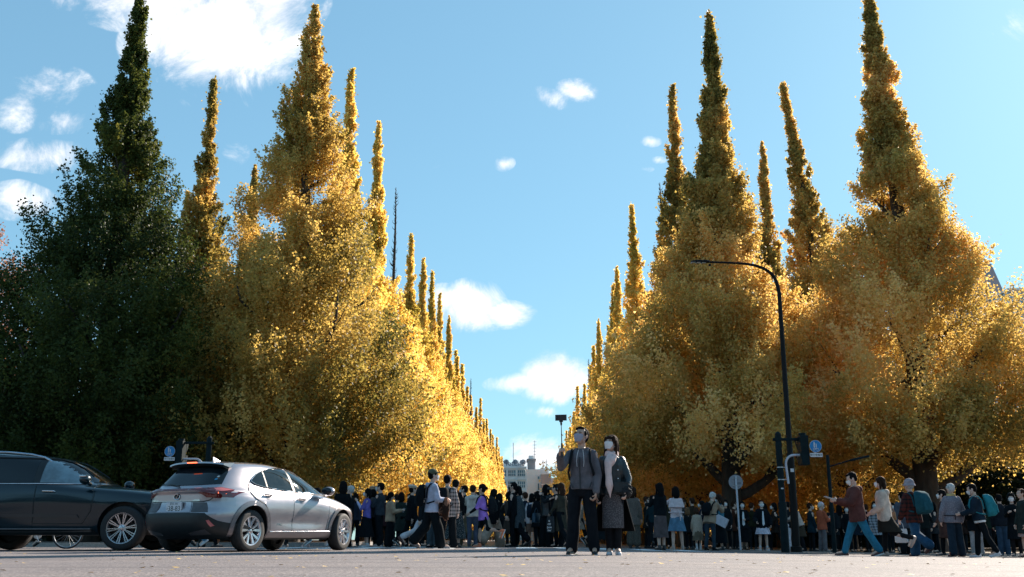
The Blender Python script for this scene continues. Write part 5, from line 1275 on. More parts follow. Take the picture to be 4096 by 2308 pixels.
# ---------------------------------------------------------------- who stands where
C = cloth
W1 = mat('sole_white', (.70, .68, .67), .6, var=.1)
SH_W = mat('shoe_white', (.62, .60, .62), .6, var=.15, bump=.002); SH_B = mat('shoe_black', (.012, .014, .016), .45, var=.2); SH_OR = mat('shoe_orange', (.75, .20, .09), .6, var=.15)
SH_GY = mat('shoe_grey', (.20, .18, .18), .7, var=.3); SH_BR = mat('shoe_brown', (.09, .035, .03), .6, var=.3); SH_BE = mat('shoe_beige', (.42, .30, .25), .45, var=.1); SH_PK = mat('shoe_pink', (.62, .44, .42), .6, var=.3)
TIGHTS = cloth('tights', (.010, .010, .012))
def hang(a=4, b=8, e=14): return (a, b, e, 0)
def hold(p=28, e=92, i=22, o=6): return (p, o, e, i)
def walk(st=22, kn=(6, 30), arms=None, **kw):
    """st stride: first leg ahead, second behind"""
    d = dict(legs=((st, kn[0]), (-st, kn[1])), arms=arms or (hang(-16), hang(18)), lean=2); d.update(kw); return d
def stand(arms=None, **kw):
    d = dict(legs=((2, 3), (-3, 2)), arms=arms or (hang(), hang(6))); d.update(kw); return d
G1 = 'people crossing in front of the avenue'; G2 = 'people walking and standing under the right hand trees'
mp = make_person

# --- the couple posing for a selfie
man = mp(2328, 1706, 'man in grey hooded jacket raising a selfie stick beside the woman in the pink scarf', H=1.735, yaw=168, fine=True, group=None, mask=M_MASKG, tone='warm',
         pose=dict(legs=((1, 1), (3, 4)), spread=5, arms=((48, 16, 80, 4), (4, 10, 10, 6)), head=(-22, 12), curl=(.95, .95), bulk=.97),
         top=[('tee', cloth('tee_black', (.008, .009, .011)), dict(name='undershirt', collar=True, puff=-.006)), ('jacket', cloth('jacket_charcoal', (.105, .100, .112)), dict(name='jacket', length=-.03, puff=.010, collar=False, hood=True))],
         bottom=('trousers', cloth('black_jean', (.0075, .009, .012)), dict(wide=.020)), shoes=(SH_B, W1))
def man_details():
    P = man; c, f, nrm, side = P.palm[1]
    # zip, drawcords, collar flaps and cuff of the jacket
    def front(x, z, off=.012):
        return P.tp(x, .125 + .010 * (1 if z > .2 else 0) - abs(x) * .25 + off - max(0, z - .34) * .18, z)
    mb = MB(); mb.tube([front(.008, z) for z in np.linspace(-.03, .40, 12)], .007, 6); zp = mb.build('zip', M_BLACKP, P.root)
    for sg in (-1, 1):
        mb = MB(); mb.tube([P.tp(sg * .03, .088, .50), front(sg * .045, .42, .016), front(sg * .05, .34, .016), front(sg * .045, .27, .018)], .0035, 5); mb.build('drawcord', M_MASKW, P.root)
        mb = MB(); mb.tube([front(sg * .115, -.01), front(sg * .145, .07)], .006, 5); mb.build('pocket_zip', M_BLACKP, P.root)
        mb = MB(); mb.rings([[P.tp(sg * (.022 + e), .115 - e * .3, .39), P.tp(sg * (.075 + e), .085, .43), P.tp(sg * (.085 + e), .055, .52), P.tp(sg * (.050 + e), .080, .525)] for e in (0, .012)]); mb.build('collar', cloth('jacket_charcoal', (0, 0, 0)), P.root, bevel=.003)
    # selfie stick: handle in the fist, thin telescopic rod, clamp and phone
    g = (Matrix.Rotation(0, 3, 'X') @ Vector((.0, .10, 1))).normalized()
    base = c - g * .10 + nrm * .012; topp = c + g * .33 + nrm * .012
    mb = MB(); mb.tube([base, base + g * .19], .013, 10); mb.tube([base + g * .18, topp], [.0075, .005], 8); mb.tube([topp, topp + g * .02, topp + g * .05 + Vector((0, .02, 0))], [.011, .014, .012], 8)
    st = carried(P, 'selfie_stick', mb, M_BLACKP, "black selfie stick held up in the man's fist", 'selfie stick')
    mb = MB(); h = topp + g * .055; mb.obox(h, (.026, 0, 0), (0, .012, 0), (0, 0, .010)); mb.obox(h + Vector((0, 0, .042)), (.02, 0, 0), (0, .012, 0), (0, 0, .034)); mb.build('clamp', M_BLACKP, st, bevel=.003)
    mb = MB(); pc = h + Vector((0, .016, .048)); mb.obox(pc, (.078, 0, 0), (0, .0045, 0), (0, .004, .040)); ph = carried(P, 'phone', mb, mat('phone_case', (.02, .025, .03), .3), 'phone clamped sideways on top of the selfie stick', 'phone', None, 0)
    mb = MB(); mb.ell(pc + Vector((.05, .006, .018)), .010, .003, .010); mb.ell(pc + Vector((.05, .006, -.006)), .010, .003, .010); mb.build('camera_lens', M_CGLASS, ph)
    backpack(P, BK2, "black backpack on the back of the man with the selfie stick", straps=True, w=.27, h=.40, dpt=.12)
man_details()

wom = mp(2449, 1738, 'woman in dark jacket, pink scarf and long grey dress beside the selfie stick man', H=1.64, yaw=174, fem=True, fine=True, group=None, mask=M_MASKW,
         pose=dict(legs=((2, 3), (3, 2)), spread=-2, arms=((6, 12, 8, -4), (10, 16, 28, 6)), head=(-30, 10), curl=(.95, .6)),
         hair=('long', H_DBR, .20), top=('jacket', mat('leather_dark_teal', (.008, .018, .024), .36, var=.3, scale=18, bump=.010, bscale=26, spec=.6), dict(name='quilted_jacket', length=-.04, puff=.016)),
         bottom=('skirt', C('herringbone', ((.075, .068, .072), (.16, .145, .15), .5, 70), 'speck'), dict(hem=.36, flare=.150, name='dress')), shoes=(SH_W, W1), tights=True)
def woman_details():
    P = wom; k = P.k
    sm = mat('scarf_pink', (.74, .55, .52), .9, var=.12, scale=10, bump=.006, bscale=30)
    mb = P.scarf(sm, P.root)
    mb.tube([P.tp(.03, .10, .50), P.tp(.055, .155, .40), P.tp(.06, .175, .25), P.tp(.035, .18, .08), P.tp(.03, .185, -.10)], [.045, .055, .042, .05, .008], 12)
    mb.tube([P.tp(-.04, .095, .51), P.tp(.0, .15, .43), P.tp(.05, .165, .34)], [.045, .055, .03], 12)
    link('scarf', remesh(mb, .010, 1, .010, 9, 14), sm, P.root)
    # long black coat skirts hanging behind the dress, open in front
    mb = MB(); rs = []; n = 34
    for i in range(10):
        t = i / 9; z = P.hipz + .06 - t * (P.hipz - .26); r_ = .150 + .14 * t; o = []
        for e in (0, -.012):
            ring = [((r_ + e) * (1 + .04 * math.sin(a * 9) * t) * math.cos(a), -.01 - .03 * t + (r_ * .82 + e) * math.sin(a), z) for a in np.linspace(R(168), R(372), n)]
            o += ring if e == 0 else list(reversed(ring))
        rs.append(o)
    mb.rings(rs); mb.build('coat_skirt', mat('coat_black_gloss', (.004, .006, .008), .95, spec=.08, var=.2, bump=.006, bscale=12), P.root, smooth=50)
    mb = MB(); W = P.arm[1][2]; E = P.arm[1][1]; mb.capsule(E.lerp(W, .72), W + (W - E).normalized() * .01, .072, .078, 14)
    me = remesh(mb, .009, 1, .016, 4, 60); link('fur_cuff', me, mat('fur_black', (.016, .014, .015), .8, var=.6, scale=40, bump=.02, bscale=90), P.root)
    mb = MB(); mb.rings([[P.tp(-.13, .15, z) + Vector((0, y, 0)) + Vector((x, 0, 0)) for x, y in ((-.10, 0), (.10, 0), (.10, .06), (-.10, .06))] for z in (-.01, .13)])
    o = carried(P, 'belt_bag', mb, mat('bag_black_leather', (.010, .016, .020), .35, var=.2, bump=.008, bscale=20), 'black leather belt bag on the waist of the woman with the pink scarf', 'bag', None, 30, 0)
    mb = MB(); mb.tube([P.tp(.185 * math.cos(a), .150 * math.sin(a), .06) for a in np.linspace(0, 2 * math.pi, 24)], .013, 6); mb.build('belt', M_BLACKP, o)
    for z in (.30, .18, .07):
        mb = MB(); mb.ell(P.tp(-.085, .150, z), .009, .004, .009); mb.build('button', M_CHROME, P.root)
woman_details()

# --- people crossing, left part
mp(1467, 1953, 'short haired girl in purple knitted vest beside the silver car', H=1.55, yaw=95, fem=True, group=G1, mask=M_MASKW, hair=('bob', H_BLK),
   pose=stand(arms=(hang(), (35, 4, 115, 8))), top=[('jacket', C('shirt_lilac', (.42, .42, .58)), dict(name='shirt')), ('vest', C('vest_purple', (.12, .10, .32)), dict(name='vest', puff=.010, sleeves=0, length=-.16))], bottom=('skirt', BK, dict(hem=.26, flare=.26)), shoes=(SH_W, W1))
p = mp(1518, 1930, 'young man in dark sweatshirt and white mask behind the girl in the purple vest', H=1.71, yaw=75, group=G1, mask=M_MASKW, pose=stand(arms=(hold(22, 80, 40), hold(25, 85, 40))),
   top=('jacket', C('sweat_slate', (.022, .028, .036)), dict(name='sweatshirt', puff=.012)), bottom=('trousers', BK, dict(wide=.02)), shoes=(SH_PK, W1))
mp(1490, 1944, 'person in tan beret half hidden behind the girl in the purple vest', H=1.62, yaw=10, fem=True, group=G1, hair=('bob', H_BLK), hat=('beret', C('tan', (.34, .23, .15))), top=('jacket', C('down_grey', (.075, .068, .07)), dict(puff=.03)), d=28.0)
P3 = mp(1561, 1967, 'woman in tan padded jacket looking at her phone, facing right', H=1.58, yaw=-80, fem=True, group=G1, hair=('bob', H_BLK), pose=stand(arms=(hold(25, 75, 15), hold(25, 75, 15)), head=(0, -18)),
   top=('jacket', C('puffer_tan', (.30, .20, .135)), dict(puff=.04, length=-.12)), bottom=('trousers', BK, dict(wide=.05)), shoes=(SH_B, W1))
phone(P3, -1, 'phone in the hand of the woman in the tan padded jacket')
mp(1604, 1968, 'person in long bottle green coat from behind, left of the man in cream cap', H=1.60, yaw=5, fem=True, group=G1, hair=('bob', H_BLK), top=('coat', C('coat_bottle', (.018, .026, .024)), dict(length=-.42)), shoes=(SH_B, W1), tights=True)
P5 = mp(1648, 1936, 'man in cream flat cap and black coat with white mask striding to the right', H=1.72, yaw=-60, group=G1, mask=M_MASKW, hat=('beret', C('cream', (.52, .42, .32))), pose=walk(18), top=('coat', BK, dict(length=-.16, puff=.02)), shoes=(SH_B, W1))
P5b = mp(1690, 1952, 'walker in pale grey trousers behind the man in the hoodie', H=1.66, yaw=-85, group=G1, pose=walk(30, kn=(4, 34)), bottom=('trousers', C('pale_grey', (.46, .43, .45)), dict(wide=.015, short=.10)), top=('jacket', BK2), shoes=(SH_BR, None), d=27.5)
P6 = mp(1728, 1873, 'tall man in lilac grey hoodie and olive cap with a brown coat over his arm', H=1.80, yaw=-72, group=G1, mask=M_MASKW, hat=('cap', C('olive', (.085, .085, .055))), pose=walk(16, kn=(4, 24), arms=(hold(14, 72, 24), hang(10, 10, 20))),
   top=('jacket', C('hoodie_lilac', (.36, .37, .46)), dict(name='hoodie', puff=.022, hood=True, length=-.10)), bottom=('trousers', BK, dict(wide=.045, short=.05)), shoes=(SH_GY, None))
backpack(P6, BK, 'black backpack on the tall man in the lilac grey hoodie', h=.50, w=.30)
def folded_coat():
    P = P6; c, f, n_, sd = P.palm[1]; E, W = P.arm[0][1], P.arm[0][2]; mb = MB(); q = E.lerp(W, .75)
    mb.tube([q + Vector((.02, .02, .05)), q + Vector((.06, .03, -.10)), q + Vector((.05, .0, -.30)), q + Vector((.03, .04, -.46))], [.07, .10, .11, .05], 12)
    mb.tube([q + Vector((-.05, -.03, .04)), q + Vector((-.04, -.04, -.14)), q + Vector((.0, -.10, -.36))], [.05, .08, .05], 12)
    carried(P, 'folded_coat', remesh(mb, .012, 1, .022, 5, 16), C('rust_brown', ((.03, .016, .012), (.24, .11, .07), .52, 6), 'speck'), 'rust and brown coat folded over the arm of the man in the hoodie', 'coat')
folded_coat()
mp(1737, 1926, 'woman in brown coat with glasses and white mask behind the tall man in the hoodie', H=1.66, yaw=165, fem=True, group=G1, mask=M_MASKW, hair=('tied', H_DBR, .1), top=('coat', C('taupe', (.16, .115, .10)), dict(length=-.2)), bottom=('trousers', C('slate_cord', (.035, .05, .06)), dict(wide=.03)))
P8 = mp(1790, 1897, 'broad man in black and white plaid shirt seen from behind', H=1.74, yaw=-22, group=G1, hair=('crop', H_BLK), pose=dict(legs=((6, 6), (-4, 8)), arms=(hang(4, 12, 12), hang(4, 10, 10)), bulk=1.14, spread=5), top=('jacket', C('plaid_bw', ((.42, .35, .33), (.030, .032, .036), (.55, .5, .48)), 'plaid'), dict(name='shirt', length=-.17, puff=.018)), bottom=('trousers', BK, dict(wide=.03)), shoes=(SH_B, None))
backpack(P8, BK, 'black backpack worn over the black and white plaid shirt', w=.34, h=.50, dpt=.2)
mp(1822, 1917, 'person in black jacket and speckled long skirt right of the plaid shirt', H=1.68, yaw=-8, fem=True, group=G1, hair=('short', H_BLK), top=('jacket', BK, dict(length=-.16)), bottom=('skirt', C('speckled_skirt', ((.018, .028, .032), (.33, .34, .34), .58, 55), 'speck'), dict(hem=.22, flare=.27, pleat=.04)), shoes=(SH_B, None))
mp(1857, 1938, 'young man in black sweater and khaki trousers with white mask, facing left', H=1.68, yaw=80, group=G1, mask=M_MASKW, pose=walk(15, arms=(hang(6), hold(10, 45, 10))), top=('jacket', BK, dict(name='sweater')), bottom=('trousers', C('khaki', (.12, .092, .058)), dict(wide=.04)), shoes=(SH_B, W1))
P11 = mp(1891, 1944, 'person in cream hooded top holding a black camera up to the face', H=1.64, yaw=-5, group=G1, hair=('short', H_DBR), pose=stand(arms=(hold(60, 90, 25), hold(60, 90, 25))), top=('jacket', C('cream_top', (.50, .42, .36)), dict(name='hoodie', hood=True, puff=.01)), bottom=('trousers', C('denim_grey', (.06, .07, .10)), {}), shoes=(SH_B, W1), d=27.5)
P12 = mp(1933, 1935, 'jogger in purple T-shirt, black cap and orange running shoes mid stride, facing left', H=1.63, yaw=78, fem=True, group=G1, tone='warm', hair=('bun', H_BLK), hat=('cap', BK), pose=dict(legs=((14, 10), (-20, 62)), arms=(hang(-10, 10, 20), hang(20, 12, 35)), lean=4),
   top=[('jacket', BK, dict(name='undershirt', puff=-.004, length=-.04)), ('tee', C('tee_purple', (.30, .15, .50)), dict(name='t_shirt', puff=.014, length=-.15, sleeves=0, collar=False))], bottom=('trousers', BK, dict(wide=-.012)), shoes=(SH_OR, W1))
backpack(P12, BK2, 'black backpack on the jogger in the purple T-shirt', h=.44, w=.27)
mp(1974, 1950, 'woman with waist long black hair, black coat and wide beige trousers, walking right', H=1.62, yaw=-32, fem=True, group=G1, hair=('long', H_BLK, .40), pose=walk(20), top=('jacket', BK, dict(length=-.20, puff=.012)), bottom=('trousers', C('beige_wide', (.36, .26, .20)), dict(wide=.075)), shoes=(SH_B, W1))
P15 = mp(2037, 1964, 'person in long dark brown coat holding a camera to the eye, back to the camera', H=1.58, yaw=22, fem=True, group=G1, hair=('bob', H_BLK), pose=stand(arms=(hold(45, 105, 30), hold(50, 105, 30))), top=('coat', C('coat_brown_dark', (.048, .036, .030)), dict(length=-.50)), shoes=(SH_B, W1), tights=True)
mp(2051, 1928, 'man in black mask and black jacket between the brown coat and the grey coat', H=1.75, yaw=80, group=G1, mask=M_BLACKP, top=('jacket', BK))
mp(2074, 1942, 'woman with black bob in grey blue wool coat crossing before the white building', H=1.66, yaw=62, fem=True, group=G1, mask=M_MASKW, hair=('long', H_BLK, .05), pose=walk(12), top=('coat', C('wool_blue_grey', ((.040, .056, .066), (.085, .105, .118), .5, 60), 'speck'), dict(length=-.36, puff=.008)), bottom=('trousers', BK, dict(wide=.03, short=.1)), shoes=(SH_B, None))
P17 = mp(2128, 1973, 'woman in pale pink fleece and brown skirt seen from behind', H=1.56, yaw=-8, fem=True, group=G1, hair=('bob', H_BLK), top=('jacket', C('fleece_pink', (.50, .43, .45)), dict(name='fleece', puff=.028, length=-.16)), bottom=('skirt', C('skirt_brown', (.13, .075, .055)), dict(hem=.42, flare=.19)), shoes=(SH_B, None))
backpack(P17, C('bag_navy', (.010, .018, .030)), 'square black backpack on the woman in the pale pink fleece', w=.27, h=.40, dpt=.12)
P18 = mp(2150, 1964, 'black haired woman lifting a hand to her hair beside the pale pink fleece', H=1.60, yaw=30, fem=True, group=G1, hair=('long', H_BLK, .08), pose=stand(arms=(hold(55, 115, 10), hang())), top=('coat', BK, dict(length=-.30)), tights=True)
P19 = mp(2186, 1937, 'woman in short black leather jacket with blue bags, black bob, facing right', H=1.68, yaw=-35, fem=True, group=G1, hair=('bob', H_BLK), pose=stand(arms=(hang(8, 10, 30), hold(20, 100, 15))), top=('jacket', mat('leather_black', (.010, .014, .018), .35, var=.3, bump=.006, bscale=20), dict(puff=.02)), bottom=('trousers', BK, dict(wide=.05)), shoes=(SH_B, W1), tights=True)
handbag(P19, 1, mat('bag_blue', (.022, .060, .095), .45, var=.2, bump=.004, bscale=20), 'slouchy blue leather bag hanging from the woman in the leather jacket', w=.34, h=.26, dpt=.14, at=(-.30, -.06, .18), drop=.14)
P20 = mp(2222, 1935, 'person with black camera raised between the blue bag and the brown haired woman', H=1.68, yaw=70, group=G1, pose=stand(arms=(hold(65, 80, 25), hold(65, 80, 25))), top=('jacket', BK2))
def camera_prop(P, label):
    c, f, n_, sd = P.palm[1]; mb = MB(); q = P.hp(0, .115, .0); M_ = P.hm.to_3x3(); mb.obox(q, M_ @ Vector((.065, 0, 0)), M_ @ Vector((0, .025, 0)), M_ @ Vector((0, 0, .04))); o = carried(P, 'camera', mb, M_BLACKP, label, 'camera', 'cameras held up in the crowd', 0)
    mb = MB(); mb.tube([q, q + M_ @ Vector((0, .06, 0)), q + M_ @ Vector((0, .10, 0))], [.032, .032, .035], 14); mb.build('lens', M_BLACKP, o)
camera_prop(P20, 'black camera with lens in front of the face left of the brown haired woman')
camera_prop(P11, 'black camera held by the person in the cream hooded top'); camera_prop(P15, 'small black camera held by the person in the dark brown coat')
P21 = mp(2246, 1929, 'brown haired woman in long dark olive coat just left of the selfie man', H=1.70, yaw=38, fem=True, group=G1, mask=M_MASKW, hair=('long', H_BRN, .14), pose=walk(12, arms=(hang(6, 14, 20), hang(8, 12, 40))), top=('coat', C('coat_olive', (.035, .032, .024)), dict(length=-.45)), bottom=('trousers', BK, dict(wide=.02)), shoes=(SH_B, None), tights=True)
def tote():
    P = P21; o = handbag(P, -1, mat('tote_black', (.008, .012, .016), .7, var=.1, bump=.004, bscale=12), 'black tote bag printed with bent white words', w=.30, h=.42, dpt=.08, drop=.16, at=(-.30, .10, .10), name='tote_bag')
    c = P.tp(-.30, .10, .10); top = c - Vector((0, 0, .16))
    for i, (t, z, rz) in enumerate((('rit', .30, 20), ('risk!', .215, 8), ('(kona', .135, -4), ("rime'", .055, 4))):
        me = text_mesh(t, .085, .002, spacing=.95); link('lettering', me, M_MASKW, o, (top.x - .045, top.y, top.z - .42 + z), (R(90), R(rz * .5), R(-90)))
tote()

# --- behind and between the couple
mp(2318, 1972, 'person in tan trench seen between the legs of the selfie man', H=1.60, yaw=-70, fem=True, group=G1, hair=('bob', H_BLK), pose=walk(20), top=('coat', C('trench_tan', (.24, .18, .14)), dict(length=-.3)), bottom=('trousers', BK, dict(short=.12)), shoes=(SH_B, None))
mp(2400, 1968, 'person in long black skirt and white soled trainers half hidden between the couple', H=1.62, yaw=-95, fem=True, group=G1, hair=('bob', H_BLK), pose=walk(24, kn=(4, 40)), top=('jacket', BK), bottom=('skirt', BK2, dict(hem=.22, flare=.30)), shoes=(SH_B, W1))
mp(2533, 1946, 'person in grey brown wool coat and culottes right of the woman in the pink scarf', H=1.64, yaw=-25, fem=True, group=G1, hair=('bob', H_DBR), pose=stand(arms=(hang(4, 12), hang())), top=('coat', C('wool_taupe', ((.10, .082, .072), (.16, .13, .11), .5, 70), 'speck'), dict(length=-.24, puff=.004)), bottom=('trousers', C('tweed', ((.06, .055, .045), (.12, .10, .08), .5, 80), 'speck'), dict(wide=.045, short=.22)), shoes=(SH_B, None))

# --- right of the couple
P24 = mp(2640, 1931, 'woman with long black hair and black jacket filming with a phone', H=1.66, yaw=22, fem=True, group=G1, hair=('long', H_BLK, .22), pose=stand(arms=(hang(10), hold(48, 50, 5))), top=('jacket', BK, dict(length=-.02, puff=.012)), bottom=('skirt', C('skirt_plum_grey', (.070, .052, .052)), dict(hem=.30, flare=.20)), shoes=(SH_B, None))
phone(P24, -1, 'phone held out by the woman with the long black hair')
P25 = mp(2705, 1945, 'woman in pale pink trench coat and blue skirt holding a phone overhead', H=1.64, yaw=8, fem=True, group=G1, hair=('long', H_BLK, .10), pose=dict(legs=((4, 2), (-6, 4)), spread=5, arms=((50, 5, 50, 5), (72, 14, 70, -5))), top=('coat', C('trench_pink', (.52, .42, .43)), dict(length=-.33, puff=.008, hood=False)), bottom=('skirt', C('skirt_blue', (.075, .15, .22)), dict(hem=.48, flare=.24, pleat=.05)), shoes=(SH_BE, None, 0.0, .05))
def trench_details():
    P = P25; mb = MB(); mb.tube([P.tp(.20 * math.cos(a), .155 * math.sin(a), .12) for a in np.linspace(0, 2 * math.pi, 26)], .018, 6); mb.tube([P.tp(.02, -.165, .12), P.tp(.05, -.185, .02), P.tp(.055, -.19, -.10)], [.02, .017, .012], 6); mb.tube([P.tp(-.0, -.165, .12), P.tp(-.05, -.19, .06), P.tp(.0, -.185, .12), P.tp(.06, -.19, .06)], .014, 6)
    mb.build('belt', C('trench_pink', (0, 0, 0)), P.root)
    rs = []
    for z, e in ((.45, .0), (.38, .03), (.26, .045), (.245, .02)): rs.append([P.tp((.175 + e) * math.cos(a), -.02 + (.125 + e) * math.sin(a), z) for a in np.linspace(R(150), R(390), 20)])
    mb = MB(); mb.rings(rs, False); me = mb.mesh('cape_flap'); smooth_all(me, 60); o = link('cape_flap', me, C('trench_pink', (0, 0, 0)), P.root)
trench_details()
phone(P25, -1, 'white phone held overhead by the woman in the pale pink trench coat', mat('phone_white', (.65, .62, .64), .3))
mp(2751, 2050, 'small girl with light brown hair and dark dress beyond the pink trench coat', H=1.22, yaw=10, fem=True, group=G2, hair=('long', H_LBR, .12), top=('coat', BK2, dict(length=-.22)), shoes=(SH_B, None), d=30.5)
mp(2790, 2052, 'child in beige wool cape coat and white boots seen from behind', H=1.22, yaw=4, fem=True, group=G2, hair=('bob', H_BRN), pose=stand(head=(0, -28), lean=12), top=('coat', C('cape_beige', ((.40, .31, .24), (.50, .40, .32), .5, 60), 'speck'), dict(length=-.34, puff=.02)), bottom=('skirt', C('pleat_brown', (.11, .085, .06)), dict(hem=.26, flare=.17, pleat=.05)), shoes=(SH_W, None, .14), d=30.0)
P28 = mp(2838, 2005, 'person in tan jacket bending over a camera beside the denim jacket', H=1.58, yaw=-40, group=G2, hair=('short', H_GRY), pose=dict(legs=((4, 4), (-6, 8)), arms=(hold(50, 70, 20), hold(50, 70, 20)), lean=22, head=(0, -22)), top=('jacket', C('tan_jacket', (.26, .185, .13)), dict(puff=.02, length=-.14)), bottom=('trousers', C('jean_dark', (.022, .040, .055)), {}), d=27.5)
backpack(P28, BK, 'small black backpack on the person bending in the tan jacket', w=.24, h=.36, dpt=.12)
P29 = mp(2879, 1975, 'woman with long dark hair in teal denim jacket typing on a phone, facing left', H=1.60, yaw=62, fem=True, group=G2, mask=M_MASKW, hair=('long', H_DBR, .16), pose=stand(arms=(hold(30, 75, 30), hold(32, 78, 20)), head=(0, -22)), top=('jacket', C('denim_teal', (.030, .115, .165)), dict(name='denim_jacket', puff=.02)), bottom=('skirt', BK, dict(hem=.20, flare=.22)), shoes=(SH_B, None))
phone(P29, 1, 'phone typed on by the woman in the teal denim jacket')
def box_bag():
    P = P29; mb = MB(); M_ = Matrix.Rotation(R(28), 3, 'X'); c = P.tp(-.26, -.10, .0)
    mb.obox(c, (.05, 0, 0), M_ @ Vector((0, .20, 0)), M_ @ Vector((0, 0, .13))); o = carried(P, 'box_bag', mb, mat('box_white', (.52, .50, .56), .6, var=.1), 'flat white cardboard box bag slung on the denim jacket woman', 'bag', 'bags carried in the crowd', 0)
    mb = MB(); mb.tube([c + M_ @ Vector((0, -.18, .13)), P.tp(-.16, -.05, .46), c + M_ @ Vector((0, .18, .13))], .006, 5); mb.build('handle', BK, o)
box_bag()
P30 = mp(2971, 2004, 'woman in white shirt and open black jacket facing the camera under the round sign', H=1.56, yaw=176, fem=True, group=G2, mask=M_MASKW, hair=('long', H_BLK, .06), pose=stand(arms=(hang(4, 14), hold(16, 70, 30))), top=[('jacket', C('shirt_white', (.58, .58, .60)), dict(name='shirt')), ('coat', BK, dict(length=-.15, puff=.02, name='open_jacket'))], bottom=('skirt', BK, dict(hem=.25, flare=.2)))
def shirt_front(P, w=.05):
    mb = MB(); mb.rings([[P.tp(x, .168 + e, z) for x, z in ((-w * .5, .44), (w * .5, .44), (w, .02), (w * .2, -.06), (-w, .0))] for e in (0, .01)]); mb.build('shirt_front', C('shirt_white', (.58, .58, .6)), P.root, bevel=.002)
shirt_front(P30)
P31 = mp(3049, 2000, 'person in short pale skirt, white trainers and black jacket facing the camera', H=1.54, yaw=178, fem=True, group=G2, mask=M_MASKW, hair=('short', H_BLK), pose=stand(arms=(hang(4, 22, 60), hang(4, 20, 30)), spread=3), top=('jacket', BK, dict(puff=.05, length=-.14)), bottom=('skirt', C('skirt_pale', (.46, .42, .48)), dict(hem=.50, flare=.24, pleat=.05)), shoes=(SH_W, W1, .05))
shirt_front(P31, .04)
mp(3150, 2006, 'person in white trousers half hidden behind the dark green signal post', H=1.58, yaw=60, group=G2, mask=M_MASKW, pose=stand(arms=(hang(), hold())), bottom=('trousers', C('white_trousers', (.55, .52, .55)), dict(wide=.01)), shoes=(SH_PK, W1), top=('jacket', BK2, dict(length=-.1)))
P33 = mp(3200, 2000, 'person in beige sweater and black beanie bending forward beside the signal post', H=1.60, yaw=68, fem=True, group=G2, hair=('bob', H_BLK), hat=('beanie', BK), pose=dict(legs=((4, 4), (-4, 6)), arms=(hold(30, 50, 20), hold(34, 50, 20)), lean=20, head=(0, -8)), top=('jacket', C('sweater_beige', (.42, .31, .26)), dict(name='sweater', puff=.016)), bottom=('skirt', C('skirt_umber', (.045, .032, .022)), dict(hem=.46, flare=.18)), shoes=(BK, None, .2), tights=True)
handbag(P33, 1, mat('bag_bright_blue', (.03, .20, .42), .5), 'bright blue bag held low by the bending person in the beanie', w=.18, h=.30, dpt=.06, at=(-.10, .16, .02), drop=.06)
P34 = mp(3287, 2008, 'older man in orange red jacket and pale pink cap looking at a phone, facing right', H=1.58, yaw=-70, group=G2, mask=M_MASKW, hair=('short', H_GRY), hat=('cap', C('cap_pink', (.52, .40, .41))), pose=stand(arms=(hold(22, 80, 20), hold(28, 78, 10)), head=(0, -20)), top=('jacket', C('jacket_rust', (.34, .080, .040)), dict(puff=.024, length=-.14)), bottom=('trousers', C('grey_trousers', (.13, .115, .12)), dict(wide=.02)), shoes=(SH_GY, None))
phone(P34, -1, 'phone held by the older man in the orange red jacket')
mp(3330, 2016, 'person in dark padded coat just right of the man in the orange red jacket', H=1.56, yaw=150, fem=True, group=G2, hair=('bob', H_BLK), top=('coat', BK2, dict(length=-.3, puff=.03)))
mp(3390, 2022, 'woman in black coat and white mask standing back, left of the teal jeans', H=1.56, yaw=168, fem=True, group=G2, mask=M_MASKW, hair=('long', H_BLK, .1), top=('coat', BK, dict(length=-.28)), bottom=('none', None), shoes=(SH_B, None), tights=True)
P36 = mp(3424, 1877, 'man in maroon hooded jacket and teal jeans reading a tablet as he walks left', H=1.74, yaw=86, group=G2, mask=M_MASKW, pose=dict(legs=((22, 4), (-22, 8)), arms=(hold(28, 72, 18), hold(28, 74, 14)), lean=3, head=(0, -26)), top=('jacket', C('maroon', (.085, .032, .028)), dict(hood=True, puff=.028, length=-.17)), bottom=('trousers', C('jeans_teal', (.020, .12, .19)), dict(wide=.012)), shoes=(SH_BR, W1))
def tablet(P):
    c, f, n_, sd = P.palm[-1]; mb = MB(); q = c + Vector((.08, .07, .04)); M_ = Matrix.Rotation(R(20), 3, 'X'); mb.obox(q, (.10, 0, 0), M_ @ Vector((0, .085, 0)), M_ @ Vector((0, 0, .005)))
    carried(P, 'tablet', mb, mat('tablet_white', (.62, .62, .64), .25), 'white tablet read by the man in the maroon jacket', 'tablet', None, 0)
tablet(P36)
P37 = mp(3535, 1906, 'woman in beige hooded jacket and dark skirt with a tan shoulder bag, walking left', H=1.62, yaw=70, fem=True, group=G2, mask=M_MASKW, hair=('long', H_DBR, .07), pose=dict(legs=((4, 2), (-18, 56)), arms=(hang(-22, 12, 16), hold(8, 50, 10)), lean=3), top=('jacket', C('jacket_beige', (.48, .38, .31)), dict(hood=True, puff=.034, length=-.15)), bottom=('skirt', C('skirt_black_brown', (.018, .015, .012)), dict(hem=.48, flare=.22)), shoes=(SH_BE, None, .0), tights=True)
handbag(P37, 1, mat('bag_tan', (.30, .14, .055), .45, var=.15, bump=.003, bscale=30), 'tan leather shoulder bag on the woman in the beige hooded jacket', w=.25, h=.17, dpt=.09, at=(.22, -.12, .10), drop=.04, strap_to=[(.16, -.12, .3), (-.06, -.05, .50), (.02, .13, .36)], name='shoulder_bag')
mp(3503, 2004, 'masked person in checked coat far back between the maroon jacket and the beige jacket', H=1.58, yaw=170, fem=True, group=G2, mask=M_MASKW, hair=('bob', H_DBR), top=('coat', C('check_grey', ((.36, .35, .38), (.07, .07, .08), (.6, .6, .62)), 'plaid'), dict(length=-.3)), tights=True)
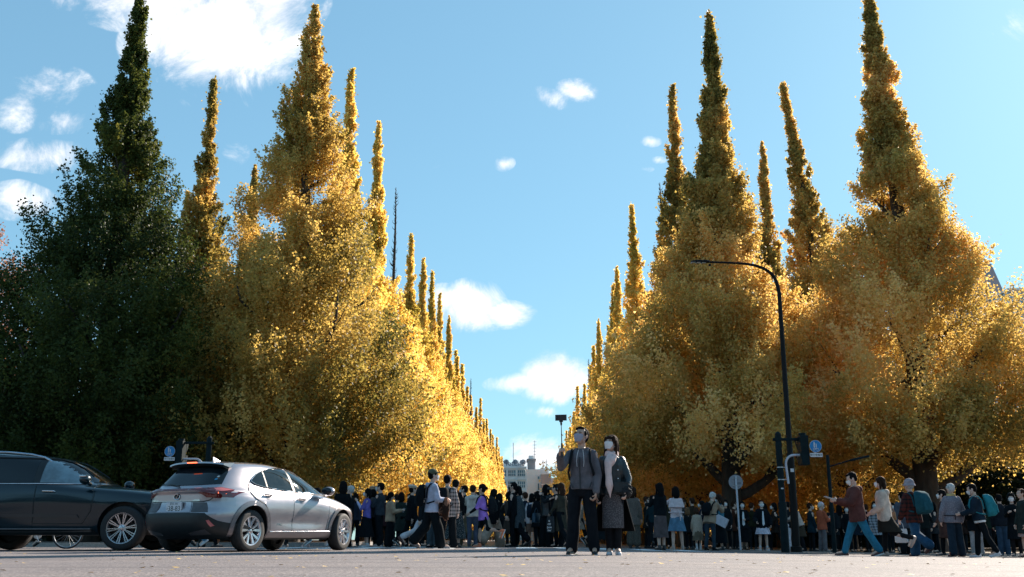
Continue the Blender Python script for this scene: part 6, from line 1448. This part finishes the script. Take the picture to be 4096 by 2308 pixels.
mp(3613, 1966, 'person in grey padded jacket half hidden behind the red plaid shirt', H=1.64, yaw=15, group=G2, top=('jacket', C('down_grey_blue', (.060, .066, .085)), dict(puff=.045, length=-.18)), bottom=('trousers', BK, dict(wide=.02)))
P40 = mp(3651, 1916, 'person in red and black plaid coat, grey felt hat and blue trousers walking away', H=1.66, yaw=28, group=G2, hair=('short', H_GRY), hat=('hat', C('hat_grey', (.24, .21, .23))), pose=dict(legs=((10, 4), (-14, 40)), arms=(hang(4, 12, 20), hang(4, 12, 24)), lean=5), top=('jacket', C('plaid_red', ((.085, .022, .018), (.012, .014, .016), (.13, .05, .03)), 'plaid'), dict(puff=.03, length=-.15)), bottom=('trousers', C('trousers_blue', (.016, .050, .095)), dict(wide=.04)), shoes=(SH_BR, None))
backpack(P40, C('bag_petrol', (.012, .060, .078)), 'petrol blue backpack on the person in the red and black plaid', w=.36, h=.50, dpt=.24)
handbag(P40, -1, mat('bag_white_cloth', (.58, .55, .55), .8, var=.08, bump=.006, bscale=10), 'white cloth bag with a red heart carried by the person in the grey hat', w=.34, h=.30, dpt=.10, drop=.16, at=(-.34, .10, -.10), name='cloth_bag')
def heart():
    c = P40.tp(-.34, .10, -.10) - Vector((0, 0, .16)); q = Vector((c.x - .052, c.y - .08, c.z - .16)); mb = MB(); pts = []
    for i in range(26):
        a = 2 * math.pi * i / 26; x = .0032 * 16 * math.sin(a) ** 3; z = .0032 * (13 * math.cos(a) - 5 * math.cos(2 * a) - 2 * math.cos(3 * a) - math.cos(4 * a)); pts.append((x, z))
    mb.rings([[(q.x + e, q.y + x, q.z + z) for x, z in pts] for e in (0, -.004)]); o = mb.build('heart_print', mat('print_red', (.30, .08, .07), .8), None, smooth=0)
    b = [o_ for o_ in bpy.data.objects if o_.name.startswith('cloth_bag')][-1]; o.parent = b
heart()
mp(3777, 1957, 'woman in dark brown coat in profile beside the old man in the grey sweater', H=1.60, yaw=72, fem=True, group=G2, mask=M_MASKW, hair=('tied', H_BLK, .06), pose=walk(10), top=('coat', C('coat_chestnut', (.050, .026, .022)), dict(length=-.42)), bottom=('trousers', BK), shoes=(SH_B, None))
P42 = mp(3811, 1933, 'white haired old man in grey sweater and navy trousers seen from behind', H=1.66, yaw=6, group=G2, hair=('short', H_GRY), pose=dict(legs=((3, 3), (-5, 5)), arms=(hang(2, 16, 22), hang(2, 16, 22)), spread=4, bulk=1.12), top=('jacket', C('sweater_grey', ((.17, .16, .19), (.27, .25, .28), .5, 60), 'speck'), dict(name='sweater', puff=.022, length=-.10)), bottom=('trousers', C('navy', (.012, .022, .034)), dict(wide=.03)), shoes=(SH_BR, None))
def old_man_details():
    P = P42; mb = P.scarf(None, None); link('scarf', remesh(mb, .012, 1, .005, 2), C('scarf_mustard', (.42, .31, .14)), P.root)
    mb = MB(); mb.tube([P.tp(.245 * math.cos(a), .185 * math.sin(a), .06 - .01 * math.cos(a)) for a in np.linspace(R(150), R(390), 18)], .010, 6); o = carried(P, 'waist_strap', mb, BK, 'black waist bag strap across the back of the old man in the grey sweater', 'strap')
    mb = MB(); mb.tube([P.tp(-.06, -.19, .055), P.tp(-.06, -.195, -.03)], .010, 6); mb.build('strap_end', BK, o)
old_man_details()
mp(3897, 1976, 'masked man in dark jacket and pale trousers behind the student with the teal backpack', H=1.64, yaw=150, group=G2, mask=M_MASKW, pose=stand(arms=(hold(24, 80, 24), hold(24, 80, 24))), bottom=('trousers', C('stone', (.34, .28, .27)), dict(wide=.02)), shoes=(SH_B, W1), top=('jacket', BK, dict(puff=.03, length=-.2)))
P44 = mp(3914, 1932, 'student in navy sweater and slim black trousers looking down as he walks left', H=1.66, yaw=70, group=G2, mask=M_MASKW, pose=dict(legs=((10, 6), (-16, 10)), arms=(hold(18, 60, 12), hold(18, 60, 12)), lean=8, head=(0, -22)), top=[('jacket', C('tee_white', (.6, .6, .6)), dict(name='undershirt', length=-.09)), ('jacket', C('sweater_navy', (.010, .020, .032)), dict(name='sweater', puff=.02, length=-.04))], bottom=('trousers', BK, dict(wide=.006)), shoes=(SH_W, W1))
backpack(P44, C('bag_teal', (.020, .16, .19)), 'teal backpack on the student in the navy sweater', w=.32, h=.50, dpt=.22)
mp(4004, 1976, 'man in dark jacket and blue jeans with his back turned near the right edge', H=1.66, yaw=-20, group=G2, top=('jacket', C('jacket_ink', (.014, .016, .022)), dict(puff=.02)), bottom=('trousers', C('jeans_blue', (.030, .055, .090)), dict(wide=.015)), shoes=(SH_GY, W1))
P46 = mp(4054, 1972, 'masked woman in black with headphones holding a phone near the right edge', H=1.64, yaw=150, fem=True, group=G2, mask=M_MASKW, hair=('bob', H_BLK), pose=stand(arms=(hold(30, 80, 20), hold(34, 76, 10))), top=('coat', BK, dict(length=-.42)), bottom=('none', None), shoes=(SH_B, None), tights=True)
def headphones():
    P = P46; mb = MB(); mb.tube([P.hp(.092 * math.cos(a), -.01, .01 + .135 * math.sin(a)) for a in np.linspace(0, math.pi, 16)], .009, 6)
    for q in (-1, 1): mb.ell(P.hp(q * .092, -.01, 0), .018, .035, .04)
    carried(P, 'headphones', mb, M_BLACKP, 'black headphones on the masked woman near the right edge', 'headphones')
headphones()
mp(4093, 1954, 'person in dark green coat and mustard scarf cut off by the right edge', H=1.68, yaw=100, fem=True, group=G2, hair=('short', H_BRN), top=('coat', C('coat_green_dark', (.020, .026, .024)), dict(length=-.3)), bottom=('skirt', C('skirt_pinkish', (.28, .18, .16)), dict(hem=.5, flare=.2)), shoes=(SH_B, None, .1))

# --- people whose heads or legs show around the two cars
mp(1370, 1940, 'dark haired person just above the bonnet of the silver car', H=1.68, yaw=10, group=G1, hair=('bob', H_BLK), d=26.5)
mp(1398, 1962, 'grey haired person looking left over the bonnet of the silver car', H=1.62, yaw=75, group=G1, hair=('short', H_GRY), top=('jacket', BK2), d=27.5)
for fx, lb, bt, sh, hh in ((770, 'walker whose light jeans show under the silver car', ('trousers', C('jeans_light', (.10, .26, .40)), dict(wide=.01)), (SH_W, W1), 1.66), (840, 'walker whose black trousers show under the silver car boot', ('trousers', BK, {}), (SH_B, None), 1.64),
                           (905, 'person in a white skirt seen only under the silver car', ('skirt', C('skirt_white', (.5, .48, .5)), dict(hem=.2, flare=.2)), (SH_B, None), 1.58), (1180, 'walker whose dark legs show between the wheels of the silver car', ('trousers', BK2, {}), (SH_GY, W1), 1.65), (1265, 'walker in beige trousers seen between the wheels of the silver car', ('trousers', C('beige_wide', (0, 0, 0)), {}), (SH_PK, W1), 1.6),
                           (25, 'walker in a pale patterned skirt seen under the black car at the left edge', ('skirt', C('skirt_peach', ((.55, .36, .28), (.70, .52, .42), .5, 30), 'speck'), dict(hem=.28, flare=.24, pleat=.06)), (SH_B, None), 1.6),
                           (110, 'walker in black trousers seen under the black car', ('trousers', BK2, {}), (SH_B, None), 1.62)):
    y_ = R(80) if fx < 900 else R(-80)
    mp(fx, 1960, lb, H=hh, yaw=85 if fx % 3 else -80, group=G1, pose=walk(20), bottom=bt, shoes=sh, hair=('short', H_BLK), top=('jacket', BK), d=27.5 if fx > 600 else 25.0)

# --- the rows further back: standing people that fill the gaps
back = [(1420, 1968, 'navy coat', (.012, .018, .030)), (1585, 1975, 'black hooded coat', (.010, .010, .012)), (1640, 1972, 'charcoal coat', (.022, .024, .028)), (1705, 1960, 'dark brown jacket', (.030, .020, .016)), (1765, 1968, 'faded black jacket', (.018, .019, .021)),
        (1912, 1966, 'dark slate coat', (.020, .028, .034)), (1998, 1972, 'black wool coat', (.009, .010, .012)), (2100, 1968, 'ink blue coat', (.010, .016, .028)), (2200, 1972, 'soot grey coat', (.020, .020, .022)), (2275, 1975, 'dark olive jacket', (.022, .022, .014)),
        (2372, 1972, 'dark violet coat', (.020, .014, .022)), (2590, 1985, 'black quilted coat', (.009, .010, .010)), (2612, 1978, 'deep teal coat', (.008, .022, .028)), (2770, 1990, 'dark umber coat', (.026, .018, .012)), (2905, 1998, 'black anorak', (.008, .010, .012)),
        (3010, 2010, 'dark moss coat', (.016, .018, .010)), (3100, 2008, 'brown black coat', (.016, .012, .010)), (3245, 2012, 'dark petrol jacket', (.008, .024, .034)), (3360, 2018, 'dark grey parka', (.026, .026, .028)), (3465, 2016, 'plum black coat', (.018, .010, .016)),
        (3575, 2008, 'dark blue anorak', (.010, .016, .034)), (3700, 2012, 'black raincoat', (.010, .012, .012)), (3735, 2008, 'graphite coat', (.024, .026, .030)), (3850, 2012, 'dark chocolate coat', (.022, .012, .010)), (3960, 2008, 'bottle green parka', (.010, .020, .014)), (1538, 1978, 'dark wine coat', (.030, .012, .014)), (2660, 1992, 'dark khaki coat', (.030, .028, .018)), (2735, 1996, 'dim grey coat', (.034, .034, .036)), (2810, 2000, 'dark navy anorak', (.010, .014, .026)), (2940, 2004, 'dark rust jacket', (.045, .018, .012)), (3060, 2012, 'dim tan coat', (.075, .055, .04)), (3170, 2014, 'dark sage coat', (.026, .032, .026)), (3425, 2022, 'dark denim jacket', (.014, .026, .040)), (3540, 2014, 'grey brown coat', (.045, .038, .034)), (3680, 2018, 'black padded jacket', (.010, .011, .012)), (3900, 2018, 'dark maroon coat', (.028, .010, .010))]
for i, (fx, fy, nm, colr) in enumerate(back):
    rr = random.Random(i); fem = i % 2 == 0
    lk = [0, 25, 160, -40, 85, -85][i % 6]
    nb = 'left' if fx < 2300 else 'right'
    mp(fx, fy, 'person in %s in the second row, %s' % (nm, 'beyond the zebra crossing' if fx < 2300 else 'in the shade of the trees'), H=1.58 + .12 * rr.random(), yaw=lk, fem=fem, group='people further back in the shade' , hair=(['bob', 'short', 'long', 'tied'][i % 4] if fem else 'short', [H_BLK, H_DBR, H_BLK, H_BRN][i % 4]), mask=M_MASKW if abs(lk) > 80 else None,
       pose=stand(arms=(hold() if i % 3 == 0 else hang(), hold(20, 80, 10) if i % 3 == 0 else hang(8))) if i % 4 else walk(16), top=('coat' if i % 3 else 'jacket', C('back_%d' % i, colr), dict(length=-.25) if i % 3 else {}), bottom=('trousers', BK2 if i % 2 else BK, {}), shoes=(SH_B, W1 if i % 5 == 0 else None))

# a bicycle standing behind the black car, its wheels showing under the sills
def bicycle():
    e = empty('bicycle', (-10.9, 22.6, 0), R(4)); tag(e, 'bicycle whose wheels show under the black car', 'bicycle')
    met = mat('bike_metal', (.45, .47, .5), .3, metal=.8); fr = mat('bike_frame', (.02, .03, .035), .4)
    for x in (0, 1.08):
        w = empty('wheel', (x, 0, .335)); w.parent = e
        mb = MB(); mb.tube([(.325 * math.cos(a), 0, .325 * math.sin(a)) for a in np.linspace(0, 2 * math.pi, 41)], .016, 8); mb.build('tyre', M_TYRE, w)
        mb = MB(); mb.tube([(.302 * math.cos(a), 0, .302 * math.sin(a)) for a in np.linspace(0, 2 * math.pi, 41)], .009, 6)
        for k in range(20): a = 2 * math.pi * k / 20; mb.tube([(.02 * math.cos(a), .015 * (-1) ** k, .02 * math.sin(a)), (.30 * math.cos(a), 0, .30 * math.sin(a))], .0018, 4)
        mb.build('rim', met, w)
    mb = MB(); A = (.42, 0, .30); B = (.27, 0, .82); Cc = (.86, 0, .80); D = (.98, 0, .60)
    for a, b in ((A, B), (A, Cc), (B, Cc), (A, (0, 0, .335)), ((.29, 0, .76), (0, 0, .335)), (Cc, (1.08, 0, .335)), (Cc, (.83, 0, .98))): mb.tube([a, b], .016, 8)
    mb.build('frame', fr, e); mb = MB(); mb.tube([(.70, -.27, .98), (.82, -.2, 1.0), (.83, 0, .98), (.82, .2, 1.0), (.70, .27, .98)], .012, 8); mb.build('handlebar', met, e)
    mb = MB(); mb.ell((.24, 0, .90), .13, .075, .035); mb.tube([B, (.25, 0, .88)], .013, 8); mb.build('saddle', M_BLACKP, e)
    mb = MB(); mb.tube([(.42, -.06, .30), (.50, -.07, .16)], .010, 6); mb.tube([(.42, .06, .30), (.34, .07, .44)], .010, 6); mb.obox((.50, -.11, .155), (.05, 0, 0), (0, .035, 0), (0, 0, .01)); mb.obox((.34, .11, .445), (.05, 0, 0), (0, .035, 0), (0, 0, .01)); mb.lathe([(.09, -.01), (.09, .01)], (.42, .03, .30), 'y', 20, True); mb.build('pedals', met, e)
bicycle()
# ---------------------------------------------------------------- street furniture
M_POST = mat('post_dark_green', (.005, .014, .017), .6, var=.25, scale=6, bump=.001, bscale=60, spec=.12)
M_LAMPP2 = mat('post_black_brown', (.009, .008, .008), .55, var=.2, scale=6, spec=.15)
M_SIGNB = mat('sign_blue', (.012, .20, .48), .35, var=.05); M_SIGNW = mat('sign_white', (.66, .64, .66), .5, var=.05); M_PIPE = mat('pipe_white', (.52, .52, .58), .4, var=.1); M_SIGNBACK = mat('sign_back_grey', (.30, .28, .30), .55, var=.08)

def street_lamp():
    Y = 27.0; b = scr(3186, 2200, Y); e = empty('street_lamp', (b.x, Y, gz(b.x))); tag(e, 'tall dark street lamp with a curved arm reaching left over the crowd', 'street lamp')
    L = lambda fx, fy, dy=0: scr(fx, fy, Y) - Vector((b.x, Y, gz(b.x)))
    pt = [L(3183, 2180), L(3165, 1900), L(3146, 1600), L(3127, 1300), L(3113, 1170)]
    x0 = pt[0].x * .5; pts = [Vector((0, 0, 0)), Vector((0, 0, 2.4)), Vector((.0, 0, 2.42))]; topz = L(3113, 1170).z
    mb = MB(); mb.tube([(0, 0, -.05), (0, 0, 2.5)], [.105, .098], 20); mb.tube([(0, 0, 2.5), (0, 0, 2.56), (0, 0, topz)], [.098, .078, .055], 20); mb.tube([(0, 0, 0), (0, 0, .14), (0, 0, .16)], [.15, .15, .11], 20)
    mb.build('pole', M_LAMPP2, e)
    arm = [(3113, 1170), (3106, 1130), (3088, 1098), (3050, 1072), (3000, 1058), (2940, 1052), (2835, 1048)]
    P = [Vector((L(*a).x, 0, L(*a).z)) for a in arm]; P[0] = Vector((0, 0, topz - .02)); P[1].x = min(P[1].x, -.01)
    sm = []
    for i in range(len(P) - 1):
        p0 = P[max(i - 1, 0)]; p1 = P[i]; p2 = P[i + 1]; p3 = P[min(i + 2, len(P) - 1)]
        for q in range(5):
            t = q / 5; sm.append(.5 * ((2 * p1) + (p2 - p0) * t + (2 * p0 - 5 * p1 + 4 * p2 - p3) * t * t + (3 * p1 - p0 - 3 * p2 + p3) * t ** 3))
    sm.append(P[-1]); mb = MB(); mb.tube(sm, [.055 - .027 * i / (len(sm) - 1) for i in range(len(sm))], 14); mb.build('arm', M_LAMPP2, e)
    h = P[-1]; w = L(2765, 1046); d = (Vector((w.x, 0, w.z)) - h); mb = MB(); rs = []
    for t, a, z in ((-.05, .03, .035), (0, .07, .05), (.25, .12, .055), (.7, .12, .045), (1.0, .06, .025), (1.04, .02, .01)):
        c = h + d * t; rs.append([c + Vector((0, a * math.cos(q), z * math.sin(q) * (1 if math.sin(q) > 0 else .55))) for q in np.linspace(0, 2 * math.pi, 17)[:-1]])
    mb.rings(rs); lm = mb.build('lamp_head', M_LAMPP2, e); c = h + d * .6
    for k in (-.18, .0, .18): mb = MB(); mb.obox(c + d.normalized() * k * .8 + Vector((0, 0, -.034)), (.055, 0, 0), (0, .07, 0), (0, 0, .006)); mb.build('lens', mat('lamp_lens', (.35, .30, .28), .2, coat=1), lm, smooth=0)
    mb = MB(); mb.obox(h + Vector((.02, 0, -.09)), (.03, 0, 0), (0, .03, 0), (0, 0, .03)); mb.build('sensor', M_LAMPP2, e, bevel=.005)
    mb = MB(); a = scr(3192, 1881, Y - .1) - Vector((b.x, Y, gz(b.x))); mb.obox((0, -.104, a.z), (.045, 0, 0), (0, .004, 0), (0, 0, .045)); mb.build('notice', M_SIGNW, e, smooth=0)
street_lamp()

def disc(mb, c, r, y0, y1, n=40): mb.lathe([(r, y0), (r, y1)], c, 'y', n, True)
def pedestrian_sign(e, cx, cz, r, plate=True):
    mb = MB(); disc(mb, (cx, 0, cz), r, -.215, -.21); dsc = mb.build('sign_disc', M_SIGNW, e, smooth=40)
    mb = MB(); disc(mb, (cx, 0, cz), r * .95, -.2175, -.2152); mb.build('blue_face', M_SIGNB, dsc, smooth=40)
    mb = MB(); u = r / 10; y = -.221
    def q(x, z, rx, rz): mb.ell((cx + x * u, y, cz + z * u), rx * u, .002, rz * u, None, 12, 8)
    q(-2.2, 6.3, 1.0, 1.0); mb.obox((cx - 2.2 * u, y, cz + 3.1 * u), (1.1 * u, 0, 0), (0, .0015, 0), (0, 0, 2.2 * u)); mb.obox((cx - 1.6 * u, y, cz - .2 * u), (.5 * u, 0, .0), (0, .0015, 0), (.25 * u, 0, 1.9 * u)); mb.obox((cx - 2.9 * u, y, cz - .2 * u), (.5 * u, 0, 0), (0, .0015, 0), (-.25 * u, 0, 1.9 * u))
    q(.9, 3.5, .8, .8); mb.obox((cx + .9 * u, y, cz + 1.3 * u), (.8 * u, 0, 0), (0, .0015, 0), (0, 0, 1.4 * u)); mb.obox((cx + .9 * u, y, cz - 1.0 * u), (.6 * u, 0, 0), (0, .0015, 0), (0, 0, 1.0 * u))
    for x in (-2.6, 2.6): mb.tube([(cx + (x + 1.9 * math.cos(a)) * u, y, cz + (-5.2 + 1.9 * math.sin(a)) * u) for a in np.linspace(0, 2 * math.pi, 17)], .28 * u, 5)
    for a, b in (((-2.6, -5.2), (-.9, -3.2)), ((-.9, -3.2), (1.7, -3.2)), ((1.7, -3.2), (2.6, -5.2)), ((-.9, -3.2), (.2, -5.2)), ((.2, -5.2), (1.7, -3.2)), ((.2, -5.2), (-2.6, -5.2)), ((1.7, -3.2), (1.4, -2.3))): mb.tube([(cx + a[0] * u, y, cz + a[1] * u), (cx + b[0] * u, y, cz + b[1] * u)], .25 * u, 5)
    mb.build('pictogram', M_SIGNW, dsc, smooth=40)
    mb = MB(); mb.box(cx - r * .98, cx + r * 1.05, -.215, -.21, cz - r * 1.75, cz - r * 1.1); pl = mb.build('sign_plate', M_SIGNW, e, smooth=0, bevel=.004)
    t = text_mesh('歩行者優先', r * .40, .0008, spacing=.98); link('lettering', t, M_INK, pl, (cx + r * .035, -.2165, cz - r * 1.43), (R(90), 0, 0))

def signal_post(fxp, fxs, fxd, mirror, label, Y, ztopfy, fysign, fybox):
    """post, cross arm, pedestrian signal head seen from the side, white bent pipe and the blue sign"""
    b = scr(fxp, 1900, Y); g = gz(b.x); e = empty('pedestrian_signal', (b.x, Y, g)); tag(e, label, 'traffic signal', 'pedestrian signals')
    L = lambda fx, fy: scr(fx, fy, Y) - Vector((b.x, Y, g))
    zt = L(fxp, ztopfy).z; sg = -1 if mirror else 1
    mb = MB(); mb.tube([(0, 0, -.05), (0, 0, 1.2), (0, 0, 1.22), (0, 0, zt)], [.10, .10, .080, .078], 20); mb.tube([(0, 0, zt), (0, 0, zt + .05)], [.078, .03], 20); mb.build('post', M_POST, e)
    xb = L(fxs, fybox).x; zb = L(fxs, fybox).z
    mb = MB(); mb.obox((xb * .5, 0, zt - .14), (abs(xb) * .5 + .14, 0, 0.0), (0, .03, 0), (0, 0, .035)); mb.lathe([(.10, -.03), (.10, .03)], (0, 0, zt - .14), 'z', 20, True); mb.build('cross_arm', M_POST, e, bevel=.004)
    mb = MB(); mb.rings([[(xb + x, y, zb + z) for x, y in ((-.10, -.17), (.10, -.17), (.10, .17), (-.10, .17))] for z in (-.36, .36)]); hd = mb.build('signal_head', M_POST, e, smooth=0, bevel=.012)
    for z in (-.17, .17):
        mb = MB(); mb.rings([[(xb - .10, .19, zb + z - .13), (xb + .10, .19, zb + z - .13), (xb + .10, .19, zb + z + .14), (xb - .10, .19, zb + z + .14)], [(xb - .10, .33, zb + z + .02), (xb + .10, .33, zb + z + .02), (xb + .11, .33, zb + z + .14), (xb - .11, .33, zb + z + .14)]], False)
        mb.build('visor', M_POST, hd, smooth=0)
    mb = MB(); mb.tube([(xb, 0, zt - .10), (xb, 0, zb + .36)], .05, 10); mb.lathe([(.09, -.03), (.09, .03)], (xb, 0, zb + .40), 'z', 16, True); mb.build('bracket', M_POST, e)
    sx = L(fxd, fysign).x; sz = L(fxd, fysign).z
    px = sg * .145; mb = MB(); pts = [(px + sg * .03, -.02, sz - .90), (px, -.02, sz - .42)] + [(px + sg * (.22 - .22 * math.cos(a)), -.02, sz - .42 + .22 * math.sin(a)) for a in np.linspace(.15, math.pi / 2, 8)] + [(sx - sg * .12, -.02, sz - .20), (sx, -.12, sz - .20), (sx, -.20, sz - .16)]
    pts = [(p[0], p[1], p[2]) for p in pts]; mb.tube(pts, .030, 12); mb.build('bent_pipe', M_PIPE, e)
    mb = MB()
    for z in (sz - .50, sz - .80): mb.lathe([(.086, -.012), (.086, .012)], (0, 0, z), 'z', 20, True); mb.obox((px * .6, -.02, z), (abs(px) * .6, 0, 0), (0, .014, 0), (0, 0, .01))
    mb.build('clamp', mat('steel_band', (.40, .40, .42), .35, metal=.8), e)
    pedestrian_sign(e, sx + sg * .02, sz, .150)
    mb = MB(); mb.box(-.03, .03, -.086, -.082, zt - 1.36, zt - 1.33); mb.build('sticker', M_SIGNW, e, smooth=0)
    return e
signal_post(3122, 3213, 3249, False, 'dark green pedestrian signal post with blue round sign at the right of the crowd', 25.0, 1735, 1788, 1802)
signal_post(828, 722, 692, True, 'pedestrian signal post behind the silver car, its blue sign half hidden', 29.0, 1752, 1808, 1815)

def round_sign():
    Y = 32.0; b = scr(2943, 1928, Y); g = gz(b.x); e = empty('road_sign', (b.x, Y, g)); tag(e, 'round road sign seen from its grey back on a white pole', 'road sign'); z = b.z - g; r = 29 * Y / 4107
    mb = MB(); disc(mb, (0, 0, z), r, -.006, 0); mb.build('sign_disc', M_SIGNBACK, e, smooth=40)
    mb = MB(); mb.tube([(.03, -.04, 0), (0, -.04, z + r * .78)], .030, 12); mb.build('pole', M_PIPE, e)
    mb = MB()
    for q in (-.5, .5): mb.obox((0, -.02, z + q * r), (r * .5, 0, 0), (0, .012, 0), (0, 0, .012)); mb.lathe([(.036, -.015), (.036, .015)], (0, -.04, z + q * r), 'z', 14, True)
    mb.build('rail', mat('steel_band', (0, 0, 0)), e, smooth=0); mb = MB(); mb.box(r * .18, r * .75, -.009, -.0065, z - r * .32, z - r * .02); mb.build('inspection_label', mat('label_grey', (.17, .16, .18), .6), e, smooth=0)
round_sign()

def lean_post():
    Y = 28.0; b = scr(3335, 2150, Y); g = gz(b.x); e = empty('signal_post', (b.x, Y, g)); tag(e, 'thin dark post with a slanting arm right of the older man in orange red', 'post')
    a = scr(3304, 1820, Y) - Vector((b.x, Y, g)); c = scr(3312, 1853, Y) - Vector((b.x, Y, g)); d = scr(3400, 1826, Y) - Vector((b.x, Y, g)); f = scr(3470, 1800, Y) - Vector((b.x, Y, g))
    mb = MB(); mb.tube([(0, 0, -.05), (0, 0, a.z)], [.06, .042], 16); mb.build('post', M_POST, e); x = 0
    mb = MB(); mb.tube([(0, 0, c.z - .1), (d.x - a.x * .4, 0, d.z - .1)], .020, 10); mb.build('arm', M_POST, e)
    mb = MB(); q = Vector((d.x - a.x * .4, 0, d.z - .1)); w = (Vector((f.x, 0, f.z)) - Vector((d.x, 0, d.z))); w.z *= .6; mb.obox(q + w * .5, w * .5, (0, .09, 0), (0, 0, .032)); mb.build('lamp_head', M_POST, e, bevel=.02)
lean_post()
